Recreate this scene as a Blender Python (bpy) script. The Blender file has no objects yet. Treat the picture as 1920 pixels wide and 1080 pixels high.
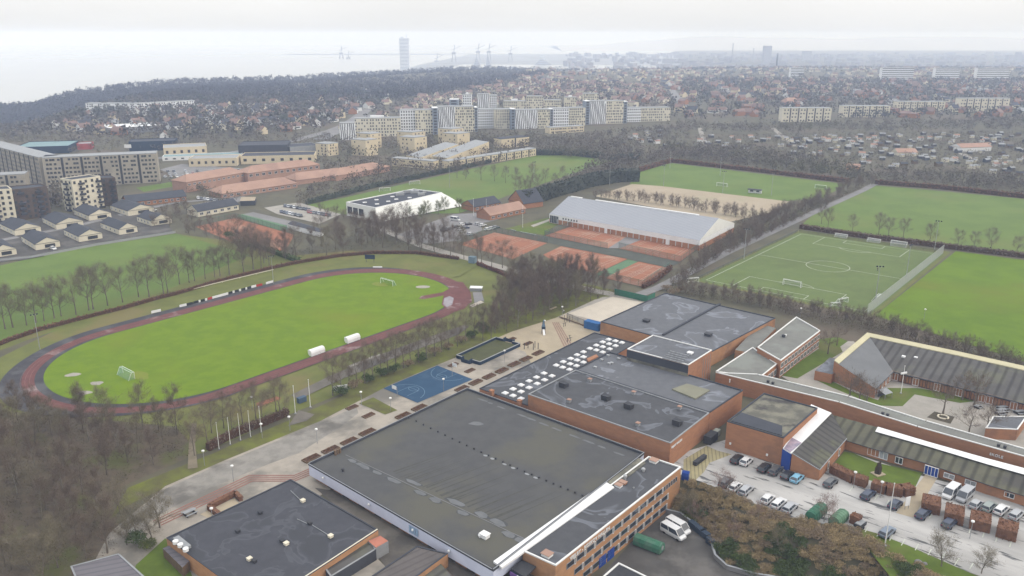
import bpy, math, random
import numpy as np
from mathutils import Vector, Matrix
R = math.radians
random.seed(11)
rng = np.random.default_rng(11)
SC = bpy.context.scene
COL = SC.collection

# ------------------------------------------------------------------ camera
FPX, CAMZ = 1537.0, 98.5            # focal length in photograph pixels (1920 wide), height of the drone
PITCH = math.atan(475 / FPX)
cam = bpy.data.objects.new('camera', bpy.data.cameras.new('camera'))
COL.objects.link(cam)
cam.location = (0, 0, CAMZ)
cam.rotation_euler = (math.pi / 2 - PITCH, 0, 0)
cam.data.sensor_width = 36
cam.data.lens = 36 * FPX / 1920
cam.data.clip_start = 1
cam.data.clip_end = 40000
SC.camera = cam

# ------------------------------------------------------------------ sky, sun, exposure
SUN_EL, SUN_AZ = R(38), R(105)      # azimuth clockwise from +Y (view direction)
w = bpy.data.worlds.new('World')
SC.world = w
w.use_nodes = True
nt = w.node_tree
nt.nodes.clear()
N = nt.nodes.new
L = nt.links.new
out = N('ShaderNodeOutputWorld')
sky = N('ShaderNodeTexSky')
sky.sky_type = 'NISHITA'
sky.sun_disc = False
sky.sun_elevation = SUN_EL
sky.sun_rotation = SUN_AZ
sky.air_density = 1.5
sky.dust_density = 4
bg1 = N('ShaderNodeBackground')
bg1.inputs['Strength'].default_value = 0.05
L(sky.outputs[0], bg1.inputs['Color'])
tc = N('ShaderNodeTexCoord')
sep = N('ShaderNodeSeparateXYZ')
L(tc.outputs['Generated'], sep.inputs[0])
mr = N('ShaderNodeMapRange')        # overcast: the zenith brighter than the horizon
mr.inputs['From Min'].default_value = 0.0
mr.inputs['From Max'].default_value = 1.0
mr.inputs['To Min'].default_value = 0.835
mr.inputs['To Max'].default_value = 1.75
L(sep.outputs['Z'], mr.inputs['Value'])
mp = N('ShaderNodeMapping')
mp.inputs['Scale'].default_value = (1.2, 1.2, 7)
L(tc.outputs['Generated'], mp.inputs['Vector'])
nz = N('ShaderNodeTexNoise')
nz.inputs['Scale'].default_value = 2.6
nz.inputs['Detail'].default_value = 5
L(mp.outputs[0], nz.inputs['Vector'])
mr2 = N('ShaderNodeMapRange')
mr2.inputs['From Min'].default_value = 0.3
mr2.inputs['From Max'].default_value = 0.7
mr2.inputs['To Min'].default_value = 0.95
mr2.inputs['To Max'].default_value = 1.06
L(nz.outputs[0], mr2.inputs['Value'])
mm = N('ShaderNodeMath'); mm.operation = 'MULTIPLY'
L(mr.outputs[0], mm.inputs[0]); L(mr2.outputs[0], mm.inputs[1])
bg2 = N('ShaderNodeBackground')
bg2.inputs['Color'].default_value = (0.985, 0.99, 1.0, 1)
L(mm.outputs[0], bg2.inputs['Strength'])
add = N('ShaderNodeAddShader')
L(bg1.outputs[0], add.inputs[0]); L(bg2.outputs[0], add.inputs[1])
L(add.outputs[0], out.inputs['Surface'])

sd = bpy.data.lights.new('sun', 'SUN')
sd.energy = 0.8
sd.angle = R(25)
sd.color = (1.0, 0.95, 0.88)
sun = bpy.data.objects.new('sun', sd)
COL.objects.link(sun)
sdir = Vector((math.sin(SUN_AZ) * math.cos(SUN_EL), math.cos(SUN_AZ) * math.cos(SUN_EL), math.sin(SUN_EL)))
sun.rotation_euler = sdir.to_track_quat('Z', 'Y').to_euler()
sun.location = (0, 0, 300)

SC.view_settings.view_transform = 'Standard'
SC.view_settings.look = 'None'
SC.view_settings.exposure = 0.0
SC.view_settings.gamma = 1
SC.render.engine = 'CYCLES'
SC.cycles.use_denoising = True
SC.cycles.max_bounces = 4
SC.cycles.diffuse_bounces = 2
SC.cycles.glossy_bounces = 2
SC.cycles.transmission_bounces = 2
SC.cycles.volume_bounces = 2
SC.cycles.transparent_max_bounces = 8

# ------------------------------------------------------------------ helpers
_c, _s = math.cos(PITCH), math.sin(PITCH)
def G(px, py, z=0.0):
    """world point at height z seen at photograph pixel (px, py)"""
    a = (px - 960) / FPX; b = (py - 540) / FPX
    dx = a; dy = _c - b * _s; dz = -_s - b * _c
    t = (z - CAMZ) / dz
    return Vector((dx * t, dy * t, z))
def GL(pts, z=0.0): return [G(p[0], p[1], z) for p in pts]
def HT(bx, by, ty, z0=0.0):
    """height above the point seen at (bx, by) that reaches pixel row ty"""
    p = G(bx, by, z0); lo, hi = z0, z0 + 400
    for _ in range(50):
        m = (lo + hi) / 2; z = m - CAMZ
        d = p.y * _c - z * _s; up = p.y * _s + z * _c
        if 540 - up / d * FPX > ty: lo = m
        else: hi = m
    return m
def inpoly(x, y, poly):
    c = False; j = len(poly) - 1
    for i in range(len(poly)):
        xi, yi = poly[i][0], poly[i][1]; xj, yj = poly[j][0], poly[j][1]
        if (yi > y) != (yj > y) and x < (xj - xi) * (y - yi) / (yj - yi) + xi: c = not c
        j = i
    return c
def sample_poly(poly, n, mind=0.0):
    xs = [p[0] for p in poly]; ys = [p[1] for p in poly]
    o = []; tries = 0
    while len(o) < n and tries < n * 60:
        tries += 1
        x = random.uniform(min(xs), max(xs)); y = random.uniform(min(ys), max(ys))
        if not inpoly(x, y, poly): continue
        if mind and any((x - q[0]) ** 2 + (y - q[1]) ** 2 < mind * mind for q in o): continue
        o.append((x, y))
    return o
def along(pts, step, jit=0.0, side=0.0):
    """points every `step` metres along a polyline of world points"""
    o = []; carry = 0.0
    for a, b in zip(pts, pts[1:]):
        d = Vector((b[0] - a[0], b[1] - a[1])); ln = d.length
        if ln < 1e-6: continue
        u = d / ln; n = Vector((-u.y, u.x)); t = carry
        while t < ln:
            q = Vector((a[0], a[1])) + u * (t + random.uniform(-jit, jit) * step) + n * random.uniform(-side, side)
            o.append((q.x, q.y)); t += step
        carry = t - ln
    return o
def smooth(a, b, x):
    t = min(1, max(0, (x - a) / (b - a))); return t * t * (3 - 2 * t)
def wloc(o):
    v = Vector((0, 0, 0))
    while o is not None:
        v += o.location; o = o.parent
    return v
def tag(o, label=None, cat=None, group=None, kind=None):
    if label: o['label'] = label
    if cat: o['category'] = cat
    if group: o['group'] = group
    if kind: o['kind'] = kind
    return o
def thing(name, loc, label, cat, group=None, rz=0.0, s=1.0):
    o = bpy.data.objects.new(name, None)
    o.empty_display_size = 0.5
    COL.objects.link(o)
    o.location = loc; o.rotation_euler = (0, 0, rz); o.scale = (s, s, s)
    return tag(o, label, cat, group)
def ccw(poly):
    a = sum(poly[i - 1][0] * poly[i][1] - poly[i][0] * poly[i - 1][1] for i in range(len(poly)))
    return list(poly) if a > 0 else list(poly)[::-1]

class MB:
    def __init__(self): self.v = []; self.f = []
    def add(self, v, f):
        n = len(self.v); self.v += [tuple(p) for p in v]; self.f += [tuple(n + i for i in q) for q in f]; return self
    def prism(self, poly, z0, z1, top=True, bottom=False):
        p = ccw(poly); n = len(p)
        v = [(q[0], q[1], z0) for q in p] + [(q[0], q[1], z1) for q in p]
        f = [(i, (i + 1) % n, n + (i + 1) % n, n + i) for i in range(n)]
        if top: f.append(tuple(range(n, 2 * n)))
        if bottom: f.append(tuple(range(n - 1, -1, -1)))
        return self.add(v, f)
    def sheet(self, poly, z=None):
        p = ccw(poly); return self.add([(q[0], q[1], q[2] if z is None else z) for q in p], [tuple(range(len(p)))])
    def box(self, cx, cy, z0, lx, ly, lz, rz=0.0):
        c, s = math.cos(rz), math.sin(rz)
        p = [(cx + x * c - y * s, cy + x * s + y * c) for x, y in ((-lx / 2, -ly / 2), (lx / 2, -ly / 2), (lx / 2, ly / 2), (-lx / 2, ly / 2))]
        return self.prism(p, z0, z0 + lz, True, True)
    def wall(self, A, B, t, z0, z1, off=0.0):
        """box of thickness t standing along A-B; off moves it to the left of A->B"""
        d = Vector((B[0] - A[0], B[1] - A[1])); d.normalize(); n = Vector((-d.y, d.x))
        a = Vector((A[0], A[1])) + n * off; b = Vector((B[0], B[1])) + n * off; h = n * t / 2
        return self.prism([a - h, b - h, b + h, a + h], z0, z1, True, True)
    def beam(self, a, b, w, h=None):
        a = Vector(a); b = Vector(b); d = (b - a).normalized(); h = h or w
        u = d.cross(Vector((0, 0, 1)))
        if u.length < 1e-4: u = Vector((1, 0, 0))
        u.normalize(); k = u.cross(d).normalized()
        v = []
        for q in (a, b):
            for i, j in ((-1, -1), (1, -1), (1, 1), (-1, 1)): v.append(q + u * i * w / 2 + k * j * h / 2)
        return self.add(v, [(0, 1, 2, 3), (7, 6, 5, 4), (0, 4, 5, 1), (1, 5, 6, 2), (2, 6, 7, 3), (3, 7, 4, 0)])
    def tube(self, pts, rad, n=6, cap=True):
        pts = [Vector(p) for p in pts]
        if not hasattr(rad, '__len__'): rad = [rad] * len(pts)
        v = []; f = []
        ref = Vector((1, 0, 0)) if abs((pts[-1] - pts[0]).normalized().x) < 0.9 else Vector((0, 1, 0))
        for i, p in enumerate(pts):
            d = (pts[min(i + 1, len(pts) - 1)] - pts[max(i - 1, 0)]).normalized()
            u = d.cross(ref).normalized(); k = d.cross(u)
            for j in range(n):
                a = 2 * math.pi * j / n
                v.append(p + (u * math.cos(a) + k * math.sin(a)) * rad[i])
        for i in range(len(pts) - 1):
            for j in range(n):
                f.append((i * n + j, i * n + (j + 1) % n, (i + 1) * n + (j + 1) % n, (i + 1) * n + j))
        if cap:
            f.append(tuple(range(n - 1, -1, -1))); f.append(tuple((len(pts) - 1) * n + j for j in range(n)))
        return self.add(v, f)
    def ball(self, c, r, seg=8, ring=5, sz=1.0):
        v = []; f = []
        for i in range(ring + 1):
            t = math.pi * i / ring
            for j in range(seg):
                a = 2 * math.pi * j / seg
                v.append((c[0] + r * math.sin(t) * math.cos(a), c[1] + r * math.sin(t) * math.sin(a), c[2] + r * sz * math.cos(t)))
        for i in range(ring):
            for j in range(seg):
                f.append((i * seg + j, (i + 1) * seg + j, (i + 1) * seg + (j + 1) % seg, i * seg + (j + 1) % seg))
        return self.add(v, f)
    def build(self, name, mat, parent=None, label=None, cat=None, group=None, kind=None, local=False, sm=False):
        me = bpy.data.meshes.new(name)
        v = np.array(self.v, dtype=float)
        lo, hi = v.min(0), v.max(0)
        org = Vector((0, 0, 0)) if local else Vector(((lo[0] + hi[0]) / 2, (lo[1] + hi[1]) / 2, lo[2]))
        me.from_pydata([tuple(p) for p in (v - np.array(org))], [], self.f)
        me.update()
        if sm:
            me.polygons.foreach_set('use_smooth', [True] * len(me.polygons))
        o = bpy.data.objects.new(name, me)
        COL.objects.link(o)
        if parent is not None:
            o.parent = parent; o.location = org if local else org - wloc(parent)
        else: o.location = org
        if mat: me.materials.append(mat)
        return tag(o, label, cat, group, kind)

KIDS = {}
def kids(o):
    if not KIDS.get('n') == len(bpy.data.objects):
        KIDS.clear()
        for q in bpy.data.objects:
            if q.parent: KIDS.setdefault(q.parent.name, []).append(q)
        KIDS['n'] = len(bpy.data.objects)
    return KIDS.get(o.name, [])
PROTOS = []
class Proto:
    """a thing with its parts, copied part by part; the first placing moves the original itself"""
    def __init__(self, root):
        PROTOS.append(self); self.root = root; self.parts = [(c, [g for g in kids(c)]) for c in kids(root)]; self.used = False
    def place(self, loc, rz=0.0, s=(1, 1, 1), label=None, cat=None, group=None, mats=None):
        if not self.used:
            self.used = True; r = self.root; ch = [c for c, _ in self.parts]
        else:
            r = self.root.copy(); COL.objects.link(r); ch = []
            for c, gs in self.parts:
                k = c.copy(); COL.objects.link(k); k.parent = r; ch.append(k)
                for g in gs:
                    q = g.copy(); COL.objects.link(q); q.parent = k
        r.location = loc; r.rotation_euler = (0, 0, rz); r.scale = s if hasattr(s, '__len__') else (s, s, s)
        if 'group' in r and not group: del r['group']
        tag(r, label, cat, group)
        return r

KA = 0.78            # one grey factor that puts all base colours at their real-world level
def M(name, c1, c2=None, sc=0.3, c3=None, sc3=0.03, rough=0.85, thr=(0.35, 0.65), thr3=(0.5, 0.65), coord='pos', stretch=None, bump=0.0, spec=0.12, metal=0.0, rough3=None, rot=0.0, detail=5):
    m = bpy.data.materials.new(name); m.use_nodes = True
    nt = m.node_tree; b = nt.nodes['Principled BSDF']; N = nt.nodes.new; L = nt.links.new
    b.inputs['Roughness'].default_value = rough; b.inputs['Specular IOR Level'].default_value = spec; b.inputs['Metallic'].default_value = metal
    if coord == 'pos':
        src = N('ShaderNodeNewGeometry').outputs['Position']
    else:
        src = N('ShaderNodeTexCoord').outputs['Object']
        oi = N('ShaderNodeObjectInfo'); va = N('ShaderNodeVectorMath'); va.operation = 'ADD'
        ml = N('ShaderNodeVectorMath'); ml.operation = 'SCALE'; ml.inputs['Scale'].default_value = 1.0
        L(oi.outputs['Location'], ml.inputs[0]); L(src, va.inputs[0]); L(ml.outputs[0], va.inputs[1]); src = va.outputs[0]
    if stretch:
        mp = N('ShaderNodeMapping'); mp.inputs['Rotation'].default_value = (0, 0, rot); 
        mp2 = N('ShaderNodeMapping'); mp2.inputs['Scale'].default_value = stretch
        L(src, mp.inputs['Vector']); L(mp.outputs[0], mp2.inputs['Vector']); src2 = mp2.outputs[0]
    else: src2 = src
    def mix(fac, a, bb):
        x = N('ShaderNodeMix'); x.data_type = 'RGBA'
        L(fac, x.inputs['Factor'])
        for s, q in ((6, a), (7, bb)):
            if isinstance(q, tuple): x.inputs[s].default_value = (*q, 1)
            else: L(q, x.inputs[s])
        return x.outputs[2]
    def ns(scale, v, det=detail):
        n = N('ShaderNodeTexNoise'); n.inputs['Scale'].default_value = scale; n.inputs['Detail'].default_value = det; n.inputs['Roughness'].default_value = 0.6
        L(v, n.inputs['Vector']); return n.outputs[0]
    def ramp(v, t):
        r = N('ShaderNodeMapRange'); r.inputs['From Min'].default_value = t[0]; r.inputs['From Max'].default_value = t[1]; r.interpolation_type = 'SMOOTHSTEP'
        L(v, r.inputs['Value']); return r.outputs[0]
    if c2 is None:
        c2 = tuple(x * 0.85 for x in c1)
    c1 = tuple(x * KA for x in c1); c2 = tuple(x * KA for x in c2); c3 = c3 and tuple(x * KA for x in c3)
    n1 = ns(sc, src2)
    col = mix(ramp(n1, thr), c1, c2)
    if c3 is not None:
        f3 = ramp(ns(sc3, src2 if name == 'worn_asphalt' else src), thr3); col = mix(f3, col, c3)
        if rough3 is not None:
            rr = N('ShaderNodeMapRange'); rr.inputs['To Min'].default_value = rough; rr.inputs['To Max'].default_value = rough3
            L(f3, rr.inputs['Value']); L(rr.outputs[0], b.inputs['Roughness'])
    L(col, b.inputs['Base Color'])
    if bump:
        bp = N('ShaderNodeBump'); bp.inputs['Strength'].default_value = bump; L(n1, bp.inputs['Height']); L(bp.outputs[0], b.inputs['Normal'])
    return m
def roofmat(name, base, light, pond, sc=0.09, lo=0.53, streak=None, seed=0.0):
    """roofing felt with dried puddle outlines and wet hollows"""
    m = M(name, base, tuple(x * 0.88 for x in base), sc=0.5, rough=0.8)
    light = tuple(x * KA for x in light); pond = tuple(x * KA for x in pond)
    nt = m.node_tree; b = nt.nodes['Principled BSDF']; N = nt.nodes.new; L = nt.links.new
    old = b.inputs['Base Color'].links[0].from_socket
    g = N('ShaderNodeNewGeometry'); mp = N('ShaderNodeMapping'); mp.inputs['Location'].default_value = (seed, seed * 1.7, 0)
    L(g.outputs['Position'], mp.inputs['Vector'])
    n = N('ShaderNodeTexNoise'); n.inputs['Scale'].default_value = sc; n.inputs['Detail'].default_value = 3; n.inputs['Distortion'].default_value = 0.8
    L(mp.outputs[0], n.inputs['Vector'])
    cr = N('ShaderNodeValToRGB'); e = cr.color_ramp.elements
    e[0].position = 0; e[0].color = (0, 0, 0, 1); e[1].position = lo; e[1].color = (0, 0, 0, 1)
    for p, v in ((lo + 0.012, 0.9), (lo + 0.05, 0.35), (lo + 0.09, 0.0)):
        k = e.new(p); k.color = (v, v, v, 1)
    L(n.outputs[0], cr.inputs[0])
    r2 = N('ShaderNodeMapRange'); r2.inputs['From Min'].default_value = lo + 0.05; r2.inputs['From Max'].default_value = lo + 0.1
    L(n.outputs[0], r2.inputs['Value'])
    x1 = N('ShaderNodeMix'); x1.data_type = 'RGBA'; L(cr.outputs[0], x1.inputs['Factor']); L(old, x1.inputs[6]); x1.inputs[7].default_value = (*light, 1)
    x2 = N('ShaderNodeMix'); x2.data_type = 'RGBA'; L(r2.outputs[0], x2.inputs['Factor']); L(x1.outputs[2], x2.inputs[6]); x2.inputs[7].default_value = (*pond, 1)
    last = x2.outputs[2]
    L(last, b.inputs['Base Color'])
    rr = N('ShaderNodeMapRange'); rr.inputs['To Min'].default_value = 0.8; rr.inputs['To Max'].default_value = 0.45
    L(r2.outputs[0], rr.inputs['Value']); L(rr.outputs[0], b.inputs['Roughness'])
    return m
def stripes(m, axis_rot, period, dark=0.75, width=0.35):
    """multiply a material with fine parallel ribs or mown bands"""
    nt = m.node_tree; b = nt.nodes['Principled BSDF']; N = nt.nodes.new; L = nt.links.new
    old = b.inputs['Base Color'].links[0].from_socket
    g = N('ShaderNodeNewGeometry'); mp = N('ShaderNodeMapping'); mp.inputs['Rotation'].default_value = (0, 0, axis_rot)
    L(g.outputs['Position'], mp.inputs['Vector'])
    wv = N('ShaderNodeTexWave'); wv.wave_type = 'BANDS'; wv.bands_direction = 'X'; wv.inputs['Scale'].default_value = 2 * math.pi / period / 20; wv.inputs['Distortion'].default_value = 0.0
    L(mp.outputs[0], wv.inputs['Vector'])
    r = N('ShaderNodeMapRange'); r.inputs['From Min'].default_value = 0.0; r.inputs['From Max'].default_value = width; r.inputs['To Min'].default_value = dark; r.inputs['To Max'].default_value = 1
    L(wv.outputs['Fac'], r.inputs['Value'])
    vm = N('ShaderNodeVectorMath'); vm.operation = 'SCALE'; L(old, vm.inputs[0]); L(r.outputs[0], vm.inputs['Scale'])
    L(vm.outputs[0], b.inputs['Base Color'])
    return m

# ------------------------------------------------------------------ materials
_v = G(1975, 893, 4.4) - G(1562, 778, 4.4); PHI = math.atan2(_v.y, _v.x)
_v = G(1588, 822, 2.8) - G(1537, 881, 2.8); PHI2 = math.atan2(_v.y, _v.x)
m_ground = M('scrub_ground', (0.135, 0.125, 0.08), (0.105, 0.098, 0.07), sc=0.08, c3=(0.14, 0.115, 0.085), sc3=0.012, bump=0.2)
m_grass = M('infield_grass', (0.155, 0.235, 0.012), (0.128, 0.205, 0.011), sc=0.16, c3=(0.178, 0.215, 0.018), sc3=0.02, thr3=(0.48, 0.72))
m_grass2 = M('field_grass', (0.14, 0.205, 0.045), (0.115, 0.175, 0.038), sc=0.05, c3=(0.155, 0.185, 0.05), sc3=0.012, thr3=(0.5, 0.7))
m_grass3 = M('deep_grass', (0.135, 0.215, 0.012), (0.105, 0.175, 0.012), sc=0.06, c3=(0.155, 0.19, 0.018), sc3=0.015, thr3=(0.5, 0.7))
m_bank = M('bank_grass', (0.165, 0.18, 0.052), (0.135, 0.148, 0.045), sc=0.1, c3=(0.19, 0.165, 0.065), sc3=0.03)
m_verge = M('mossy_verge', (0.145, 0.155, 0.04), (0.115, 0.11, 0.045), sc=0.25, c3=(0.17, 0.19, 0.035), sc3=0.06)
m_lawn = M('lawn', (0.115, 0.165, 0.024), (0.095, 0.135, 0.022), sc=0.3, c3=(0.135, 0.14, 0.04), sc3=0.05)
m_plaza = M('concrete_paving', (0.42, 0.375, 0.315), (0.34, 0.305, 0.26), sc=0.22, c3=(0.19, 0.178, 0.155), sc3=0.045, thr3=(0.46, 0.62))
m_path = M('light_gravel', (0.40, 0.37, 0.33), (0.34, 0.32, 0.28), sc=0.2)
m_tan = M('gravel_playground', (0.44, 0.37, 0.265), (0.39, 0.33, 0.24), sc=0.25)
m_sand = M('pale_sand', (0.60, 0.54, 0.45), (0.55, 0.49, 0.41), sc=0.2)
m_gfield = M('sand_field', (0.43, 0.36, 0.265), (0.39, 0.325, 0.235), sc=0.06, c3=(0.36, 0.32, 0.22), sc3=0.02)
m_asph = M('worn_asphalt', (0.50, 0.485, 0.465), (0.38, 0.37, 0.355), sc=0.3, c3=(0.10, 0.10, 0.10), sc3=1.0, thr3=(0.56, 0.64), stretch=(0.12, 0.6, 1), rot=-PHI, rough3=0.25)
m_yard = M('dark_asphalt', (0.105, 0.10, 0.095), (0.085, 0.08, 0.075), sc=0.2, c3=(0.15, 0.14, 0.13), sc3=0.08)
m_road = M('road_asphalt', (0.26, 0.25, 0.25), (0.21, 0.205, 0.2), sc=0.1)
m_alley = M('alley_paving', (0.20, 0.18, 0.155), (0.16, 0.145, 0.12), sc=0.2, c3=(0.11, 0.10, 0.09), sc3=0.07)
m_clay = M('clay', (0.35, 0.15, 0.088), (0.315, 0.135, 0.08), sc=0.12, c3=(0.4, 0.235, 0.165), sc3=0.05)
m_red = M('red_track', (0.175, 0.075, 0.07), (0.145, 0.064, 0.06), sc=0.3, c3=(0.27, 0.19, 0.185), sc3=0.09, thr3=(0.57, 0.70), rough3=0.35)
m_black = M('black_track', (0.075, 0.073, 0.08), (0.06, 0.058, 0.065), sc=0.3, c3=(0.11, 0.11, 0.115), sc3=0.09)
m_turf = M('artificial_turf', (0.14, 0.185, 0.06), (0.125, 0.17, 0.055), sc=0.15, c3=(0.115, 0.15, 0.05), sc3=0.03)
m_line = M('white_line', (0.62, 0.64, 0.56), (0.5, 0.53, 0.45), sc=0.5)
m_blue = M('blue_court', (0.04, 0.088, 0.155), (0.034, 0.076, 0.138), sc=0.2, c3=(0.055, 0.105, 0.175), sc3=0.1)
m_water = M('sea_water', (0.42, 0.42, 0.41), (0.39, 0.39, 0.385), sc=0.002, rough=0.25, spec=0.6)
m_brick = M('red_brick', (0.42, 0.21, 0.118), (0.36, 0.182, 0.108), sc=0.45, c3=(0.28, 0.155, 0.1), sc3=0.12, thr3=(0.55, 0.72), stretch=(1, 1, 3))
m_brickp = M('pinkish_brick', (0.46, 0.29, 0.22), (0.40, 0.25, 0.195), sc=0.2)
m_brick2 = M('orange_brick', (0.5, 0.275, 0.145), (0.43, 0.235, 0.125), sc=0.4, c3=(0.34, 0.2, 0.12), sc3=0.12, stretch=(1, 1, 3))
m_gym = M('gym_felt', (0.102, 0.102, 0.102), (0.09, 0.09, 0.091), sc=0.25, c3=(0.118, 0.114, 0.094), sc3=0.045, thr3=(0.45, 0.65))
m_felt = roofmat('roof_felt', (0.095, 0.097, 0.104), (0.18, 0.19, 0.215), (0.072, 0.074, 0.082), seed=3.0)
m_felt2 = roofmat('blue_grey_felt', (0.15, 0.155, 0.168), (0.25, 0.265, 0.30), (0.12, 0.124, 0.134), sc=0.07, lo=0.52, seed=9.0)
m_felt3 = roofmat('wet_dark_felt', (0.078, 0.08, 0.092), (0.10, 0.104, 0.118), (0.054, 0.056, 0.064), sc=0.14, lo=0.5, seed=21.0)
m_felt4 = M('pale_grey_felt', (0.22, 0.22, 0.20), (0.19, 0.19, 0.175), sc=0.3, c3=(0.24, 0.25, 0.225), sc3=0.08)
m_moss = M('mossy_felt', (0.13, 0.125, 0.105), (0.235, 0.225, 0.175), sc=0.25, c3=(0.075, 0.07, 0.068), sc3=0.12)
m_corr = stripes(M('corrugated_grey', (0.125, 0.12, 0.115), (0.105, 0.10, 0.095), sc=0.2, c3=(0.15, 0.15, 0.11), sc3=0.08), -PHI, 2.4, 0.62, .5)
m_corr3 = stripes(M('dark_ribbed', (0.11, 0.105, 0.098), (0.085, 0.082, 0.078), sc=0.2, c3=(0.14, 0.14, 0.10), sc3=0.1), -PHI2, 2.2, 0.66, .5)
m_corr2 = stripes(M('mossy_corrugated', (0.14, 0.135, 0.095), (0.11, 0.108, 0.082), sc=0.25, c3=(0.095, 0.09, 0.08), sc3=0.1), -PHI, 2.4, 0.58, .5)
m_mauve = stripes(M('ribbed_sheet', (0.18, 0.17, 0.185), (0.165, 0.155, 0.17), sc=0.2), R(70), 1.5, 0.78)
m_white = M('white_paint', (0.86, 0.86, 0.86), (0.8, 0.8, 0.8), sc=0.3, coord='obj')
m_fascia = M('blue_shaded_fascia', (0.66, 0.7, 0.84), (0.6, 0.64, 0.78), sc=0.35)  # white fascia, the bluish cast of its shade put into the colour
m_fab = M('white_membrane', (0.84, 0.84, 0.8), (0.77, 0.77, 0.73), sc=0.15)
m_cream = M('cream_render', (0.76, 0.7, 0.56), (0.69, 0.64, 0.51), sc=0.1)
m_yellow = M('yellow_flashing', (0.6, 0.55, 0.37), (0.54, 0.5, 0.33), sc=0.25)
m_glass = M('window_glass', (0.035, 0.045, 0.06), (0.05, 0.06, 0.075), sc=0.4, rough=0.15, spec=0.7)
m_glass2 = M('hazy_window_glass', (0.03, 0.034, 0.042), (0.04, 0.045, 0.052), sc=0.1, rough=0.3, spec=0.5)
m_dark = M('dark_metal', (0.05, 0.052, 0.06), (0.065, 0.066, 0.07), sc=0.8, rough=0.6, coord='obj')
m_grey = M('grey_metal', (0.33, 0.34, 0.35), (0.28, 0.29, 0.30), sc=0.5, rough=0.5, coord='obj')
m_steel = M('galvanised_steel', (0.45, 0.46, 0.47), (0.40, 0.41, 0.42), sc=0.5, rough=0.4, metal=0.3, coord='obj')
m_pole = M('white_pole', (0.86, 0.86, 0.84), (0.78, 0.78, 0.76), sc=0.5, coord='obj')
m_blued = M('blue_door', (0.025, 0.075, 0.33), (0.02, 0.065, 0.30), sc=0.4, rough=0.5)
m_navy = M('navy_board', (0.025, 0.045, 0.075), (0.03, 0.05, 0.085), sc=0.5)
m_green = M('green_steel', (0.06, 0.19, 0.12), (0.05, 0.16, 0.10), sc=0.5, rough=0.5, c3=(0.10, 0.20, 0.14), sc3=0.4)
m_tile = M('red_roof_tile', (0.42, 0.27, 0.205), (0.375, 0.24, 0.185), sc=0.15, c3=(0.33, 0.21, 0.165), sc3=0.05)
m_slate = M('dark_slate', (0.075, 0.08, 0.095), (0.065, 0.07, 0.083), sc=0.3)
m_tenroof = stripes(M('pale_steel_roof', (0.36, 0.375, 0.41), (0.345, 0.36, 0.395), sc=0.06), R(-35), 2.0, 0.93)
m_conc = M('grey_beige_concrete', (0.41, 0.375, 0.31), (0.36, 0.33, 0.275), sc=0.06, c3=(0.31, 0.285, 0.24), sc3=0.03)
m_sandst = M('yellow_brick', (0.72, 0.62, 0.44), (0.65, 0.56, 0.4), sc=0.08)
m_wood = M('weathered_wood', (0.20, 0.14, 0.095), (0.16, 0.115, 0.08), sc=1.5, coord='obj')
m_soil = M('planter_soil', (0.085, 0.05, 0.035), (0.12, 0.075, 0.05), sc=1.0, coord='obj')
m_bark = M('bark', (0.21, 0.18, 0.145), (0.14, 0.12, 0.097), sc=1.2, coord='obj', stretch=(1, 1, 0.3))
m_bark2 = M('pale_bark', (0.30, 0.28, 0.23), (0.20, 0.18, 0.14), sc=1.5, coord='obj')
m_twig = M('bare_twig', (0.19, 0.148, 0.115), (0.155, 0.12, 0.095), sc=0.25, coord='obj')
m_twig2 = M('olive_twig', (0.22, 0.19, 0.125), (0.18, 0.155, 0.105), sc=0.25, coord='obj')
m_twig3 = M('reddish_twig', (0.26, 0.17, 0.14), (0.21, 0.13, 0.11), sc=0.4, coord='obj')
m_beech = M('brown_beech_leaf', (0.225, 0.115, 0.07), (0.165, 0.088, 0.058), sc=1.2, coord='obj')
m_bushb = M('brown_bramble', (0.42, 0.32, 0.175), (0.32, 0.245, 0.14), sc=0.5, coord='obj')
m_bushg = M('evergreen_leaf', (0.1, 0.135, 0.05), (0.07, 0.1, 0.04), sc=0.7, coord='obj')
m_bushy = M('yellow_green_leaf', (0.13, 0.15, 0.045), (0.10, 0.12, 0.04), sc=0.6, coord='obj')
m_wood_far = M('far_woodland_twigs', (0.15, 0.135, 0.12), (0.105, 0.097, 0.088), sc=0.02, c3=(0.115, 0.12, 0.1), sc3=0.008)
m_farg = M('far_evergreen', (0.08, 0.092, 0.07), (0.06, 0.07, 0.055), sc=0.02)
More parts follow.
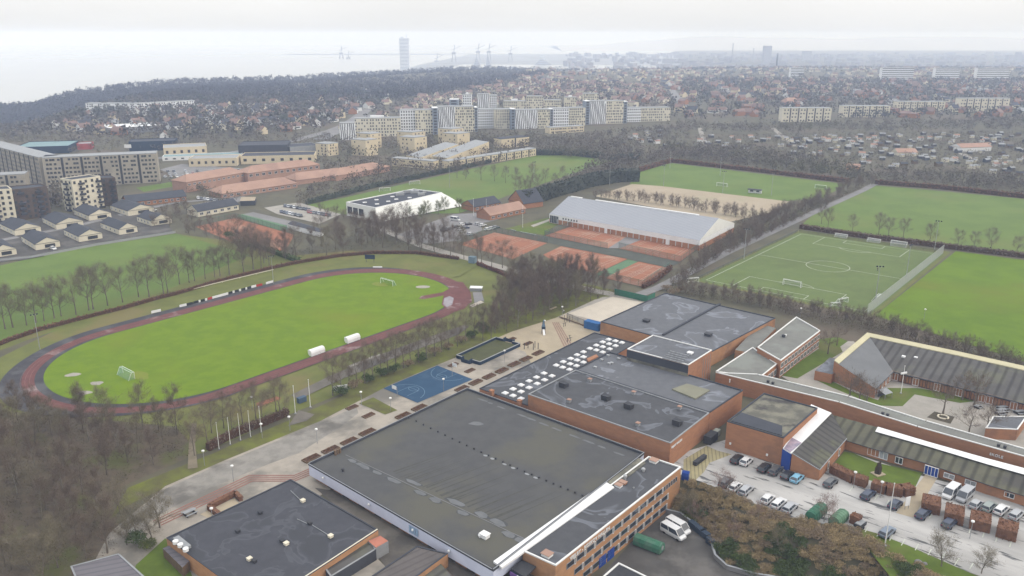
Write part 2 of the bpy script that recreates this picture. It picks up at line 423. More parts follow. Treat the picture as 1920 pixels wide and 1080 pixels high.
# ------------------------------------------------------------------ terrain
YARD = [tuple(G(x, y, -4.5))[:2] for x, y in ((1100, 1110), (1189, 1011), (1249, 955), (1275, 962), (1330, 1003), (1340, 1040), (1362, 1060), (1420, 1076), (1520, 1092), (1620, 1110), (1640, 1200), (1100, 1200))]
_DT = [(-800, 650, 1300), (0, 900, 1650), (75, 1000, 1700), (300, 1500, 2100), (600, 1900, 2500), (900, 2500, 3100), (1100, 2300, 3300), (1500, 2500, 4000), (2600, 3000, 5000)]
def pdist(x, y, poly):
    m = 1e9
    for i in range(len(poly)):
        a = poly[i - 1]; b = poly[i]; dx, dy = b[0] - a[0], b[1] - a[1]
        t = max(0, min(1, ((x - a[0]) * dx + (y - a[1]) * dy) / (dx * dx + dy * dy)))
        m = min(m, math.hypot(x - a[0] - dx * t, y - a[1] - dy * t))
    return m
def hz(x, y):
    """ground height"""
    if -20 < x < 130 and 50 < y < 185:
        if inpoly(x, y, YARD): return -4.55
        d = pdist(x, y, YARD)
        return -4.55 + 4.55 * smooth(0.8, 9.0, d)
    d = math.hypot(x, y)
    if d < 640: return 0.0
    px = 960 + FPX * x / max(y * 0.955, 1) if y > 0 else (-800 if x < 0 else 2600)
    px = max(-800, min(2600, px))
    for a, b in zip(_DT, _DT[1:]):
        if px <= b[0]:
            t = (px - a[0]) / (b[0] - a[0]); D1 = a[1] + (b[1] - a[1]) * t; D2 = a[2] + (b[2] - a[2]) * t; break
    z = -46 * smooth(D1, D2, d)
    if px > 1230: z *= 1 - 0.12 * smooth(1230, 1320, px)
    return z
def lines(lo, hi, f0, f1, fine, grow):
    o = list(np.arange(f0, f1, fine)); st = fine; v = f1
    while v < hi: o.append(v); st = min(st * grow, 160); v += st
    o.append(hi); st = fine; v = f0 - fine
    while v > lo: o.append(v); st = min(st * grow, 160); v -= st
    o.append(lo); return sorted(o)
xs = lines(-7500, 7500, -18, 128, 1.6, 1.25); ys = lines(-60, 11800, 52, 182, 1.6, 1.2)
V = [(x, y, hz(x, y)) for y in ys for x in xs]
nx = len(xs)
Fc = [(j * nx + i, j * nx + i + 1, (j + 1) * nx + i + 1, (j + 1) * nx + i) for j in range(len(ys) - 1) for i in range(nx - 1)]
g = MB().add(V, Fc).build('ground', m_ground, kind='structure', local=True, sm=True)

_z = [0.012]
def lay(name, pts, mat, z=None, world=False, dz=0.006):
    _z[0] += dz
    p = pts if world else GL(pts)
    return MB().sheet([(q[0], q[1]) for q in p], _z[0] if z is None else z).build(name, mat, kind='structure')
def offz(v): _z[0] = v

# sea and land of the bay
seam = MB(); seam.sheet([(-7400, 900), (-800, 1000), (400, 2600), (2200, 3300), (2600, 5200), (2600, 11700), (-7400, 11700)], -44.0)
seam.build('sea', m_water, kind='structure')
m_harb = M('harbour_land', (0.34, 0.35, 0.36), (0.26, 0.27, 0.28), sc=0.006)
MB().sheet([(-470, 3260), (-380, 3240), (-330, 3360), (-250, 4300), (150, 4250), (900, 4100), (1400, 4000), (2600, 4300), (2600, 6500), (-300, 6500), (-450, 4300)], -43.2).build('harbour_ground', m_harb, kind='structure')
MB().sheet([(-1700, 6300), (-900, 6250), (-300, 6500), (-300, 6700), (-1700, 6600)], -43.4).build('harbour_ground', m_harb, kind='structure')
# long ridge on the horizon
m_hill = M('far_hill', (0.58, 0.56, 0.53), (0.52, 0.505, 0.48), sc=0.002)  # wooded ridge, paled in its base colour to stand in for haze
hv = []; hf = []; nh = 90
for i in range(nh + 1):
    t = i / nh; px = 1040 + t * 1080; yd = 9000
    top = 98.5 - yd * ((84 - 14 * smooth(0, 0.25, t) + 1.6 * math.sin(t * 17) + 0.8 * math.sin(t * 41)) - 65) / FPX
    X = (px - 960) / FPX * yd * 0.98
    hv += [(X, yd - 1200, -46), (X, yd, top), (X, yd + 1600, -46)]
for i in range(nh):
    for k in range(2): hf.append((i * 3 + k, i * 3 + 3 + k, i * 3 + 4 + k, i * 3 + 1 + k))
MB().add(hv, hf).build('hill', m_hill, kind='structure', local=True)

# ------------------------------------------------------------------ grass and paving
offz(0.02)
lay('grass_field', [(-60, 512), (60, 484), (180, 461), (330, 438), (425, 458), (470, 476), (400, 520), (300, 556), (150, 605), (0, 655), (-90, 690)], m_grass2)
lay('grass_verge', [(330, 438), (430, 452), (540, 480), (660, 470), (690, 474), (560, 494), (450, 516), (300, 560), (120, 612), (-60, 680), (-60, 655), (150, 600), (300, 549), (420, 500), (470, 478)], m_bank)
lay('stadium_bank', [(-40, 690), (120, 612), (300, 556), (450, 514), (560, 492), (680, 474), (800, 474), (880, 488), (950, 517), (985, 560), (940, 610), (860, 655), (700, 715), (560, 770), (380, 850), (0, 900), (-200, 900), (-200, 780)], m_bank)
lay('woodland_floor', [(-250, 800), (0, 770), (330, 800), (372, 850), (230, 912), (215, 980), (300, 1010), (320, 1060), (240, 1200), (-250, 1200)], M('leaf_litter', (0.15, 0.12, 0.085), (0.11, 0.09, 0.068), sc=0.3, c3=(0.12, 0.125, 0.05), sc3=0.07))
lay('grass_verge', [(205, 975), (240, 915), (400, 850), (560, 780), (700, 715), (830, 665), (960, 605), (1050, 560), (1120, 545), (1120, 566), (1000, 620), (870, 668), (735, 725), (600, 795), (420, 868), (310, 915), (235, 950)], m_verge)
lay('woodland_floor', [(640, 735), (820, 655), (930, 600), (990, 545), (1010, 520), (1110, 535), (1185, 552), (1100, 572), (1000, 606), (880, 655), (700, 722), (645, 745)], m_verge)
# big paved apron below the halls
lay('plaza', [(205, 1000), (310, 912), (420, 864), (600, 790), (735, 720), (870, 664), (1000, 616), (1115, 562), (1180, 548), (1290, 575), (1300, 640), (1130, 660), (960, 740), (890, 790), (760, 830), (600, 930), (660, 1000), (760, 1100), (560, 1200), (100, 1200)], m_plaza)
lay('plaza_asphalt', [(222, 985), (312, 916), (420, 868), (598, 795), (668, 762), (672, 775), (640, 800), (560, 850), (500, 872), (420, 905), (330, 948), (285, 975), (250, 1010)], M('weathered_asphalt', (0.31, 0.29, 0.26), (0.25, 0.235, 0.21), sc=0.35, c3=(0.15, 0.14, 0.125), sc3=0.09, thr3=(0.48, 0.68)))
lay('alley', [(590, 915), (660, 925), (800, 990), (960, 1085), (960, 1160), (780, 1150), (680, 1000), (620, 940)], m_alley)
lay('playground', [(870, 660), (960, 622), (1062, 590), (1115, 622), (1110, 642), (1035, 700), (1000, 690), (985, 660), (955, 650)], m_tan)
lay('sand_court', [(1066, 588), (1150, 556), (1205, 567), (1127, 604)], m_sand)
lay('path', [(1062, 590), (1070, 583), (1130, 557), (1150, 556), (1066, 588)], m_path)
for k in range(4):
    lay('brick_paving', [(1035 + k * 3.4, 605), (1037 + k * 3.4, 604.4), (1062 + k * 5.2, 655), (1059.5 + k * 5.2, 656)], M('paving_brick', (0.33, 0.22, 0.17), (0.28, 0.19, 0.15), sc=1.0) if k == 0 else bpy.data.materials['paving_brick'])
# red stripes across the plaza
for k in range(4):
    o = k * 3.6
    pts = [(287 + k * 5, 978 + k * 2.6), (467 + k * 2, 892 + o), (552, 892 + o * 1.02), (582, 879 + o * 1.1)]
    W = GL(pts); poly = []
    for i, p in enumerate(W):
        d = (W[min(i + 1, 3)] - W[max(i - 1, 0)]).normalized(); n = Vector((-d.y, d.x, 0)) * 0.17
        poly.append((p + n, p - n))
    mbs = MB(); _z[0] += 0.006
    for (a, b), (c, d) in zip(poly, poly[1:]): mbs.sheet([a, b, d, c], _z[0])
    mbs.build('paving_stripe', M('red_stripe_brick', (0.34, 0.15, 0.12), (0.29, 0.13, 0.10), sc=0.8) if k == 0 else bpy.data.materials['red_stripe_brick'], kind='structure')
lay('blue_court', [(719, 729), (820, 686), (886.5, 712), (783, 756)], m_blue)
lay('grass_patch', [(673, 757), (700, 746), (745, 770), (722, 778)], m_verge)
lay('path', [(352, 880), (371, 878), (366, 832), (369, 795), (360, 795), (354, 835)], M('muddy_path', (0.25, 0.21, 0.15), (0.2, 0.17, 0.12), sc=.4))
lay('clay_patch', [(480, 757), (520, 744), (528, 748), (484, 764)], m_clay)
lay('path', [(540, 800), (575, 790), (590, 778), (560, 770)], m_alley)
lay('gravel_strip', [(650, 688), (700, 668), (725, 662), (700, 675), (660, 692)], m_path)
lay('path', [(560, 750), (640, 712), (760, 664), (860, 628), (880, 612), (870, 610), (740, 655), (620, 705), (545, 742)], m_alley)

# ------------------------------------------------------------------ stadium
TC, TT, TR, TL = Vector((-84.13, 274.52)), 0.8797, 34.89, 80.53
def stad(r, u0=None, n=40):
    o = []
    c, s = math.cos(TT), math.sin(TT)
    for sgn in (1, -1):
        for i in range(n + 1):
            a = -math.pi / 2 + math.pi * i / n if sgn > 0 else math.pi / 2 + math.pi * i / n
            rr = r(a) if callable(r) else r
            u = TL / 2 * sgn + rr * math.cos(a); v = rr * math.sin(a)
            o.append((TC.x + u * c - v * s, TC.y + u * s + v * c))
    return o
def ring(name, r0, r1, mat):
    a = stad(r0); b = stad(r1); n = len(a); _z[0] += 0.006
    return MB().add([(p[0], p[1], _z[0]) for p in a + b], [(i, n + i, n + (i + 1) % n, (i + 1) % n) for i in range(n)]).build(name, mat, kind='structure')
def r_out(a):                        # the old black surface outside: wide round the left bend, none on the near side
    a = (a + math.pi) % (2 * math.pi) - math.pi        # +90 deg: far straight, 180: left bend, -90: near straight
    far = math.sin(a)
    if far >= 0.95: return 44.6
    if abs(a) > math.pi / 2: return 41.6 + 5.2 * smooth(-0.95, 0.1, far) - 2.2 * smooth(0.2, 0.95, far)
    return 41.0 + 3.6 * smooth(0.1, 0.9, far)
def r_in(a):
    left = max(0, -math.cos(a)); return 35.4 + 2.0 * left ** 0.7
ring('running_track', 34.7, r_out, m_black)
ring('running_track', r_in, lambda a: 40.7 + 0.9 * max(0, math.cos(a)), m_red)
m_lane = M('faded_lane_line', (0.36, 0.22, 0.20), (0.27, 0.12, 0.10), sc=0.4)
for k in range(1, 4): ring('lane_line', lambda a, k=k: r_in(a) + 1.22 * k, lambda a, k=k: r_in(a) + 1.22 * k + 0.06, m_lane)
def tk(u, v):
    c, s = math.cos(TT), math.sin(TT); return (TC.x + u * c - v * s, TC.y + u * s + v * c)
lay('running_track', [(842, 527), (868, 530), (882, 548), (885, 566), (870, 580), (838, 590), (852, 560), (850, 540)], m_red)
lay('infield', stad(34.9), m_grass, world=True)
lay('jump_runway', [(785, 561), (790, 556), (830, 549), (846, 540), (856, 552), (850, 572), (835, 578), (828, 572), (832, 555), (795, 562)], m_red)
lay('puddle', [(833, 560), (843, 556), (851, 560), (848, 572), (838, 577), (831, 571)], M('wet_puddle', (0.30, 0.27, 0.29), (0.24, 0.20, 0.22), sc=0.4, rough=0.15))
for p, rr in (((137, 704), 2.2), ((182, 720), 2.0), ((157, 738), 2.2)):
    q = G(*p); lay('bare_patch', [(q.x + rr * math.cos(a) * random.uniform(.8, 1.2), q.y + 0.7 * rr * math.sin(a) * random.uniform(.8, 1.2)) for a in np.linspace(0, 6.28, 14)[:-1]], m_path, world=True)
q = G(793, 539); lay('bare_patch', [(q.x + 3 * math.cos(a), q.y + 2 * math.sin(a)) for a in np.linspace(0, 6.28, 12)[:-1]], m_path, world=True)
m_worn = M('worn_grass', (0.20, 0.245, 0.03), (0.195, 0.225, 0.04), sc=.5)
def oval(name, px, py, rx, ry, mat):
    q = G(px, py); ph = random.random() * 6; c_, s_ = math.cos(TT), math.sin(TT)
    lay(name, [(q.x + (rx * math.cos(a) * (1 + .25 * math.sin(2 * a + ph))) * c_ - ry * math.sin(a) * (1 + .2 * math.sin(3 * a)) * s_, q.y + rx * math.cos(a) * s_ + ry * math.sin(a) * c_) for a in np.linspace(0, 6.283, 20)[:-1]], mat, world=True)
for px, py, rx, ry in ((262, 705, 2.2, 4), (712, 534, 2.2, 4)): oval('worn_grass', px, py, rx, ry, m_worn)
lay('long_jump_pit', [(880, 574), (901, 565), (908, 568), (886, 577)], m_sand)
lay('concrete_pad', [(886, 549), (903, 549), (908, 566), (901, 565), (890, 570)], m_road)
lay('path', [(848, 521), (856, 517), (888, 498), (892, 500), (862, 519)], m_bank)

# ------------------------------------------------------------------ artificial pitch with its lines
PX, PY, PTH, PLN, PW = 106.51, 309.69, -0.68495, 107.45, 64.26
def pit(u, v):
    c, s = math.cos(PTH), math.sin(PTH); return (PX + u * c - v * s, PY + u * s + v * c)
offz(0.03)
lay('turf_surround', [pit(-36, -4.5), pit(36.5, -6), pit(36.5, PLN + 9), pit(-36, PLN + 9)], m_bank, world=True)
lay('artificial_pitch', [pit(-34.5, -3), pit(35, -3), pit(35, PLN + 2.5), pit(-34.5, PLN + 2.5)], m_turf, world=True)
ln = MB(); zl = _z[0] + 0.012
def pl(a, b, w=0.22):
    A = Vector(pit(*a)); B = Vector(pit(*b)); d = (B - A).normalized() * w / 2; n = Vector((-d.y, d.x))
    ln.sheet([A - n - d, B - n + d, B + n + d, A + n - d], zl + 0.004 * (len(ln.f) % 5))
h = PW / 2
for a, b in (((-h, 0), (h, 0)), ((-h, PLN), (h, PLN)), ((-h, 0), (-h, PLN)), ((h, 0), (h, PLN)), ((-h, PLN / 2), (h, PLN / 2))): pl(a, b)
for v0, sg in ((0, 1), (PLN, -1)):
    for hw, dp in ((20.16, 16.5), (9.16, 5.5)):
        pl((-hw, v0), (-hw, v0 + sg * dp)); pl((hw, v0), (hw, v0 + sg * dp)); pl((-hw, v0 + sg * dp), (hw, v0 + sg * dp))
    an = [k for k in np.linspace(0, math.pi, 25) if math.sin(k) * 9.15 + 11 > 16.5]
    for a, b in zip(an, an[1:]): pl((9.15 * math.cos(a), v0 + sg * (11 + 9.15 * math.sin(a))), (9.15 * math.cos(b), v0 + sg * (11 + 9.15 * math.sin(b))))
for a, b in zip(np.linspace(0, 6.2832, 41), np.linspace(0, 6.2832, 41)[1:]): pl((9.15 * math.cos(a), PLN / 2 + 9.15 * math.sin(a)), (9.15 * math.cos(b), PLN / 2 + 9.15 * math.sin(b)))
ln.build('pitch_lines', m_line, kind='structure')

# ------------------------------------------------------------------ the other playing fields, courts and roads
offz(0.03)
lay('grass_field', [(1792, 471), (1990, 497), (2100, 720), (1960, 690), (1640, 592)], m_grass3)
lay('grass_field', [(1500, 424), (1530, 398), (1640, 348), (1760, 358), (1990, 380), (1990, 495), (1760, 455)], m_grass2)
lay('grass_field', [(1180, 348), (1190, 325), (1258, 306), (1590, 346), (1540, 372), (1470, 377)], m_grass2)
lay('sand_field', [(1115, 368), (1185, 345), (1240, 349), (1480, 378), (1445, 398), (1370, 416)], m_gfield)
lay('grass_field', [(555, 388), (640, 372), (850, 324), (1005, 291), (1060, 291), (1150, 300), (1085, 322), (965, 362), (905, 385), (860, 400), (640, 402)], m_grass2)
lay('grass_field', [(255, 352), (330, 340), (350, 345), (270, 360)], m_grass2)
lay('lawn', [(945, 430), (1012, 412), (1058, 402), (1072, 408), (1040, 424), (1022, 441)], m_lawn)
lay('path', [(995, 423), (1052, 403), (1058, 404), (1000, 426)], m_path)
for nm, q in (('a', [(860, 458), (927, 436), (1026, 456), (962, 486)]), ('b', [(1021, 442), (1077, 422), (1180, 441), (1140, 466)]), ('c', [(1160, 466), (1212, 445), (1314, 462), (1275, 491)]), ('d', [(1018, 478), (1052, 462), (1176, 486), (1118, 513), (1060, 502)]), ('e', [(1122, 519), (1198, 491), (1254, 503), (1203, 538)]), ('f', [(365, 425), (440, 409), (552, 440), (540, 462), (515, 478), (430, 452)])):
    lay('clay_court', q, m_clay)
lay('hard_court', [(1118, 514), (1177, 487), (1196, 491), (1137, 520)], M('green_court', (0.12, 0.22, 0.12), (0.11, 0.19, 0.11), sc=0.3))
lay('hard_court', [(440, 405), (455, 402), (550, 426), (525, 433)], bpy.data.materials['green_court'])
lay('hard_court', [(455, 402), (475, 398), (590, 425), (552, 427)], m_road)
lay('court_path', [(1005, 449), (1020, 443), (1142, 467), (1158, 467), (1276, 493), (1254, 502), (1196, 490), (1172, 484), (1050, 461)], M('dark_path', (0.10, 0.11, 0.09), (0.085, 0.09, 0.075), sc=0.2))  # plain dark surface colour for the path between the courts
lay('court_path', [(1140, 466), (1178, 442), (1212, 446), (1162, 466)], m_road)
ctl = MB()
for q in ([(872, 458), (927, 440), (1014, 457), (960, 479)], [(1032, 442), (1078, 426), (1170, 442), (1135, 461)], [(1172, 465), (1213, 449), (1302, 463), (1268, 485)], [(1030, 477), (1054, 466), (1165, 487), (1116, 507)], [(1134, 519), (1199, 495), (1243, 504), (1200, 531)]):
    W = GL(q)
    for s0, s1 in ((0.04, 0.46), (0.54, 0.96)):
        A = W[0].lerp(W[3], s0), W[1].lerp(W[2], s0), W[1].lerp(W[2], s1), W[0].lerp(W[3], s1)
        segs = [(A[i], A[(i + 1) % 4]) for i in range(4)] + [(A[0].lerp(A[3], .15), A[1].lerp(A[2], .15)), (A[0].lerp(A[3], .85), A[1].lerp(A[2], .85)), (A[0].lerp(A[1], .5), A[3].lerp(A[2], .5))]
        for a, b in segs:
            d = (b - a).normalized() * 0.05; n = Vector((-d.y, d.x, 0)); ctl.sheet([a - n, b - n, b + n, a + n], _z[0] + 0.02 + 0.004 * (len(ctl.f) % 7))
ctl.build('court_lines', m_line, kind='structure')
def strip(name, pts, wd, mat, z=None):
    W = GL(pts); _z[0] += 0.006; m = MB(); e = []
    for i, p in enumerate(W):
        d = (W[min(i + 1, len(W) - 1)] - W[max(i - 1, 0)]); d.z = 0; d.normalize(); n = Vector((-d.y, d.x, 0)) * wd / 2; e.append((p + n, p - n))
    for (a, b), (c, d) in zip(e, e[1:]): m.sheet([a, b, d, c], _z[0])
    return m.build(name, mat, kind='structure')
strip('road', [(690, 418), (740, 440), (790, 461), (850, 478), (920, 496), (1000, 518), (1110, 545), (1200, 562)], 5.5, m_path)
strip('road', [(1190, 556), (1235, 540), (1290, 512), (1360, 475), (1430, 443), (1480, 420), (1540, 392), (1620, 356), (1640, 345)], 5.0, m_road)
lay('car_park', [(745, 440), (800, 420), (850, 402), (925, 398), (935, 412), (900, 420), (905, 432), (860, 452), (800, 458)], m_road)
lay('car_park', [(495, 390), (560, 380), (640, 402), (600, 420), (520, 402)], m_path)
lay('car_park', [(300, 318), (340, 308), (480, 318), (420, 332), (340, 336)], m_road)
lay('car_park', [(360, 385), (450, 366), (470, 372), (400, 395)], m_road)
lay('housing_court', [(-40, 500), (60, 482), (180, 459), (325, 436), (300, 398), (200, 392), (100, 405), (-40, 432)], m_yard)
strip('road', [(-20, 455), (60, 440), (140, 425), (260, 395), (330, 380), (430, 372)], 5.0, m_road)
for a, b in (((120, 470), (30, 430)), ((200, 455), (110, 415)), ((270, 440), (190, 400)), ((60, 485), (-10, 455))): strip('driveway', [a, b], 11, m_yard)
strip('road', [(1255, 165), (1290, 206)], 14, m_road); strip('road', [(1335, 158), (1412, 196)], 14, m_road)
strip('path', [(1312, 240), (1326, 282)], 5, m_path); strip('path', [(1448, 240), (1490, 275)], 5, m_path); strip('path', [(1790, 282), (1830, 302)], 5, m_path)
strip('road', [(700, 215), (620, 245), (560, 262), (430, 288), (250, 300)], 12, m_road)
strip('road', [(600, 262), (640, 242), (690, 205)], 14, m_road)
# ------------------------------------------------------------------ car park, school yard, service yard
offz(0.02)
lay('car_park', [(1250, 880), (1275, 850), (1370, 822), (1480, 850), (1560, 880), (1600, 850), (1720, 890), (1990, 960), (1990, 1120), (1850, 1085), (1640, 1008), (1560, 985), (1470, 968), (1345, 915)], m_asph)
m_hatch = stripes(M('yellow_hatching', (0.38, 0.335, 0.19), (0.33, 0.295, 0.18), sc=0.4), R(10), 0.9, 0.62)
lay('hatched_paving', [(1280, 900), (1282, 862), (1325, 836), (1345, 845), (1372, 852), (1330, 868), (1320, 885), (1300, 905)], m_hatch)
lay('lawn', [(1566, 868), (1583, 847), (1600, 850), (1645, 868), (1729, 887), (1716, 914), (1690, 913), (1644, 904), (1607, 895), (1580, 881)], m_lawn)
lay('lawn', [(1592, 986), (1640, 999), (1700, 1022), (1840, 1084), (1900, 1120), (1700, 1120), (1620, 1020)], m_lawn)
lay('garden_path', [(1735, 890), (1757, 897), (1712, 971), (1680, 962)], m_tan)
pk = MB(); zp = _z[0] + 0.01
for (x0, y0), (x1, y1) in (((1611, 908), (1616, 899)), ((1593, 921), (1600, 912)), ((1640, 937), (1646, 928)), ((1662, 947), (1667, 938)), ((1742, 972), (1748, 962)), ((1792, 986), (1796, 977)), ((1817, 1000), (1820, 989)), ((1842, 1008), (1846, 997)), ((1867, 1016), (1870, 1005)), ((1893, 1026), (1897, 1013)), ((1600, 990), (1606, 980)), ((1622, 998), (1628, 988)), ((1644, 1006), (1651, 996)), ((1668, 1014), (1674, 1003)), ((1690, 1023), (1697, 1011)), ((1716, 1032), (1722, 1020)), ((1740, 1041), (1747, 1029)), ((1765, 1049), (1772, 1037)), ((1790, 1060), (1798, 1047)), ((1818, 1067), (1825, 1056))):
    a = G(x0, y0); b = G(x1, y1); d = (b - a).normalized() * 0.09; n = Vector((-d.y, d.x, 0)); pk.sheet([a - n, b - n, b + n, a + n], zp)
pk.build('parking_lines', m_line, kind='structure')
lay('service_yard', YARD, m_yard, z=-4.5, world=True)
lay('school_yard', [(1440, 690), (1560, 640), (1600, 640), (1700, 720), (1940, 760), (1990, 900), (1700, 800), (1560, 765)], m_path)
lay('lawn', [(1462, 704), (1538, 652), (1575, 650), (1580, 660), (1495, 710)], m_lawn)
lay('lawn', [(1447, 712), (1455, 709), (1500, 720), (1480, 728)], m_lawn)
lay('lawn', [(1528, 712), (1560, 727), (1640, 760), (1650, 752), (1600, 735), (1530, 700)], m_lawn)
lay('lawn', [(1640, 760), (1662, 728), (1720, 728), (1850, 750), (1800, 756), (1715, 740), (1692, 762), (1670, 762)], m_lawn)
lay('soil_bed', [(1738, 783), (1752, 772), (1790, 782), (1782, 795)], M('soil', (0.10, 0.085, 0.06), (0.08, 0.07, 0.05), sc=0.5))
lay('lawn', [(1515, 640), (1570, 632), (1590, 640), (1555, 665)], m_lawn)
lay('lawn', [(255, 1060), (310, 1010), (345, 1040), (360, 1080), (340, 1140), (230, 1140)], m_lawn)
lay('planting_bed', [(375, 965), (440, 935), (448, 945), (390, 972)], m_tan)
# ------------------------------------------------------------------ building helpers
_wm = {}
def win(parent, A, B, s, wdt, z0, h, mull=1, fm=None, pm=None, name='window', pane=True, dep=0.1):
    """one window on the wall A->B (outside on the right hand side), its left edge s metres from A"""
    fm = fm or m_white; pm = pm or m_glass
    key = (round(wdt, 2), round(h, 2), mull, fm.name, pm.name, name, pane)
    A = Vector((A[0], A[1], 0)); B = Vector((B[0], B[1], 0)); d = (B - A).normalized(); n = Vector((d.y, -d.x, 0))
    loc = A + d * (s + wdt / 2) + n * 0.0; loc.z = z0
    rz = math.atan2(d.y, d.x)
    if key not in _wm:
        f = MB(); t = 0.09
        if pane:
            f.box(0, -dep / 2, 0, wdt, dep, t); f.box(0, -dep / 2, h - t, wdt, dep, t)
            for x in [-wdt / 2 + t / 2, wdt / 2 - t / 2] + [-wdt / 2 + wdt * (k + 1) / (mull + 1) for k in range(mull)]: f.box(x, -dep / 2, t + 0.001, t, dep, h - 2 * t - 0.002)
            p = MB().box(0, -0.02, t, wdt - 2 * t, 0.05, h - 2 * t)
        else: f.box(0, -dep / 2, 0, wdt, dep, h); p = None
        me = []
        for q, mt, nm in ((f, fm if pane else pm, name), (p, pm, 'pane')):
            if q is None: continue
            o = q.build(nm, mt, local=True); me.append(o.data); bpy.data.objects.remove(o)
        _wm[key] = me
    me = _wm[key]
    o = bpy.data.objects.new(name, me[0]); COL.objects.link(o); o.parent = parent; o.location = loc - wloc(parent); o.rotation_euler = (0, 0, rz)
    if len(me) > 1:
        k = bpy.data.objects.new('pane', me[1]); COL.objects.link(k); k.parent = o
    return o
def ring_parapet(W, z, h, t, mat, parent, name='parapet'):
    m = MB(); p = ccw(W)
    for i in range(len(p)):
        a = Vector(p[i][:2]); b = Vector(p[(i + 1) % len(p)][:2]); d = (b - a).normalized()
        m.wall(a, b - d * t, t, z, z + h, off=t / 2 - 0.03)
    return m.build(name, mat, parent)
def block(name, roof, z, label, cat, wallm, roofm, base=0.0, par=(None, 0.3), group=None, world=False):
    W = [Vector((p[0], p[1], z)) for p in roof] if world else GL(roof, z)
    cx = sum(p.x for p in W) / len(W); cy = sum(p.y for p in W) / len(W)
    r = thing(name, (cx, cy, base), label, cat, group)
    MB().prism(W, base, z, top=False).build('wall', wallm, r)
    MB().sheet(W, z - 0.04).build('roof', roofm, r)
    if par[0]: ring_parapet(W, z + 0.002, par[1], 0.32, par[0], r)
    return r, W
def stain(parent, zs, blobs, mat, name='puddle_mark'):
    for i, (px, py, rx, ry, rot) in enumerate(blobs):
        c = G(px, py, zs); k = 16; ph = random.random() * 6
        MB().sheet([(c.x + rx * math.cos(a) * (1 + .2 * math.sin(3 * a + ph)) * math.cos(rot) - ry * math.sin(a) * math.sin(rot), c.y + rx * math.cos(a) * math.sin(rot) + ry * math.sin(a) * (1 + .2 * math.sin(2 * a + ph)) * math.cos(rot)) for a in np.linspace(0, 2 * math.pi, k + 1)[:-1]], zs + 0.004 * (1 + i % 3)).build(name, mat, parent)
def roofbox(parent, px, py, z, l, wd, h, mat, name='roof_vent', rz=None, lid=None):
    q = G(px, py, z)
    m = MB().box(q.x, q.y, z - 0.02, l, wd, h * 0.85, AX if rz is None else rz)
    o = m.build(name, mat, parent)
    MB().box(q.x, q.y, z + h * 0.85 - 0.018, l * 1.18, wd * 1.18, h * 0.15, AX if rz is None else rz).build('cap', lid or mat, o)
    return o
def mushroom(parent, px, py, z, r, h, mat, name='roof_vent'):
    q = G(px, py, z)
    return MB().tube([(q.x, q.y, z - .02), (q.x, q.y, z + h * .5), (q.x, q.y, z + h * .52), (q.x, q.y, z + h * .8), (q.x, q.y, z + h)], [r * .6, r * .6, r, r * .9, r * .3], 10).build(name, mat, parent)
def text_on(parent, A, B, s, zc, size, txt, mat, out=0.08):
    A = Vector((A[0], A[1], 0)); B = Vector((B[0], B[1], 0)); d = (B - A).normalized(); n = Vector((d.y, -d.x, 0))
    cu = bpy.data.curves.new('lettering', 'FONT'); cu.body = txt; cu.size = size; cu.extrude = 0.05; cu.offset = 0.02; cu.space_character = 1.12
    t = bpy.data.objects.new('lettering', cu); COL.objects.link(t)
    dg = bpy.context.evaluated_depsgraph_get()
    me = bpy.data.meshes.new_from_object(t.evaluated_get(dg)); bpy.data.objects.remove(t)
    o = bpy.data.objects.new('lettering', me); COL.objects.link(o); me.materials.clear(); me.materials.append(mat)
    loc = A + d * s + n * out; loc.z = zc; o.parent = parent; o.location = loc - wloc(parent)
    o.rotation_euler = (math.pi / 2, 0, math.atan2(d.y, d.x)); return o
AX = math.atan2(*(lambda v: (v.y, v.x))(G(1257, 832, 6.3) - G(990, 740, 6.3)))      # main axis of the sports halls

# ------------------------------------------------------------------ the great sports hall
ZG = 4.0
W = GL([(578, 872), (925, 1072), (1208, 852), (876, 730)], ZG)
cen = sum(W, Vector()) / 4
hall = thing('sports_hall', (cen.x, cen.y, 0), 'huge flat dark grey roofed sports hall with blue-shaded white fascia in the foreground', 'sports hall')
ins = [p + (cen - p).normalized() * 1.6 for p in W]
MB().prism(ins, -4.6, ZG - 2.6, top=False).build('wall', m_brick, hall)
MB().prism([p + (cen - p).normalized() * 0.1 for p in W], ZG - 2.6, ZG - 0.03, top=False, bottom=True).build('fascia', m_fascia, hall)
MB().sheet(W, ZG - 0.02).build('roof', m_gym, hall)
p4 = MB(); q = ccw(W)
for i in range(4):
    a, b = Vector(q[i][:2]), Vector(q[(i + 1) % 4][:2]); d = (b - a).normalized(); p4.wall(a, b - d * 0.4, 0.4, ZG, ZG + (0.5 if i != 0 else 0.35), off=0.17)
p4.build('parapet', m_slate, hall)
cp = MB()
for i in range(4):
    a, b = Vector(q[i][:2]), Vector(q[(i + 1) % 4][:2]); d = (b - a).normalized(); cp.wall(a, b - d * 0.16, 0.16, ZG + 0.36 if i == 0 else ZG + 0.51, ZG + 0.42 if i == 0 else ZG + 0.57, off=0.05)
cp.build('coping', m_grey, hall)
for k in range(25):                                              # the line of little outlets
    t = k / 24; px, py = 767 + (1092 - 767) * t, 784 + (930 - 784) * t + 4 * math.sin(t * 3.1)
    mushroom(hall, px, py, ZG, 0.26, 0.42, m_dark, 'roof_outlet')
stain(hall, ZG, [(767 + 325 * t, 786 + 146 * t + 4 * math.sin(t * 3.1), .6, .35, AX) for t in (.44, .48, .55, .6, .68, .73)], m_grey, 'chalky_stain')
gut = MB(); A = G(648, 853, ZG); B = G(1000, 1018, ZG); gut.wall(A, B, 0.22, ZG - 0.01, ZG + 0.05)
A2 = G(745, 757, ZG) ; 
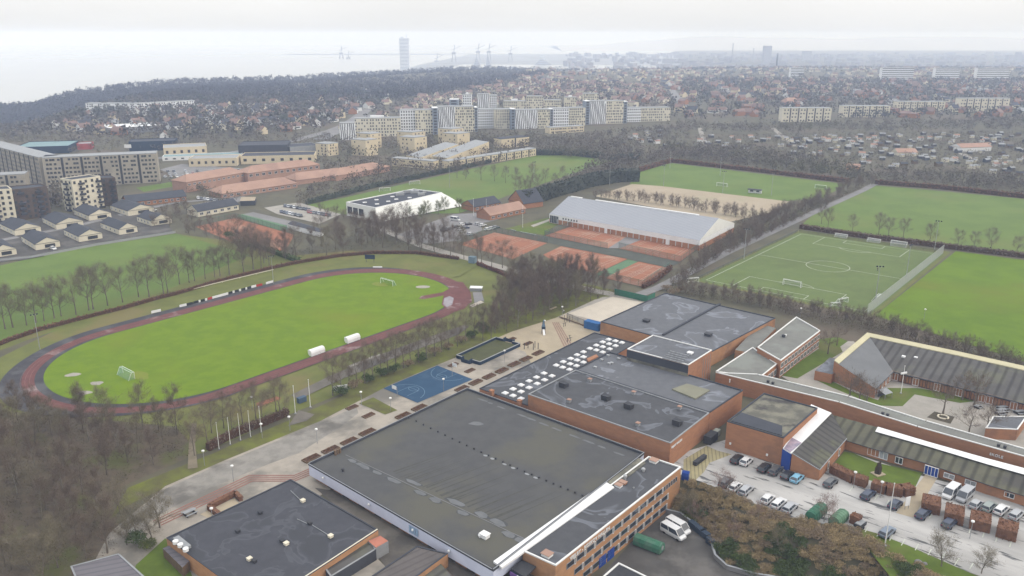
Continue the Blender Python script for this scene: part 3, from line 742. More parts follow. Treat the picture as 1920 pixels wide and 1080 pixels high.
gut.build('gutter_seam', M('seam_felt', (0.2, 0.2, 0.2)), hall)
bl = []
for k in range(13):
    t = k / 12 + random.uniform(-.02, .02); sd_ = random.choice((-1, 1)); bl.append((662 + 318 * t + 6 * sd_, 858 + 150 * t - 4 * sd_, random.uniform(1.3, 2.6), random.uniform(.5, .9), AX))
m_pm = M('dry_puddle', (0.18, 0.185, 0.19), (0.15, 0.155, 0.16), sc=0.4); m_pmd = M('puddle_edge', (0.085, 0.088, 0.09))
stain(hall, ZG + 0.0, [(a, b, c * 1.1 + .15, d + .15, e) for a, b, c, d, e in bl], m_pmd, 'puddle_edge_mark')
stain(hall, ZG + 0.02, bl, m_pm)
stain(hall, ZG + 0.02, [(889 + 300 * t, 744 + 118 * t, random.uniform(.8, 2.0), .35, AX) for t in (.05, .1, .17, .3, .35, .44, .52, .63, .72, .8, .9)], m_pm)
st = MB()
dr = (G(1005, 790, ZG) - G(735, 885, ZG)).normalized()
for k in range(26):
    t = 0.22 + 0.6 * k / 26 + random.uniform(-.012, .012); a = G(648 + 352 * t, 852 + 163 * t, ZG) + dr * random.uniform(.6, 1.5); ln_ = random.uniform(6, 19); wd = random.uniform(.12, .34)
    n = Vector((-dr.y, dr.x, 0)) * wd; st.sheet([a - n, a + n, a + dr * ln_ + n * .2, a + dr * ln_ - n * .2], ZG - 0.008 + 0.002 * (k % 4))
st.build('rain_streak', M('streaked_felt', (0.075, 0.075, 0.066), (0.09, 0.09, 0.08), sc=1.0), hall)
stain(hall, ZG, [(893, 794, 1.8, 1.0, 0)], m_pm)
o = roofbox(hall, 909, 1007, ZG, 1.6, 1.3, 0.9, m_white, 'roof_fan'); mushroom(hall, 900, 1007, ZG, .4, .7, m_white)
for k in range(3): roofbox(hall, 629 + k * 4.2, 853 - k * 2, ZG, .45, .45, 1.2, m_wood, 'chimney_pipe')
mushroom(hall, 643, 884, ZG, .35, .8, m_dark)
def strip_roof(nm, pts, z, mat, th=0.3):
    return MB().prism(GL(pts, z), z - th, z, True, True).build(nm, mat, hall)
strip_roof('white_roof_strip', [(925, 1052), (941, 1064), (1152, 913), (1136, 903)], ZG + 0.40, m_white, 0.44)
strip_roof('felt_roof_strip', [(1137, 902), (1153, 912), (1211, 868), (1198, 858)], ZG + 0.34, m_moss, 0.38)
for t in (.1, .38, .62, .8): 
    a = W[0].lerp(W[1], t)
    lo_ = MB().ball((a.x - .12, a.y - .2, ZG - 0.9), .28, 8, 6); lo_.build('wall_lamp', m_pole, hall)
for k in range(4):
    t = 0.60 + .012 * k; a = W[0].lerp(W[1], t); b = W[0].lerp(W[1], t + .009)
    MB().wall(a, b, .1, ZG - 1.9, ZG - .3, off=-0.13).build('fascia_window', M('sky_blue_pane', (0.32, 0.45, 0.62)) if k == 0 else bpy.data.materials['sky_blue_pane'], hall)
for k in range(9):
    a = ins[0].lerp(ins[1], 0.08 + .1 * k); b = ins[0].lerp(ins[1], 0.12 + .1 * k)
    MB().wall(a, b, .12, 0.2, 1.5, off=-0.05).build('basement_window', m_glass, hall)

# ------------------------------------------------------------------ three storey office wing beside it
ZO, YB = 4.2, -4.6
off, W = block('office_wing', [(980, 1034), (1042, 1062), (1277, 877), (1216, 857)], ZO, 'three storey orange brick office wing with white lettering and window bands', 'office building', m_brick2, m_felt, base=YB, par=(m_pole, 0.28))
A, B = W[1], W[2]; FL = (B - A).length
for row, (z0, h, st0) in enumerate(((1.55, 1.25, 3.4), (-1.1, 1.25, 6.0), (-3.6, 1.3, 9.0))):
    s = st0; k = 0
    while s < FL - (2.0 if row == 0 else 5.5):
        wd = 2.55 if not (row == 0 and s > FL - 8) else 0.7
        win(off, A, B, s, wd, z0, h, 0, m_grey)
        if wd > 1: win(off, A, B, s + wd + .06, .45, z0 - .25, h + .3, 0, m_white)
        s += wd + (.75 if wd > 1 else .35); k += 1
for s in (14.6, 17.6):
    MB().wall(A.lerp(B, s / FL), A.lerp(B, (s + 2.5) / FL), .16, -4.5, -2.1, off=-0.02).build('garage_door', m_blued, off)
text_on(off, A, B, 4.4, ZO - 1.15, 1.05, 'VEJLBY - RISSKOV HALLEN', m_white)
for px, py in ((1026, 1042), (1226, 866)): roofbox(off, px, py, ZO, 1.7, 1.5, .7, m_pole, 'roof_fan', lid=m_tile)
roofbox(off, 1160, 912, ZO, 1.4, 1.2, .6, m_white, 'roof_fan', lid=m_tile); roofbox(off, 1168, 906, ZO, 1.5, 1.1, .5, m_brick, 'roof_fan', lid=m_tile)
mushroom(off, 1172, 899, ZO, .45, 1.3, m_steel); mushroom(off, 1206, 884, ZO, .5, 1.0, m_steel); mushroom(off, 1188, 916, ZO, .2, .4, m_grey)
# dark open gable of the wing towards the alley
en = thing('entrance_canopy', tuple(G(985, 1075, 0)), 'dark steel entrance canopy with violet panel beside the office wing', 'canopy')
ca = GL([(958, 1066), (978, 1049), (1005, 1062), (985, 1082)], 2.6); MB().prism(ca, 2.3, 2.6, True, True).build('canopy_roof', m_dark, en)
MB().prism([ca[0], ca[0].lerp(ca[1], .98), ca[1].lerp(ca[3], .5), ca[3].lerp(ca[0], .02)], 0.0, 2.29).build('canopy_box', m_navy, en)
c0 = ca[3].lerp(ca[0], .5); MB().wall(ca[0], c0, .1, 1.3, 2.2, off=-0.3).build('violet_panel', M('violet_panel', (0.22, 0.12, 0.36)), en)
MB().wall(c0, ca[3], .1, 1.8, 2.2, off=-0.3).build('white_panel', m_white, en)
# dark flat roofed porch in the yard at the bottom edge
po, _ = block('porch', [(1130, 1082), (1160, 1056), (1215, 1083), (1190, 1110)], -1.4, 'dark flat roofed porch with white edge at the foot of the orange office wing', 'porch', m_brick2, m_dark, base=YB, par=(m_pole, .2))

# ------------------------------------------------------------------ brick halls behind
ZB = 6.3
b3, W3 = block('brick_hall', [(990, 740), (1257, 832), (1330, 775), (1079, 694.5)], ZB, 'red brick hall with dark puddled roof and small white lettering on its corner', 'hall', m_brick, m_felt, par=(m_grey, .22))
text_on(b3, W3[1], W3[2], .5, ZB - 1.5, .7, 'VEJLBY HALLEN', m_white)
for px, py in ((1057, 725), (1136, 749), (1179, 765), (1270, 796)):                    # dark V shaped roof hoods
    q = G(px, py, ZB); m = MB()
    m.box(q.x, q.y, ZB - .02, 1.9, 1.9, .5, AX); o = m.build('roof_hood', m_dark, b3)
    MB().add([(q.x + x * math.cos(AX) - y * math.sin(AX), q.y + x * math.sin(AX) + y * math.cos(AX), ZB + z) for x, y, z in ((-1, -1, .49), (1, -1, .49), (1, 1, .49), (-1, 1, .49), (-1, -1, 1.4), (1, -1, 1.4), (1, 1, .9), (-1, 1, 1.4))], [(0, 1, 5, 4), (1, 2, 6, 5), (2, 3, 7, 6), (3, 0, 4, 7), (4, 5, 6, 7)]).build('hood_flap', m_dark, o)
for px, py in ((1106, 715), (1067, 754), (1188, 739), (1196, 798), (1274, 767)): roofbox(b3, px, py, ZB, .9, .9, .9, m_grey, 'brick_vent', lid=m_tile)
b4, W4 = block('brick_hall', [(1078.5, 694), (1143, 661), (1393, 733), (1330.5, 774.5)], ZB, 'brick hall with grey roof carrying an olive square skylight, behind the puddled roof', 'hall', m_brick, m_felt2, par=(m_slate, .3))
MB().prism(GL([(1260, 729), (1288, 719), (1331, 731), (1304, 747)], ZB + .35), ZB - .02, ZB + .35).build('skylight', M('olive_sheet', (0.26, 0.255, 0.19), (0.23, 0.225, 0.17), sc=.3), b4)
for px, py in ((1116, 690), (1128, 676), (1142, 683), (1147, 682), (1160, 674), (1140, 668)): roofbox(b4, px, py, ZB, .8, .6, .5, m_steel)
b5, W5 = block('fly_tower', [(1176, 655), (1291, 685), (1335, 657), (1224, 629)], 9.6, 'tall dark clad block with a metal rack on its flat roof', 'tower block', m_brick, m_felt2, par=(m_pole, .22))
MB().wall(W5[0], W5[1], .2, 7.2, 9.5, off=-0.08).build('dark_cladding', m_slate, b5); MB().wall(W5[0], W5[1], .2, 4.5, 7.15, off=-0.06).build('weathered_cladding', m_moss, b5)
rk = MB()
for k in range(5): rk.beam(G(1242 + k * 3.5, 671 - k * 3.2, 10.1), G(1278 + k * 3.5, 680 - k * 3.2, 10.1), .25)
for px, py in ((1243, 671), (1258, 657), (1279, 680), (1293, 666)): rk.beam(G(px, py, 9.55), G(px, py, 10.1), .15)
rk.build('pipe_rack', m_grey, b5); roofbox(b5, 1294, 663, 9.6, 1.4, 1.4, .5, m_white, 'skylight')
sh = MB()
for k in range(4): q = W5[2].lerp(W5[1], .12 + .1 * k); sh.tube([(q.x + .3, q.y - .35, 0), (q.x + .3, q.y - .35, 9.0)], .07, 6)
sh.build('downpipe', m_grey, b5)
Z6 = 4.7
b6, W6 = block('court_hall', [(1126, 604), (1335, 660), (1454, 597), (1247, 550)], Z6, 'wide blue grey roofed hall with irregular puddle marks and a central ridge', 'hall', m_brick2, m_felt2, par=(m_slate, .25))
MB().wall(G(1243, 629, Z6), G(1350, 571, Z6), .7, Z6 - .03, Z6 + .45).build('roof_ridge', m_slate, b6)
for px, py in ((1212, 603), (1328, 629)): o = roofbox(b6, px, py, Z6, 2.0, 1.8, .8, m_dark, 'roof_fan'); 
Z7 = 3.1
b7, W7 = block('low_hall', [(899, 729), (989, 761), (1192, 644), (1114, 624)], Z7, 'low dark roof crowded with rows of white square skylights', 'low building', m_brick, m_felt, par=(m_slate, .2))
SK = [(1048, 636), (1142, 1), ]
sky_px = [(1141, 637), (1154, 640), (1166, 643), (1130, 642), (1142, 645.5), (1154, 649), (1118, 648), (1130, 651), (1143, 655), (1106, 654), (1118, 657), (1130, 661), (1094, 660.5), (1082, 666), (1094, 670), (1070, 673), (1082, 676), (1094, 680), (1056, 679), (1069, 683), (1081, 686.5), (1043, 685.5), (1055, 689.5), (1068, 693.5),
          (1020, 700.5), (1035, 705.5), (1006, 708), (1021, 713), (992, 715), (1007, 720), (977, 722.5), (992, 727.5), (962, 730), (977, 735), (947, 737.5), (962, 742.5), (977, 748)]
for px, py in sky_px:
    q = G(px, py, Z7); o = MB().box(q.x, q.y, Z7 - .05, 1.5, 1.5, .3, AX).build('skylight', m_white, b7)
    MB().add([(q.x + x * math.cos(AX) - y * math.sin(AX), q.y + x * math.sin(AX) + y * math.cos(AX), z) for x, y, z in ((-.65, -.65, Z7 + .25), (.65, -.65, Z7 + .25), (.65, .65, Z7 + .25), (-.65, .65, Z7 + .25), (-.3, -.3, Z7 + .55), (.3, -.3, Z7 + .55), (.3, .3, Z7 + .55), (-.3, .3, Z7 + .55))], [(0, 1, 5, 4), (1, 2, 6, 5), (2, 3, 7, 6), (3, 0, 4, 7), (4, 5, 6, 7)]).build('dome', m_white, o)
MB().prism(GL([(1100, 672), (1118, 664), (1122, 668), (1104, 677)], Z7 + .6), Z7 - .02, Z7 + .6).build('plant_box', m_brick, b7)
for px, py in ((922, 741), (974, 760)): roofbox(b7, px, py, Z7, 1.0, 1.0, 1.6, m_brick, 'chimney')

# ------------------------------------------------------------------ classroom wing and the long brick corridor
b8, W8 = block('classroom_wing', [(1342, 697), (1423, 710), (1457, 683), (1411, 652)], 4.0, 'lower pale roofed classroom block next to the brick halls', 'school building', m_brick, m_felt4, par=(m_pole, .25))
def ribbon(root, A, B, n, z0, h, gap=.25, w=None):
    Ln = (Vector(B[:2]) - Vector(A[:2])).length; st = Ln / n
    for k in range(n): win(root, A, B, k * st + st * gap / 2, st * (1 - gap), z0, h, 1)
ribbon(b8, W8[1], W8[2], 6, .8, 1.9)
b8b, W8b = block('classroom_wing', [(1420, 652), (1464, 677), (1538, 621), (1493, 595)], 5.6, 'taller classroom block with pale flat roof and a row of wall windows', 'school building', m_brick, m_felt4, par=(m_pole, .3))
ribbon(b8b, W8b[1], W8b[2], 12, 3.2, 1.6); ribbon(b8b, W8b[1], W8b[2], 12, .6, 1.7)
roofbox(b8b, 1469, 632, 5.6, .9, .7, .8, m_dark); roofbox(b8b, 1473, 630, 5.6, .5, .5, .6, m_white)
b8c, _ = block('annexe', [(1378, 656), (1408, 662), (1455, 615), (1425, 606)], 3.6, 'narrow flat annexe squeezed between the court hall and the classrooms', 'annexe', m_brick2, m_felt4)
ZC = 5.0
cor, Wc = block('corridor_building', [(1342, 699), (1574, 755), (1721, 801), (1975, 872), (1985, 860), (1735, 789), (1590, 743), (1420, 702)], ZC, 'very long narrow brick corridor building with white edged grey roof', 'school building', m_brick, m_felt4, par=(m_pole, .22))
text_on(cor, Wc[2], Wc[3], 16.2, ZC - 1.9, .9, 'SKOLE', m_white)
MB().ball(tuple(G(1898, 861, 3.4)), .3).build('wall_lamp', m_white, cor)
for px, py in ((1440, 717), (1449, 720), (1655, 777), (1664, 780), (1872, 837), (1884, 840)): roofbox(cor, px, py, ZC, .6, .6, .6, m_dark)
roofbox(cor, 1368, 717, ZC - 1.6, .25, .25, 1.0, m_white, 'flue_pipe')
# lean-to offices along the front of the corridor
lr = thing('lean_to_offices', tuple(G(1760, 880)), 'long brick offices under a mossy ribbed lean-to roof with a white flashing band', 'school building')
ea = GL([(1588, 826), (1640, 842), (1736, 868), (1850, 908), (1975, 946)], 2.7); up = GL([(1562, 778), (1645, 801), (1740, 829), (1850, 860), (1975, 893)], 4.4)
m = MB()
for i in range(4): m.add([ea[i], ea[i + 1], up[i + 1], up[i]], [(0, 1, 2, 3)])
m.build('lean_to_roof', m_corr2, lr)
fb = GL([(1641, 809), (1740, 837), (1850, 870), (1975, 905)], 4.32); fu = GL([(1646, 800), (1740, 828), (1850, 859), (1975, 892)], 4.5); m = MB()
for i in range(3): m.add([fb[i], fb[i + 1], fu[i + 1], fu[i]], [(0, 1, 2, 3)])
m.build('flashing_band', m_white, lr)
gb = [Vector((p.x, p.y, 0)) + (Vector((up[i].x - p.x, up[i].y - p.y, 0))).normalized() * .7 for i, p in enumerate(ea)]
m = MB()
for i in range(4): m.wall(gb[i], gb[i + 1], .3, 0, 2.75)
m.build('wall', m_brick, lr)
m = MB()
for i in range(4): m.beam(ea[i] - Vector((0, 0, .08)), ea[i + 1] - Vector((0, 0, .08)), .14)
m.build('gutter', m_slate, lr)
def wallwin(px0, px1, py, z0, h, mull, fm=None, pm=None, nm='window'):
    a = G(px0, py, 1.2); b = G(px1, py + (px1 - px0) * .31, 1.2); ln_ = (b - a).length
    d = (gb[3] - gb[1]).normalized()
    # slide on to the wall line
    A0 = gb[1]; t = (a - A0).dot(d)
    return win(lr, A0 + d * t, A0 + d * (t + 5), 0, ln_, z0, h, mull, fm, pm, nm, dep=.2)
wallwin(1623, 1661, 850, .5, 1.9, 4, m_white, M('pale_curtain_glass', (0.42, 0.44, 0.46), (0.3, 0.33, 0.36), sc=.8, rough=.2)); wallwin(1679, 1693, 862, .6, 1.7, 1)
wallwin(1735, 1761, 878, .1, 2.4, 3, m_white, m_blued, 'entrance_door'); wallwin(1772, 1792, 888, .9, 1.2, 1, m_white, m_grey); wallwin(1812, 1833, 900, .9, 1.2, 1, m_white, m_grey); wallwin(1590, 1602, 838, .1, 2.3, 1, m_navy, m_navy, 'door')
wallwin(1886, 1905, 922, .9, 1.2, 1)

# ------------------------------------------------------------------ square brick hall with white strip roof and dark lean-to
Z9 = 7.2
b9, W9 = block('square_brick_hall', [(1363, 791), (1469, 822), (1533, 766), (1432, 738)], Z9, 'square red brick hall with a mossy flat roof beside the car park', 'hall', m_brick, m_moss, par=(m_slate, .25))
MB().prism(GL([(1371, 789), (1390, 773), (1467, 798), (1466, 816)], Z9 + .15), Z9 - .02, Z9 + .15).build('dark_roof_panel', m_slate, b9)
for px, py in ((1373, 833), (1443, 855)):
    a = W9[0].lerp(W9[1], (px - 1363) / 106); MB().box(a.x - .05, a.y - .1, 1.5, .4, .3, .5, AX).build('wall_lamp', m_white, b9)
wr = thing('glazed_link', tuple(G(1520, 800)), 'white sheet strip roof ending in a tall blue door, wedged beside the mossy square hall', 'link building')
s0 = GL([(1468, 840), (1484, 850)], 5.0); s1 = GL([(1559, 774), (1521, 758)], 6.0)
q = [s0[0], s0[1], s1[0], s1[1]]
MB().add([*q, *[p - Vector((0, 0, .25)) for p in q]], [(0, 1, 2, 3), (0, 4, 5, 1), (1, 5, 6, 2), (2, 6, 7, 3), (3, 7, 4, 0)]).build('white_strip_roof', m_white, wr)
gp = [s0[0].lerp(s0[1], .1), s0[0].lerp(s0[1], .85), s0[1].lerp(s1[0], .24), s0[0].lerp(s1[1], .24).lerp(s0[1].lerp(s1[0], .24), .15)]
MB().add([p + Vector((0, 0, .05)) for p in gp], [(0, 1, 2, 3)]).build('roof_glazing', M('violet_grey_glass', (0.26, 0.23, 0.30), (0.45, 0.36, 0.42), sc=.5, rough=.2), wr)
MB().wall(s0[0], s0[1], .3, 0, 4.7).build('blue_door_wall', m_blued, wr)
ll = thing('dark_lean_to', tuple(G(1530, 840)), 'brick block under a dark ribbed sloping roof left of the oval lawn', 'building')
t0 = GL([(1485, 850), (1560, 775)], 5.2); t1 = GL([(1588, 822), (1537, 881)], 2.8)
MB().add([t0[0], t1[1], t1[0], t0[1]], [(0, 1, 2, 3)]).build('lean_to_roof', m_corr3, ll)
m = MB()
for a, b in ((t0[0], t1[1]), (t1[1], t1[0])): m.add([(a.x, a.y, 0), (b.x, b.y, 0), (b.x, b.y, b.z - .05), (a.x, a.y, a.z - .05)], [(0, 1, 2, 3)])
m.build('wall', m_brick, ll)
m = MB(); m.beam(t0[0], t1[1], .16); m.beam(t1[1], t1[0], .16); m.build('roof_edge', m_grey, ll)
for t in (.3, .7): win(ll, t1[1], t1[0], (t1[0] - t1[1]).length * t, 1.0, .3, 1.9, 0)

# ------------------------------------------------------------------ far school wing with yellow flashing
sr = thing('school_wing', tuple(G(1700, 700)), 'long dark mono-pitch school wing with a pale yellow ridge band round the yard', 'school building')
R0 = GL([(1564, 677), (1626, 625), (1790, 659), (1985, 702)], 6.4); E0 = GL([(1642, 729), (1675, 697), (1852, 740), (1990, 774)], 3.0)
for i, mt in ((0, m_felt4), (1, m_corr), (2, m_corr)):
    MB().add([R0[i], E0[i], E0[i + 1], R0[i + 1]], [(0, 1, 2, 3)]).build('sloping_roof', M('grey_felt_slope', (0.185, 0.19, 0.195), (0.165, 0.17, 0.175), sc=.2) if i == 0 else mt, sr)
m = MB()
for i in range(3):
    a, b = R0[i], R0[i + 1]; u = E0[i].lerp(R0[i], .885), E0[i + 1].lerp(R0[i + 1], .885)
    m.add([a + Vector((0, 0, .3)), u[0] + Vector((0, 0, .25)), u[1] + Vector((0, 0, .25)), b + Vector((0, 0, .3)), a, u[0], u[1], b], [(0, 1, 2, 3), (1, 5, 6, 2), (0, 3, 7, 4), (0, 4, 5, 1)])
m.build('yellow_flashing', m_yellow, sr)
m = MB()
for a, b in ((R0[0], E0[0]), (R0[1], R0[0]), (R0[2], R0[1]), (R0[3], R0[2])): m.add([(a.x, a.y, 0), (b.x, b.y, 0), (b.x, b.y, b.z - .04), (a.x, a.y, a.z - .04)], [(0, 1, 2, 3)])
inn = [p + (Vector((R0[i].x, R0[i].y, p.z)) - p).normalized() * .8 for i, p in enumerate(E0)]
for i in range(3): m.wall(inn[i], inn[i + 1], .3, 0, 3.1)
m.build('wall', m_brick, sr)
m = MB()
for i in range(3): m.beam(E0[i] - Vector((0, 0, .1)), E0[i + 1] - Vector((0, 0, .1)), .18)
m.build('gutter', m_slate, sr)
for i, n_ in ((1, 13), (2, 9)):
    Ln = (inn[i + 1] - inn[i]).length
    for k in range(n_): win(sr, inn[i], inn[i + 1], .2 + k * Ln / n_, Ln / n_ - .3, .25, 2.3, 1, m_dark if k % 3 else m_white, m_glass, dep=.36)
for k in range(5): win(sr, inn[0], inn[1], .3 + k * (inn[1] - inn[0]).length / 5, 1.3, .5, 1.9, 0, m_white, dep=.36)
for px, py in ((1694, 670), (1717, 672)):
    q = G(px, py, 4.6); MB().box(q.x, q.y, 4.2, 1.0, 1.0, .9, AX).build('roof_dome', m_white, sr)
sv, _ = block('small_annexe', [(1528, 695), (1560, 702), (1587, 677), (1556, 670)], 3.0, 'small blue grey roofed brick annexe at the end of the yellow banded wing', 'annexe', m_brick, m_felt2)
kv, Wk = block('yard_shed', [(1848, 803), (1908, 806), (1926, 781), (1862, 781)], 3.0, 'small brick shed with a pale framed roof at the right of the school yard', 'shed', m_brick, m_felt2, par=(m_pole, .15))

# ------------------------------------------------------------------ lower left buildings
Z13 = 3.6
b13, W13 = block('canteen', [(312, 1009), (470, 1125), (560, 1092), (709, 994), (545, 899)], Z13, 'low building with a wet near-black roof and stray vents at the lower left', 'building', m_brick2, m_felt3, par=(m_slate, .14))
b13w = MB(); b13w.wall(W13[3], W13[2], .25, Z13 + .0, Z13 + .2, off=-.2); b13w.build('pale_edge', m_cream, b13)
for px, py in ((597, 940), (619, 1007), (590, 984), (511, 1022), (469, 1050), (450, 960)):
    pass
for px, py, mt in ((568, 940.5, m_cream), (620, 1007, m_cream), (537, 1021, m_cream), (468, 1050, m_cream)): roofbox(b13, px, py, Z13, .8, .8, .55, mt)
for px, py in ((488, 963), (446, 998), (581, 983), (529, 1016), (477, 1054)): roofbox(b13, px, py, Z13, .8, .7, .6, m_dark, 'roof_hood')
for (x0, y0), (x1, y1) in (((557, 973), (577, 982)), ((585, 984), (617, 1004)), ((545, 920), (566, 940))):
    MB().beam(G(x0, y0, Z13 + .06), G(x1, y1, Z13 + .06), .1).build('roof_cable', m_grey, b13)
dz_ = thing('cooling_unit', tuple(G(338, 1024, Z13)), 'three white round cooling fans in a row at the edge of the wet dark roof', 'cooling unit')
m = MB(); a = G(327, 1015, Z13); b = G(350, 1034, Z13); m.wall(a, b, 1.2, Z13 + .3, Z13 + .9, off=.4); m.build('casing', m_grey, dz_)
for px, py in ((329, 1015), (338, 1021), (348, 1029)): q = G(px, py, Z13 + .95); MB().tube([(q.x, q.y, Z13 + .5), (q.x, q.y, Z13 + 1.1)], .55, 14).build('fan_drum', m_white, dz_)
lt, _ = block('slatted_shelter', [(305, 1028), (318, 1022), (355, 1052), (342, 1064)], 2.2, 'low ribbed lean-to shelter below the white cooling fans', 'shelter', m_wood, m_mauve)
ms, Wm = block('ribbed_shed', [(132, 1062), (223, 1038), (275, 1085), (240, 1150), (160, 1130)], 3.2, 'shed with a mauve grey ribbed metal roof at the bottom left corner', 'shed', m_wood, m_mauve, par=(m_grey, .08))
cc, Wcc = block('dark_canopy', [(603, 1058), (693, 1008), (705, 1030), (620, 1082)], 2.5, 'dark boarded lean-to along the wet black roof', 'lean-to', m_slate, m_corr, par=(m_grey, .1))
rc, _ = block('red_roofed_hut', [(690, 1014), (713, 1004), (728, 1014), (705, 1027)], 2.8, 'small grey hut with a faded red metal roof behind the boarded lean-to', 'hut', m_grey, M('red_sheet', (0.50, 0.20, 0.14), (0.44, 0.18, 0.125), sc=.4))
gs, Wgs = block('gabled_shed', [(695, 1082), (782, 1024), (840, 1038), (775, 1086), (740, 1120)], 3.0, 'brick shed with a brown ribbed roof below the great hall fascia', 'shed', m_brick2, stripes(M('brown_ribbed', (0.145, 0.13, 0.125), (0.125, 0.112, 0.108), sc=.3), AX + R(90), 1.6, .8), par=(m_slate, .12))
gs2, _ = block('shed', [(790, 1085), (825, 1055), (848, 1080), (815, 1110)], 2.0, 'lower brown sheet roof leaning on the brick shed at the bottom edge', 'shed', m_brick2, m_corr)
# ------------------------------------------------------------------ mid distance and far buildings
def GT(px, py):
    z = 0.0
    for _ in range(12): p = G(px, py, z); z = 0.5 * z + 0.5 * hz(p.x, p.y)
    p = G(px, py, z); return p
def gable(name, A, B, depth, eave, ridge, label, cat, wallm, roofm, group=None, hip=0.0, z0=0.0, over=.4, wins=None, parts=None):
    """gabled house: A-B is the front wall foot (world points), depth goes away from the viewer"""
    A = Vector((A[0], A[1], 0)); B = Vector((B[0], B[1], 0)); d = (B - A).normalized(); n = Vector((-d.y, d.x, 0))
    if n.y < 0: n = -n
    C = B + n * depth; D = A + n * depth; Z = Vector((0, 0, 1)); Ln = (B - A).length
    r = thing(name, tuple((A + C) / 2 + Z * z0), label, cat, group)
    m = MB(); e = eave + z0; rd = ridge + z0
    m.prism([A, B, C, D], z0, e, top=False)
    if not hip:
        for p, q in ((A, D), (B, C)): m.add([p + Z * e, q + Z * e, (p + q) / 2 + Z * (rd - .06)], [(0, 1, 2)])
    m.build('wall', wallm, r)
    h = min(hip * Ln, Ln * .45); o = over
    R0 = (A + D) / 2 + d * (h if h else -o) + Z * rd; R1 = (B + C) / 2 - d * (h if h else -o) + Z * rd; dr = (rd - e) / (depth / 2) * o
    P = [A - d * o - n * o, B + d * o - n * o, C + d * o + n * o, D - d * o + n * o]; P = [p + Z * (e - dr) for p in P]
    m = MB().add([*P, R0, R1], [(0, 1, 5, 4), (2, 3, 4, 5)] + ([(1, 2, 5), (3, 0, 4)] if h else []))
    m.add([p - Z * .2 for p in P] + P, [(0, 1, 5, 4), (1, 2, 6, 5), (2, 3, 7, 6), (3, 0, 4, 7)])
    m.build('roof', roofm, r)
    if wins:
        for k in range(wins[0]): win(r, A, B, Ln * (k + .25) / wins[0], Ln / wins[0] * .5, z0 + wins[1], wins[2], 1, dep=.15, fm=m_white, pm=m_glass2)
    return r, (A, B, C, D)
# white membrane sports hall
wh = thing('white_sports_hall', tuple(G(760, 395)), 'white sports hall with a sloping membrane side and flat dark roof with white roof lights', 'sports hall')
F = GL([(649, 380), (704, 391), (829, 362), (775, 355)], 7.4)
MB().prism(F, 0, 7.36, top=False).build('wall', m_fab, wh); MB().sheet(F, 7.38).build('roof', m_slate, wh); ring_parapet(F, 7.4, .45, .6, m_white, wh)
e1 = GL([(706, 418), (868, 386)], 0.5); t1_ = [F[1] + Vector((0, 0, .1)), F[2] + Vector((0, 0, .1))]
mb = MB(); n = 6; L0 = []; 
for k in range(n + 1):
    t = k / n; a = t1_[0].lerp(e1[0], t); b = t1_[1].lerp(e1[1], t); bul = .5 * math.sin(math.pi * t); a.z += bul; b.z += bul; L0.append((a, b))
for (a, b), (c, d) in zip(L0, L0[1:]): mb.add([a, b, d, c], [(0, 1, 2, 3)])
for s in (0, 1): mb.add([L0[k][s] for k in range(n + 1)] + [Vector((F[1 + s].x, F[1 + s].y, 0))], [tuple(range(n + 2))])
mb.build('membrane_roof', m_fab, wh)
for px, py in ((684, 380), (706, 375), (707, 383), (728, 378), (736, 369), (743, 374), (768, 371)): q = G(px, py, 7.4); MB().box(q.x, q.y, 7.36, 2.2, 1.6, .4, .3).build('skylight', m_white, wh)
for px, py, l in ((750, 366, 5), (766, 361, 6), (778, 362, 5), (790, 366, 4), (796, 362, 2)): q = G(px, py, 7.4); MB().box(q.x, q.y, 7.36, l, 1.6, 1.5, .3).build('roof_duct', m_steel, wh)
for k in range(3): win(wh, F[0], F[1], 1 + k * 5, 4, 1.5, 4.0, 2, m_dark, m_glass)
# tennis hall
th = thing('tennis_hall', tuple(G(1200, 420)), 'long low tennis hall with a pale grey metal roof beside the clay courts', 'sports hall')
a, b, c = GL([(1030, 401), (1312, 451), (1377, 418)], 5.0); d_ = a + (c - b); ez = 5.0
rz_ = min((abs((G(1345, 409, z) - (b + c) / 2).to_2d().length), z) for z in np.arange(6, 13, .1))[1]
r0, r1 = (a + d_) / 2, (b + c) / 2; r0.z = r1.z = rz_
r0 = G(1066, 368, rz_)
MB().add([a, b, r1, r0, c, d_], [(0, 1, 2, 3), (4, 5, 3, 2), (0, 3, 5)]).build('roof', m_tenroof, th)
MB().prism([a, b, c, d_], 0, 2.6, top=False).build('brick_base', m_brick, th); MB().prism([a, b, c, d_], 2.6, 4.97, top=False).build('white_wall', m_white, th)
MB().add([b, c, r1], [(0, 1, 2)]).build('gable', m_fab, th)
for t0_, t1_ in ((.02, .10), (.2, .88)): MB().beam(r0.lerp(r1, t0_), r0.lerp(r1, t1_), 1.3, .7).build('ridge_light', m_white, th)
Lh = (b - a).length
for k in range(24): win(th, a, b, Lh * (.06 + .038 * k), .35, .3, 2.5, 0, m_white, m_grey, 'pilaster', pane=True)
for k in range(6): win(th, a, b, Lh * (.1 + .02 * k), 1.0, 3.1, 1.2, 0, m_white, m_glass)
for t in (.4, .8): win(th, a, b, Lh * t, 1.8, .1, 2.6, 0, m_white, m_white, 'door')
win(th, a, b, .5, 6, .3, 4.2, 4, m_white, m_glass)
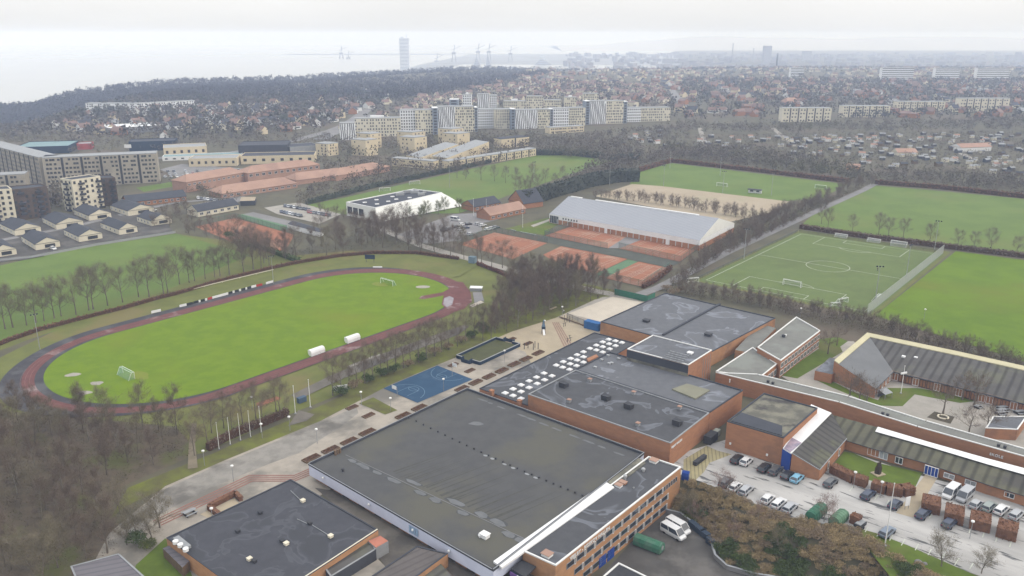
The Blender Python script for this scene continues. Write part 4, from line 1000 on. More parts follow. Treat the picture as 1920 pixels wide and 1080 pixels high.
# club houses
gable('club_house', G(919, 414), G(985, 400), 11, 3.2, 6.5, 'red tiled brick club house at the end of the small car park', 'club house', m_brick, m_tile, wins=(6, .9, 1.3))
gable('club_house', G(890, 397), G(938, 388), 12, 3.0, 6.0, 'dark roofed brick club house left of the red tiled one', 'club house', m_brick, m_slate, wins=(5, .8, 1.3))
gable('club_house', G(982, 392), G(1018, 387), 16, 3.5, 10.0, 'steep dark gabled club house in front of the black hedge', 'club house', m_brick, m_slate)
# bicycle sheds by the left courts
block('long_shed', GL([(538, 420), (600, 436), (608, 430), (548, 413)], 2.4), 2.4, 'long dark roofed shed behind the left clay court', 'shed', m_white, m_slate, world=True)
block('kiosk', GL([(450, 377), (478, 376), (480, 369), (452, 369)], 3.0), 3.0, 'small dark kiosk with a sandy roof near the red roofed school', 'kiosk', m_slate, m_gfield, world=True)
# terraced bungalows
TERR = [((305, 1035), (505, 1000), (170, 950), 'nearest the mown field corner'), ((670, 965), (835, 925), (545, 905), 'middle of the front row'), ((1010, 905), (1145, 875), (830, 835), 'right of the front row middle'), ((1280, 830), (1420, 795), (1160, 790), 'at the right end behind bare trees'), ((-60, 1100), (150, 1075), (-190, 1000), 'cut by the left picture edge'), ((130, 912), (300, 868), (0, 850), 'second row, leftmost'), ((480, 860), (645, 815), (345, 790), 'second row, second from the left'), ((755, 785), (905, 750), (625, 730), 'second row, below the white tower block'), ((1085, 745), (1215, 700), (905, 685), 'second row, rightmost')]
for a, b, c, nm in TERR:
    A, B, C = [G(q[0] / 4.5, 240 + q[1] / 4.5) for q in (a, b, c)]
    d = (B - A).normalized(); n = Vector((-d.y, d.x, 0)); n = n if n.y > 0 else -n
    dep = max(14, min(24, (C - A).length)); wd = (B - A).length
    # ridge runs away from the viewer: build with the side wall as front
    side = A + (C - A).normalized() * dep
    r, cs = gable('bungalow', side, A, wd, 3.1, 5.6, 'cream bungalow with dark slate roof, ' + nm, 'bungalow', m_cream, m_slate, over=.15)
    A_, B_, C_, D_ = cs
    for k in range(4): win(r, A_, B_, 1.2 + k * (dep - 2) / 4, 1.5, .9, 1.3, 0, m_white, m_glass2, dep=.12)
    win(r, B_, C_, wd * .38, wd * .42, .7, 1.6, 2, m_dark, m_glass2, dep=.12)
gable('long_house', G(372, 407), G(448, 393), 11, 3.3, 6.2, 'long cream house with a dark slate roof by the tennis fence', 'house', m_cream, m_slate, wins=(6, .9, 1.4))
gable('dark_house', G(240, 389), G(350, 377), 14, 3.3, 6.2, 'wide dark roofed building behind the bungalows', 'building', m_brick, m_slate, wins=(10, .9, 1.4))
# long slab of grey flats
def slab(name, P, depth, h, label, wm, rm, cat='apartment block', floors=6, bay=9.0, wsz=(1.5, 1.4), group=None, z0=0.0, slots=True, cols=3, mats=None, maxw=100, skip=0.12, band=False):
    r = thing(name, (P[0].x, P[0].y, z0), label, cat, group)
    off_ = []
    for i, p in enumerate(P):
        d = (P[min(i + 1, len(P) - 1)] - P[max(i - 1, 0)]).normalized(); n = Vector((-d.y, d.x, 0)); n = n if n.y > 0 else -n; off_.append(p + n * depth)
    poly = list(P) + off_[::-1]
    MB().prism(poly, z0, z0 + h, top=False).build('wall', wm, r); MB().prism(poly, z0 + h - .05, z0 + h + .5, True).build('roof', rm, r)
    cnt = 0; extra = MB(); fh = h / floors
    for a, b in zip(P, P[1:]):
        Ln = (b - a).length; nb = max(1, round(Ln / bay)); bw = Ln / nb; d = (b - a).normalized(); n = Vector((d.y, -d.x, 0))
        for k in range(nb):
            if slots and k: MB().wall(a + d * (k * bw - .7), a + d * (k * bw + .7), .3, z0 + .2, z0 + h - .1, off=-.05).build('stair_slot', m_dark, r)
            if band: continue
            for f in range(floors):
                for c in range(cols):
                    if random.random() < skip: continue
                    s = k * bw + 1.2 + (bw - 2.4) * (c + .5) / cols - wsz[0] / 2 + (random.choice((-.35, 0, .35)) if skip > .1 else 0)
                    if cnt < maxw: win(r, a, b, s, wsz[0], z0 + f * fh + fh * .28, wsz[1], 0, pm=m_glass2, pane=False, dep=.12); cnt += 1
                    else:
                        A0 = a + d * s; extra.wall(A0, A0 + d * wsz[0], .12, z0 + f * fh + fh * .28, z0 + f * fh + fh * .28 + wsz[1], off=-.0)
    if extra.v: tag(extra.build('window_rows', m_glass2, r), kind='stuff')
    if band:
        for f in range(floors):
            for a, b in zip(P, P[1:]): MB().wall(a, b, .2, z0 + f * fh + fh * .35, z0 + f * fh + fh * .8, off=0.0).build('window_band', m_glass2, r)
    return r
def zz(p, z=0.0): return Vector((p.x, p.y, z))
PA = [zz(G(78, 297, 20)), zz(G(293, 288, 20))]
slab('grey_flats', PA, 13, 20, 'long grey brown seven storey slab of flats, right arm with square windows', m_conc, m_grey, floors=7, bay=11.5, cols=4, wsz=(1.5, 1.4))
slab('grey_flats', [zz(G(-60, 262, 20)), zz(G(72, 296, 20))], 13, 20, 'receding arm of the grey brown flats, ribbed with dark stair slots', m_conc, m_grey, floors=7, bay=9, cols=3, wsz=(1.2, 1.3), maxw=60)
slab('grey_flats', [zz(G(-60, 332, 12)), zz(G(46, 327, 12))], 12, 12, 'lower grey flats peeping over the dark blocks at the left edge', m_conc, m_grey, floors=4, bay=11, cols=3)
# new white and dark blocks
def tower(name, roofpx, h, label, wm, floors, cols, balc=None, maxw=100):
    W = [zz(p) for p in GL(roofpx, h)]
    r = thing(name, tuple(W[0]), label, 'apartment block')
    MB().prism(W, 0, h, top=False).build('wall', wm, r); MB().sheet(W, h - .05).build('roof', m_slate, r); ring_parapet(W, h, .4, .4, wm, r)
    c = ccw(W); fh = h / floors
    for a, b in zip(c, c[1:] + c[:1]):
        d = b - a; nn = Vector((d.y, -d.x))
        if nn.y > 0: continue
        Ln = d.length; k = max(1, round(Ln / 3.2))
        for f in range(floors):
            for j in range(k):
                if random.random() < .12: continue
                win(r, a, b, Ln * (j + .22) / k + random.uniform(-.2, .2), 1.3, f * fh + .8, 1.6, 0, pm=m_glass2, pane=False, dep=.12)
                if balc and j % 3 == 1:
                    u = d.normalized(); q = a + u * (Ln * (j + .5) / k); MB().wall(q - u * 1.6, q + u * 1.6, 1.3, f * fh + .1, f * fh + 1.2, off=-.65).build('balcony', balc, r)
    return r
tower('white_flats', [(113, 335.5), (134, 338.5), (188, 331), (166, 328)], 18.5, 'white seven storey block with scattered dark windows and balconies', m_cream, 6, 6, m_dark)
tower('dark_flats', [(189, 335), (216, 334), (206, 329), (180, 330)], 16.5, 'dark brown block attached right of the white seven storey block', M('dark_brick', (0.13, 0.10, 0.085), (0.11, 0.085, 0.07), sc=.2), 6, 4, m_dark)
tower('dark_flats', [(20, 357), (88, 350), (76, 345), (10, 351)], 17, 'dark brick block with balconies at the left, before the grey slab', bpy.data.materials['dark_brick'], 6, 5, m_slate)
tower('white_flats', [(-30, 358), (22, 355), (14, 349), (-40, 351)], 18, 'white block cut by the left picture edge', m_cream, 6, 5, m_slate)
# red roofed school
gable('red_roofed_school', G(352, 361), G(460, 341), 15, 7.0, 10.5, 'two storey red roofed school wing nearest the grey flats', 'school', m_brickp, m_tile, hip=.12, wins=(12, 4.3, 1.3))
gable('red_roofed_school', G(466, 343), G(600, 325), 15, 7.0, 10.5, 'two storey red roofed school wing with the big dark windows', 'school', m_brickp, m_tile, hip=.12, wins=(12, 4.0, 1.8))
gable('red_roofed_school', G(416, 373), G(558, 352), 17, 3.4, 7.0, 'low red roofed school wing in front of the two storey ones', 'school', m_brickp, m_tile, hip=.1, wins=(12, .9, 1.4))
gable('red_roofed_school', G(556, 347), G(655, 334), 17, 3.4, 7.0, 'low red roofed school wing in the middle of the tree line', 'school', m_brickp, m_tile, hip=.1)
gable('red_roofed_school', G(630, 340), G(732, 321), 15, 4.0, 7.5, 'right end of the red roofed school', 'school', m_brickp, m_tile, hip=.2)
# yellow brick four storey blocks
YB_ = [(593, 635, 268, 290, 'leftmost'), (660, 709, 261, 290, 'second from the left'), (670, 716, 249, 276, 'behind the second'), (750, 801, 256, 286, 'middle one'), (745, 798, 246, 272, 'behind the middle one'), (830, 881, 249, 277, 'front right'), (822, 869, 240, 268, 'back right')]
for x0, x1, yt, yb, nm in YB_:
    A, B = G(x0, yb + 1), G(x1, yb); h = HT((x0 + x1) / 2, yb, yt); xm = (x0 + x1) / 2
    slab('yellow_block', [A, G(x0 + (x1 - x0) * .55, yb + 3), B], 13, h, 'yellow brick four storey block, ' + nm + ' of the cluster', m_sandst, m_grey, floors=4, bay=12, cols=3, wsz=(1.1, 1.4), slots=False, skip=.25)
slab('low_terrace', [G(842, 318), G(1005, 292)], 8, 6, 'low yellow terrace along the far edge of the mown field', m_sandst, m_grey, cat='terrace', floors=2, bay=9, cols=3, wsz=(1.0, 1.2), slots=True)
slab('low_terrace', [G(735, 311), G(812, 318)], 8, 6, 'short yellow terrace with blue grey roof above the tree line', m_sandst, m_grey, cat='terrace', floors=2, bay=8, cols=3, wsz=(1.0, 1.2), slots=False)
for x0, y0, x1, y1, nm in ((788, 305, 860, 290, 'left slanting wing'), (838, 306, 917, 285, 'right slanting wing')):
    A, B = G(x0, y0), G(x1, y1); d = (B - A).normalized(); n = Vector((-d.y, d.x, 0)); r = thing('slanting_school', tuple(A), 'sandy school building with a rising teal grey roof, ' + nm, 'school')
    C, D = B + n * 14, A + n * 14; Z = Vector((0, 0, 1))
    MB().add([A, B, C, D, A + Z * 4, B + Z * 9, C + Z * 10, D + Z * 5], [(0, 1, 5, 4), (1, 2, 6, 5), (2, 3, 7, 6), (3, 0, 4, 7)]).build('wall', m_sandst, r)
    MB().add([A + Z * 4, B + Z * 9, C + Z * 10, D + Z * 5], [(0, 1, 2, 3)]).build('roof', m_grey, r)
slab('flat_block', [G(940, 278), G(992, 273)], 12, 8, 'flat yellow block with a dark glazed middle left of the wood', m_sandst, m_slate, floors=2, bay=14, cols=3)
# long housing row of white and yellow facades
m_wh = M('white_facade', (0.92, 0.93, 0.95), (0.85, 0.86, 0.88), sc=.02)
m_ye = M('straw_facade', (0.74, 0.69, 0.56), (0.66, 0.62, 0.50), sc=.03)
m_sl = M('slate_blue_facade', (0.28, 0.32, 0.38), (0.24, 0.28, 0.34), sc=.03)
ROW = [(638, 667, 232, 263, 'w'), (666, 752, 223, 257, 'y'), (752, 780, 207, 252, 'g'), (780, 812, 207, 252, 'y'), (812, 822, 203, 252, 's'), (822, 854, 201, 250, 'w'), (854, 890, 201, 248, 'y'), (890, 896, 202, 247, 's'), (896, 928, 206, 241, 'g'), (928, 958, 206, 242, 'y'), (958, 966, 205, 243, 's'), (966, 1008, 207, 242, 'w'), (1008, 1031, 206, 241, 'y'), (1031, 1037, 205, 239, 's'), (1037, 1066, 204, 237, 'g'), (1066, 1097, 203, 236, 'y'), (1097, 1105, 190, 234, 's'), (1105, 1136, 190, 233, 'w'), (1136, 1168, 190, 232, 'y'), (1168, 1175, 191, 231, 's'), (1175, 1201, 203, 229, 'g'), (1201, 1256, 203, 228, 'y')]
BACK = [(843, 860, 187, 222, 's'), (868, 884, 178, 220, 'g'), (895, 917, 177, 219, 'w'), (918, 932, 179, 218, 'g'), (944, 985, 190, 219, 'y'), (987, 1018, 181, 218, 'y'), (1020, 1052, 188, 217, 'y'), (1058, 1080, 183, 215, 'y'), (1093, 1121, 176, 214, 'y')]
_sty = {'w': ('white flats with wavy dark strips', m_wh), 'y': ('straw coloured flats with scattered windows', m_ye), 'g': ('white flats with a regular window grid', m_wh), 's': ('narrow slate glazed stair bay', m_sl)}
for grp, seq, dp in (('front', ROW, 13), ('rear', BACK, 12)):
    for i, (x0, x1, yt, yb, st_) in enumerate(seq):
        A, B = G(x0, yb), G(x1, yb - .02 * (x1 - x0) if grp == 'front' else yb); h = HT((x0 + x1) / 2, yb, yt)
        lb = _sty[st_][0] + ', ' + ['first', 'second', 'third', 'fourth', 'fifth', 'sixth', 'seventh', 'eighth', 'ninth', 'tenth', 'eleventh', 'twelfth', 'thirteenth', 'fourteenth', 'fifteenth', 'sixteenth', 'seventeenth', 'eighteenth', 'nineteenth', 'twentieth', 'twenty-first', 'twenty-second'][i] + ' from the left in the %s row' % grp
        r = thing('flats', tuple(A), lb, 'apartment block', 'long row of new flats beyond the fields')
        d = (B - A).normalized(); n = Vector((-d.y, d.x, 0)); poly = [A, B, B + n * dp, A + n * dp]; Ln = (B - A).length
        MB().prism(poly, 0, h, top=False).build('wall', _sty[st_][1], r); MB().prism(poly, h - .05, h + .6, True).build('roof', m_grey if st_ != 's' else m_wh, r)
        fl = max(3, round(h / 3.0)); fh = h / fl
        if st_ == 's':
            for f in range(fl): win(r, A, B, Ln * .2, Ln * .6, f * fh + .6, 1.9, 0, pm=m_glass2, pane=False)
            continue
        if st_ == 'w':
            cols = max(4, round(Ln / 2.0))
            for c in range(cols):
                for f in range(fl):
                    if len(kids(r)) > 90: break
                    s = Ln * (c + .3) / cols + .45 * math.sin(f * .9 + c * 1.3); win(r, A, B, max(.1, s), .8, f * fh, fh * .99, 0, pm=m_glass2, pane=False)
        else:
            cols = min(max(4, round(Ln / 2.4)), 96 // fl)
            for c in range(cols):
                for f in range(fl):
                    if st_ == 'y' and random.random() < .18: continue
                    s = Ln * (c + .25) / cols + (random.uniform(-.4, .5) if st_ == 'y' else 0); win(r, A, B, max(.1, s), min(1.3, Ln / cols * .55), f * fh + .7, 1.7, 0, pm=m_glass2, pane=False)
        if i % 3 == 1: MB().box(*((A + B) / 2 + n * 6).to_2d(), h + .5, Ln * .3, 4, 2.0, math.atan2(d.y, d.x)).build('roof_plant', m_wh, r)
slab('low_block', [G(1031, 251), G(1095, 247)], 10, 6, 'low sandy block in front of the long row of flats', m_sandst, m_grey, floors=2, bay=20, cols=8, slots=False)
# slabs on the right
for x0, x1, yt, yb, nm in ((1465, 1557, 203, 229, 'first from the left'), (1578, 1667, 199, 220, 'second from the left'), (1680, 1770, 191, 211, 'third from the left'), (1797, 1890, 185, 209, 'last on the right')):
    A, B = G(x0, yb), G(x1, yb); slab('yellow_slab', [A, B], 12, HT((x0 + x1) / 2, yb, yt), 'pale yellow four storey slab above the allotments, ' + nm, m_cream, m_grey, floors=4, bay=9, cols=2, wsz=(1.7, 1.6))
for x0, x1, yt, yb, nm in ((1652, 1711, 127, 152, 'left'), (1752, 1797, 128, 152, 'middle'), (1830, 1890, 128, 152, 'right')):
    A, B = GT(x0, yb), GT(x1, yb); h = HT((x0 + x1) / 2, yb, yt); z0 = hz(A.x, A.y)
    slab('white_slab', [zz(A), zz(B)], 14, h, 'distant white slab with long window bands, %s of three' % nm, m_wh, m_grey, floors=7, bay=200, band=True, slots=False)
A, B = GT(1482, 145), GT(1506, 145); slab('white_slab', [zz(A), zz(B)], 14, HT(1494, 145, 127), 'small distant white block left of the three white slabs', m_wh, m_grey, floors=6, bay=200, band=True, slots=False)
slab('white_terrace', [GT(163, 214), GT(260, 210), GT(367, 204)], 12, 11, 'long white curved terrace below the wooded ridge', m_wh, m_grey, floors=4, bay=12, cols=3, wsz=(1.8, 1.5), slots=False)
# shopping centre
m_teal = M('teal_roof', (0.25, 0.36, 0.37), (0.21, 0.31, 0.33), sc=.02)
def shed(px, yb, h, dp, nm, lab, wm, rm, cat='store', wins=None):
    A, B = G(px[0], yb[0]), G(px[1], yb[1]); d = (B - A).normalized(); n = Vector((-d.y, d.x, 0)); P = [A, B, B + n * dp, A + n * dp]
    r, _ = block(nm, P, h, lab, cat, wm, rm, world=True, par=(wm, .4))
    Ln = (B - A).length
    for k in range(wins or 0): win(r, A, B, Ln * (k + .3) / wins, Ln / wins * .35, h * .35, h * .35, 0, pm=m_glass2, pane=False)
    return r
shed((308, 389), (294, 290), 7, 25, 'store', 'yellow store with small dark windows in the shopping centre', m_sandst, m_grey, wins=6)
shed((305, 455), (302, 296), 3, 14, 'arcade', 'teal roofed shopping arcade with a white arch', m_white, m_teal, wins=10)
shed((355, 445), (313, 311), 6, 20, 'store', 'low pale yellow store facing its car park', m_sandst, m_grey, wins=7)
shed((452, 590), (308, 305), 6, 22, 'store', 'wide sandy store behind the car park trees', m_sandst, m_slate, wins=8)
shed((448, 540), (294, 292), 9, 30, 'store', 'dark glazed store in the shopping centre', m_slate, m_slate)
shed((545, 600), (292, 288), 7, 22, 'store', 'grey store at the end of the shopping centre', m_grey, m_slate)
sg = shed((243, 330), (284, 281), 8, 22, 'store', 'dark store with a white sign beyond the grey flats', m_navy, m_slate)
a = G(250, 278, 3); MB().box(a.x - 4, a.y - 1.5, 3.5, 6, .3, 3).build('sign_panel', m_white, sg)
shed((145, 172), (281, 280), 5, 14, 'store', 'small red store among the car parks', M('red_cladding', (0.45, 0.10, 0.10)), m_grey)
shed((30, 130), (290, 287), 6, 40, 'store', 'wide teal roofed store on the left', m_navy, m_teal)
shed((205, 300), (252, 246), 6, 40, 'store', 'long pale roofed store below the white terrace', m_grey, m_wh)
gable('red_roofed_hall', G(1475, 199), G(1500, 199), 30, 5, 11, 'large red roofed hall behind the first yellow slab', 'hall', m_brick, m_tile, hip=.2)
gable('allotment_hall', G(1802, 285), G(1858, 283), 14, 4.0, 6.5, 'allotment club hall with an orange roof and white front', 'hall', m_white, m_tile)
gable('allotment_hall', G(1683, 292), G(1720, 292), 12, 3.0, 5.5, 'smaller orange roofed hall among the garden huts', 'hall', m_cream, m_tile)
gable('brick_cabin', G(1588, 319), G(1612, 320), 9, 3.0, 4.5, 'small orange brick cabin at the edge of the wood', 'cabin', m_brick2, m_tile)
# ---- far towers and harbour
def far(name, px, yt, d, z0, wd, dp, lab, cat, mat, top=None):
    p = G(px, 65, CAMZ - 1e-6) if False else None
    X = (px - 960) / FPX * d * .972; z1 = CAMZ - d * (yt - 65) / FPX
    r = thing(name, (X, d, z0), lab, cat); MB().box(X, d, z0, wd, dp, z1 - z0 - 1).build('shaft', mat, r)
    MB().box(X, d, z1 - 1.0, wd * (1.02 if top is None else top), dp * (1.02 if top is None else top), 1.0).build('top', mat, r); return r, X, z1
m_far = M('far_facade', (0.80, 0.84, 0.92), (0.72, 0.76, 0.84), sc=.02)  # pale bluish base colour carries part of the haze on the high-rise
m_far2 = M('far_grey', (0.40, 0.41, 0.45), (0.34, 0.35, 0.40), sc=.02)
m_fwin = M('far_glass_band', (0.62, 0.68, 0.78), (0.55, 0.6, 0.7), sc=.02)  # window bands lightened the same way, haze put into the colour
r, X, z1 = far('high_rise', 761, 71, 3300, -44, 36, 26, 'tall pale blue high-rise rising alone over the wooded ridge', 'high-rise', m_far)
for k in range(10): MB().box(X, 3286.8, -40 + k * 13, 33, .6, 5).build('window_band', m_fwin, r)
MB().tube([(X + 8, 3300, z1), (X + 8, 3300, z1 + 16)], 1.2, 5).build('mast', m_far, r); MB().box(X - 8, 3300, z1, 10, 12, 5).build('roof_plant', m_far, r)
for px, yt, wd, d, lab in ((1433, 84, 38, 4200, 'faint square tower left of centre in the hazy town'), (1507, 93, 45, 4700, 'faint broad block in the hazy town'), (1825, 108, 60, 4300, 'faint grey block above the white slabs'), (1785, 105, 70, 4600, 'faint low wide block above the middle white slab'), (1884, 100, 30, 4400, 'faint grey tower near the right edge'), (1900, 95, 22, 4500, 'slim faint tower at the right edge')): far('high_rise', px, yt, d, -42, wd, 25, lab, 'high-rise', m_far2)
for px, yt, d, wd, lab in ((1453, 97, 3000, 7, 'dark thin chimney beside the faint square tower'), (1369, 80, 4400, 7, 'tall thin chimney in the haze'), (1408, 88, 4600, 6, 'faint thin spire in the hazy town'), (1256, 100, 4500, 6, 'faint chimney right of the harbour')):
    X = (px - 960) / FPX * d * .972; z1 = CAMZ - d * (yt - 65) / FPX; r = thing('chimney', (X, d, -42), lab, 'chimney'); MB().tube([(X, d, -42), (X, d, z1)], [wd * .6, wd * .35], 8).build('stack', m_slate if px == 1453 else m_far2, r)
    MB().tube([(X, d, z1 - 5), (X, d, z1 - 1)], [wd * .5, wd * .5], 8).build('collar', m_far2, r)
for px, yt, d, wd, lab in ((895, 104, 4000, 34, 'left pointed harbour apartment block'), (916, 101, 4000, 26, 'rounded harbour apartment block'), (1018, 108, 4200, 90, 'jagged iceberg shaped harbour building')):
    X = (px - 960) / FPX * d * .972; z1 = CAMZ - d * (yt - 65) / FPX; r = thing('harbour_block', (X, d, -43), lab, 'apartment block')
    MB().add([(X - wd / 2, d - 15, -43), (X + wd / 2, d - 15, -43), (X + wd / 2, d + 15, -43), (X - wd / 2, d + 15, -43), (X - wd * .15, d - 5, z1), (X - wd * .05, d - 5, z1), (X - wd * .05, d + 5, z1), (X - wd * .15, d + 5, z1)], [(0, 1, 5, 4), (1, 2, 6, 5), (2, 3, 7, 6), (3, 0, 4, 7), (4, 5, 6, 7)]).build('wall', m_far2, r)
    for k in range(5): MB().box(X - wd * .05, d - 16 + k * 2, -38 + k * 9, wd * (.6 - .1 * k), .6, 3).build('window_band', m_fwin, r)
CR = [(643, 84, 5200), (656, 92, 5200), (852, 82, 4600), (897, 80, 4500), (917, 80, 4500), (957, 84, 4700), (820, 97, 4700), (1152, 97, 4600), (1196, 97, 4700)]
for i, (px, yt, d) in enumerate(CR):
    X = (px - 960) / FPX * d * .972; z1 = CAMZ - d * (yt - 65) / FPX
    r = thing('harbour_crane', (X, d, -43), ['ghostly harbour crane left of the high-rise, taller one', 'ghostly harbour crane left of the high-rise, lower one', 'faint harbour crane right of the high-rise', 'faint crane over the left pointed harbour block', 'faint crane over the rounded harbour block', 'faint leaning crane between rounded block and iceberg building', 'low faint crane just right of the high-rise', 'faint crane left of the far town', 'faint crane right of its twin before the far town'][i], 'crane')
    m = MB()
    for x, y in ((-12, -8), (12, -8), (12, 8), (-12, 8)): m.beam((X + x, d + y, -43), (X + x * .4, d + y * .4, z1 - 45), 3)
    m.build('portal', m_far2, r); MB().box(X, d, z1 - 47, 22, 12, 8).build('cabin', m_far2, r)
    MB().beam((X, d, z1 - 40), (X + 6, d, z1), 3.4).build('tower', m_far2, r)
    MB().beam((X - 14, d, z1 - 30), (X + 38, d, z1 - 8), 2.2).build('jib', m_far2, r)
# ------------------------------------------------------------------ vehicles
m_tyre = M('tyre', (0.03, 0.03, 0.03), coord='obj'); m_lamp = M('lamp_glass', (0.6, 0.6, 0.58), rough=.2, coord='obj'); m_tail = M('tail_lamp', (0.35, 0.02, 0.02), rough=.3, coord='obj')
CARC = {'black': (.025, .026, .03), 'navy': (.03, .045, .085), 'dark grey': (.09, .095, .10), 'grey': (.2, .21, .22), 'silver': (.42, .43, .45), 'white': (.72, .72, .72), 'light blue': (.22, .48, .66), 'red': (.30, .04, .035), 'blue grey': (.16, .2, .26), 'greenish grey': (.27, .31, .29)}
_cm = {}
def carmat(c):
    if c not in _cm:
        q = CARC[c]; _cm[c] = M('car_paint_' + c.replace(' ', '_'), q, tuple(x * .93 for x in q), sc=1.5, rough=.28, spec=.6, coord='obj')
    return _cm[c]
def loft(stn):
    """stn: list of (x, half width low, half width belt, z low, z belt)"""
    v = []; f = []
    for x, wl, wb, zl, zb in stn:
        v += [(x, -wl, zl), (x, -wb, zl + (zb - zl) * .45), (x, -wb * .97, zb - .06), (x, -wb * .86, zb), (x, wb * .86, zb), (x, wb * .97, zb - .06), (x, wb, zl + (zb - zl) * .45), (x, wl, zl)]
    n = 8
    for i in range(len(stn) - 1):
        for j in range(n): f.append((i * n + j, (i + 1) * n + j, (i + 1) * n + (j + 1) % n, i * n + (j + 1) % n))
    f.append(tuple(range(n))); f.append(tuple((len(stn) - 1) * n + j for j in range(n - 1, -1, -1)))
    return v, f
_cp = {}
def car_proto(kind, color):
    if (kind, color) in _cp: return _cp[(kind, color)]
    pm = carmat(color)
    nm = {'hatch': 'parked_car', 'estate': 'parked_car', 'van': 'minibus', 'bus': 'minibus'}[kind]
    r = thing(nm, (0, 0, 0), 'car', 'car')
    if kind in ('hatch', 'estate'):
        L_ = 2.05 if kind == 'hatch' else 2.3
        st = [(-L_, .70, .78, .42, .78), (-L_ + .12, .78, .87, .30, .92), (-1.2, .80, .90, .26, .95), (0, .80, .90, .26, .94), (1.0, .80, .89, .26, .92), (L_ - .35, .76, .86, .28, .80), (L_, .62, .74, .38, .62)]
        gx0, gx1, tx0, tx1, zt, wt = (-L_ + .12, 1.0, -L_ + (.55 if kind == 'hatch' else .3), .25, 1.46, .62)
    else:
        L_ = 2.6; st = [(-L_, .82, .92, .4, 1.1), (-L_ + .08, .86, .96, .3, 1.18), (0, .86, .97, .28, 1.18), (1.6, .86, .96, .28, 1.16), (2.3, .84, .92, .3, 1.0), (L_, .74, .84, .38, .75)]
        gx0, gx1, tx0, tx1, zt, wt = (-L_ + .05, 2.05, -L_ + .12, 1.2, 2.15, .84)
    v, f = loft(st); MB().add(v, f).build('body', pm, r, local=True, sm=False)
    zb = st[2][4] - .02; wb = .82 if kind in ('hatch', 'estate') else .93
    g = [(gx0, -wb, zb), (gx1, -wb, zb), (gx1, wb, zb), (gx0, wb, zb), (tx0, -wt, zt - .05), (tx1, -wt, zt - .05), (tx1, wt, zt - .05), (tx0, wt, zt - .05)]
    MB().add(g, [(0, 1, 5, 4), (1, 2, 6, 5), (2, 3, 7, 6), (3, 0, 4, 7), (4, 5, 6, 7)]).build('windows', m_glass, r, local=True)
    rf = MB().add([(tx0 - .03, -wt - .02, zt - .06), (tx1 + .03, -wt - .02, zt - .06), (tx1 + .03, wt + .02, zt - .06), (tx0 - .03, wt + .02, zt - .06), (tx0 + .08, -wt + .06, zt), (tx1 - .05, -wt + .06, zt), (tx1 - .05, wt - .06, zt), (tx0 + .08, wt - .06, zt)], [(0, 1, 5, 4), (1, 2, 6, 5), (2, 3, 7, 6), (3, 0, 4, 7), (4, 5, 6, 7)])
    for s in (-1, 1):
        for a, b in (((gx0 + .02, s * wb, zb), (tx0, s * wt, zt - .05)), ((gx1, s * wb, zb), (tx1, s * wt, zt - .05)), (((gx0 + gx1) / 2 - .2, s * wb * 1.005, zb), ((tx0 + tx1) / 2 - .1, s * wt * 1.01, zt - .05))): rf.beam(a, b, .09)
        if kind in ('van', 'bus'): rf.add([(gx0, s * (wb + .01), zb), (tx1 - 1.6, s * (wb + .01), zb), (tx1 - 1.6, s * (wt + .03), zb + .2), (gx0, s * (wt + .05), zb + .2)], [(0, 1, 2, 3)])
    rf.build('roof', pm, r, local=True)
    for x in (-1.3 if kind != 'van' else -1.6, 1.28 if kind != 'van' else 1.7):
        for y in (-.8, .8): MB().tube([(x, y - .1, .32), (x, y + .1, .32)], .32, 10).build('wheel', m_tyre, r, local=True)
    for y in (-.6, .6):
        MB().box(L_ - .12, y, .56, .2, .3, .13).build('headlight', m_lamp, r, local=True); MB().box(-L_ + .03, y, .7, .1, .24, .14).build('tail_light', m_tail, r, local=True)
    _cp[(kind, color)] = Proto(r); return _cp[(kind, color)]
def car(px, py, dirpx, color, label, kind='hatch', group=None, z=0.0, cat='car', s=1.0, flip=False):
    p = G(px, py + 3, z); q = G(px + dirpx[0], py + 3 + dirpx[1], z); d = q - p
    return car_proto(kind, color).place((p.x, p.y, z + .012), math.atan2(d.y, d.x) + (math.pi if flip else 0), s * 1.1, label, cat, group)
U = (14, -12.5)
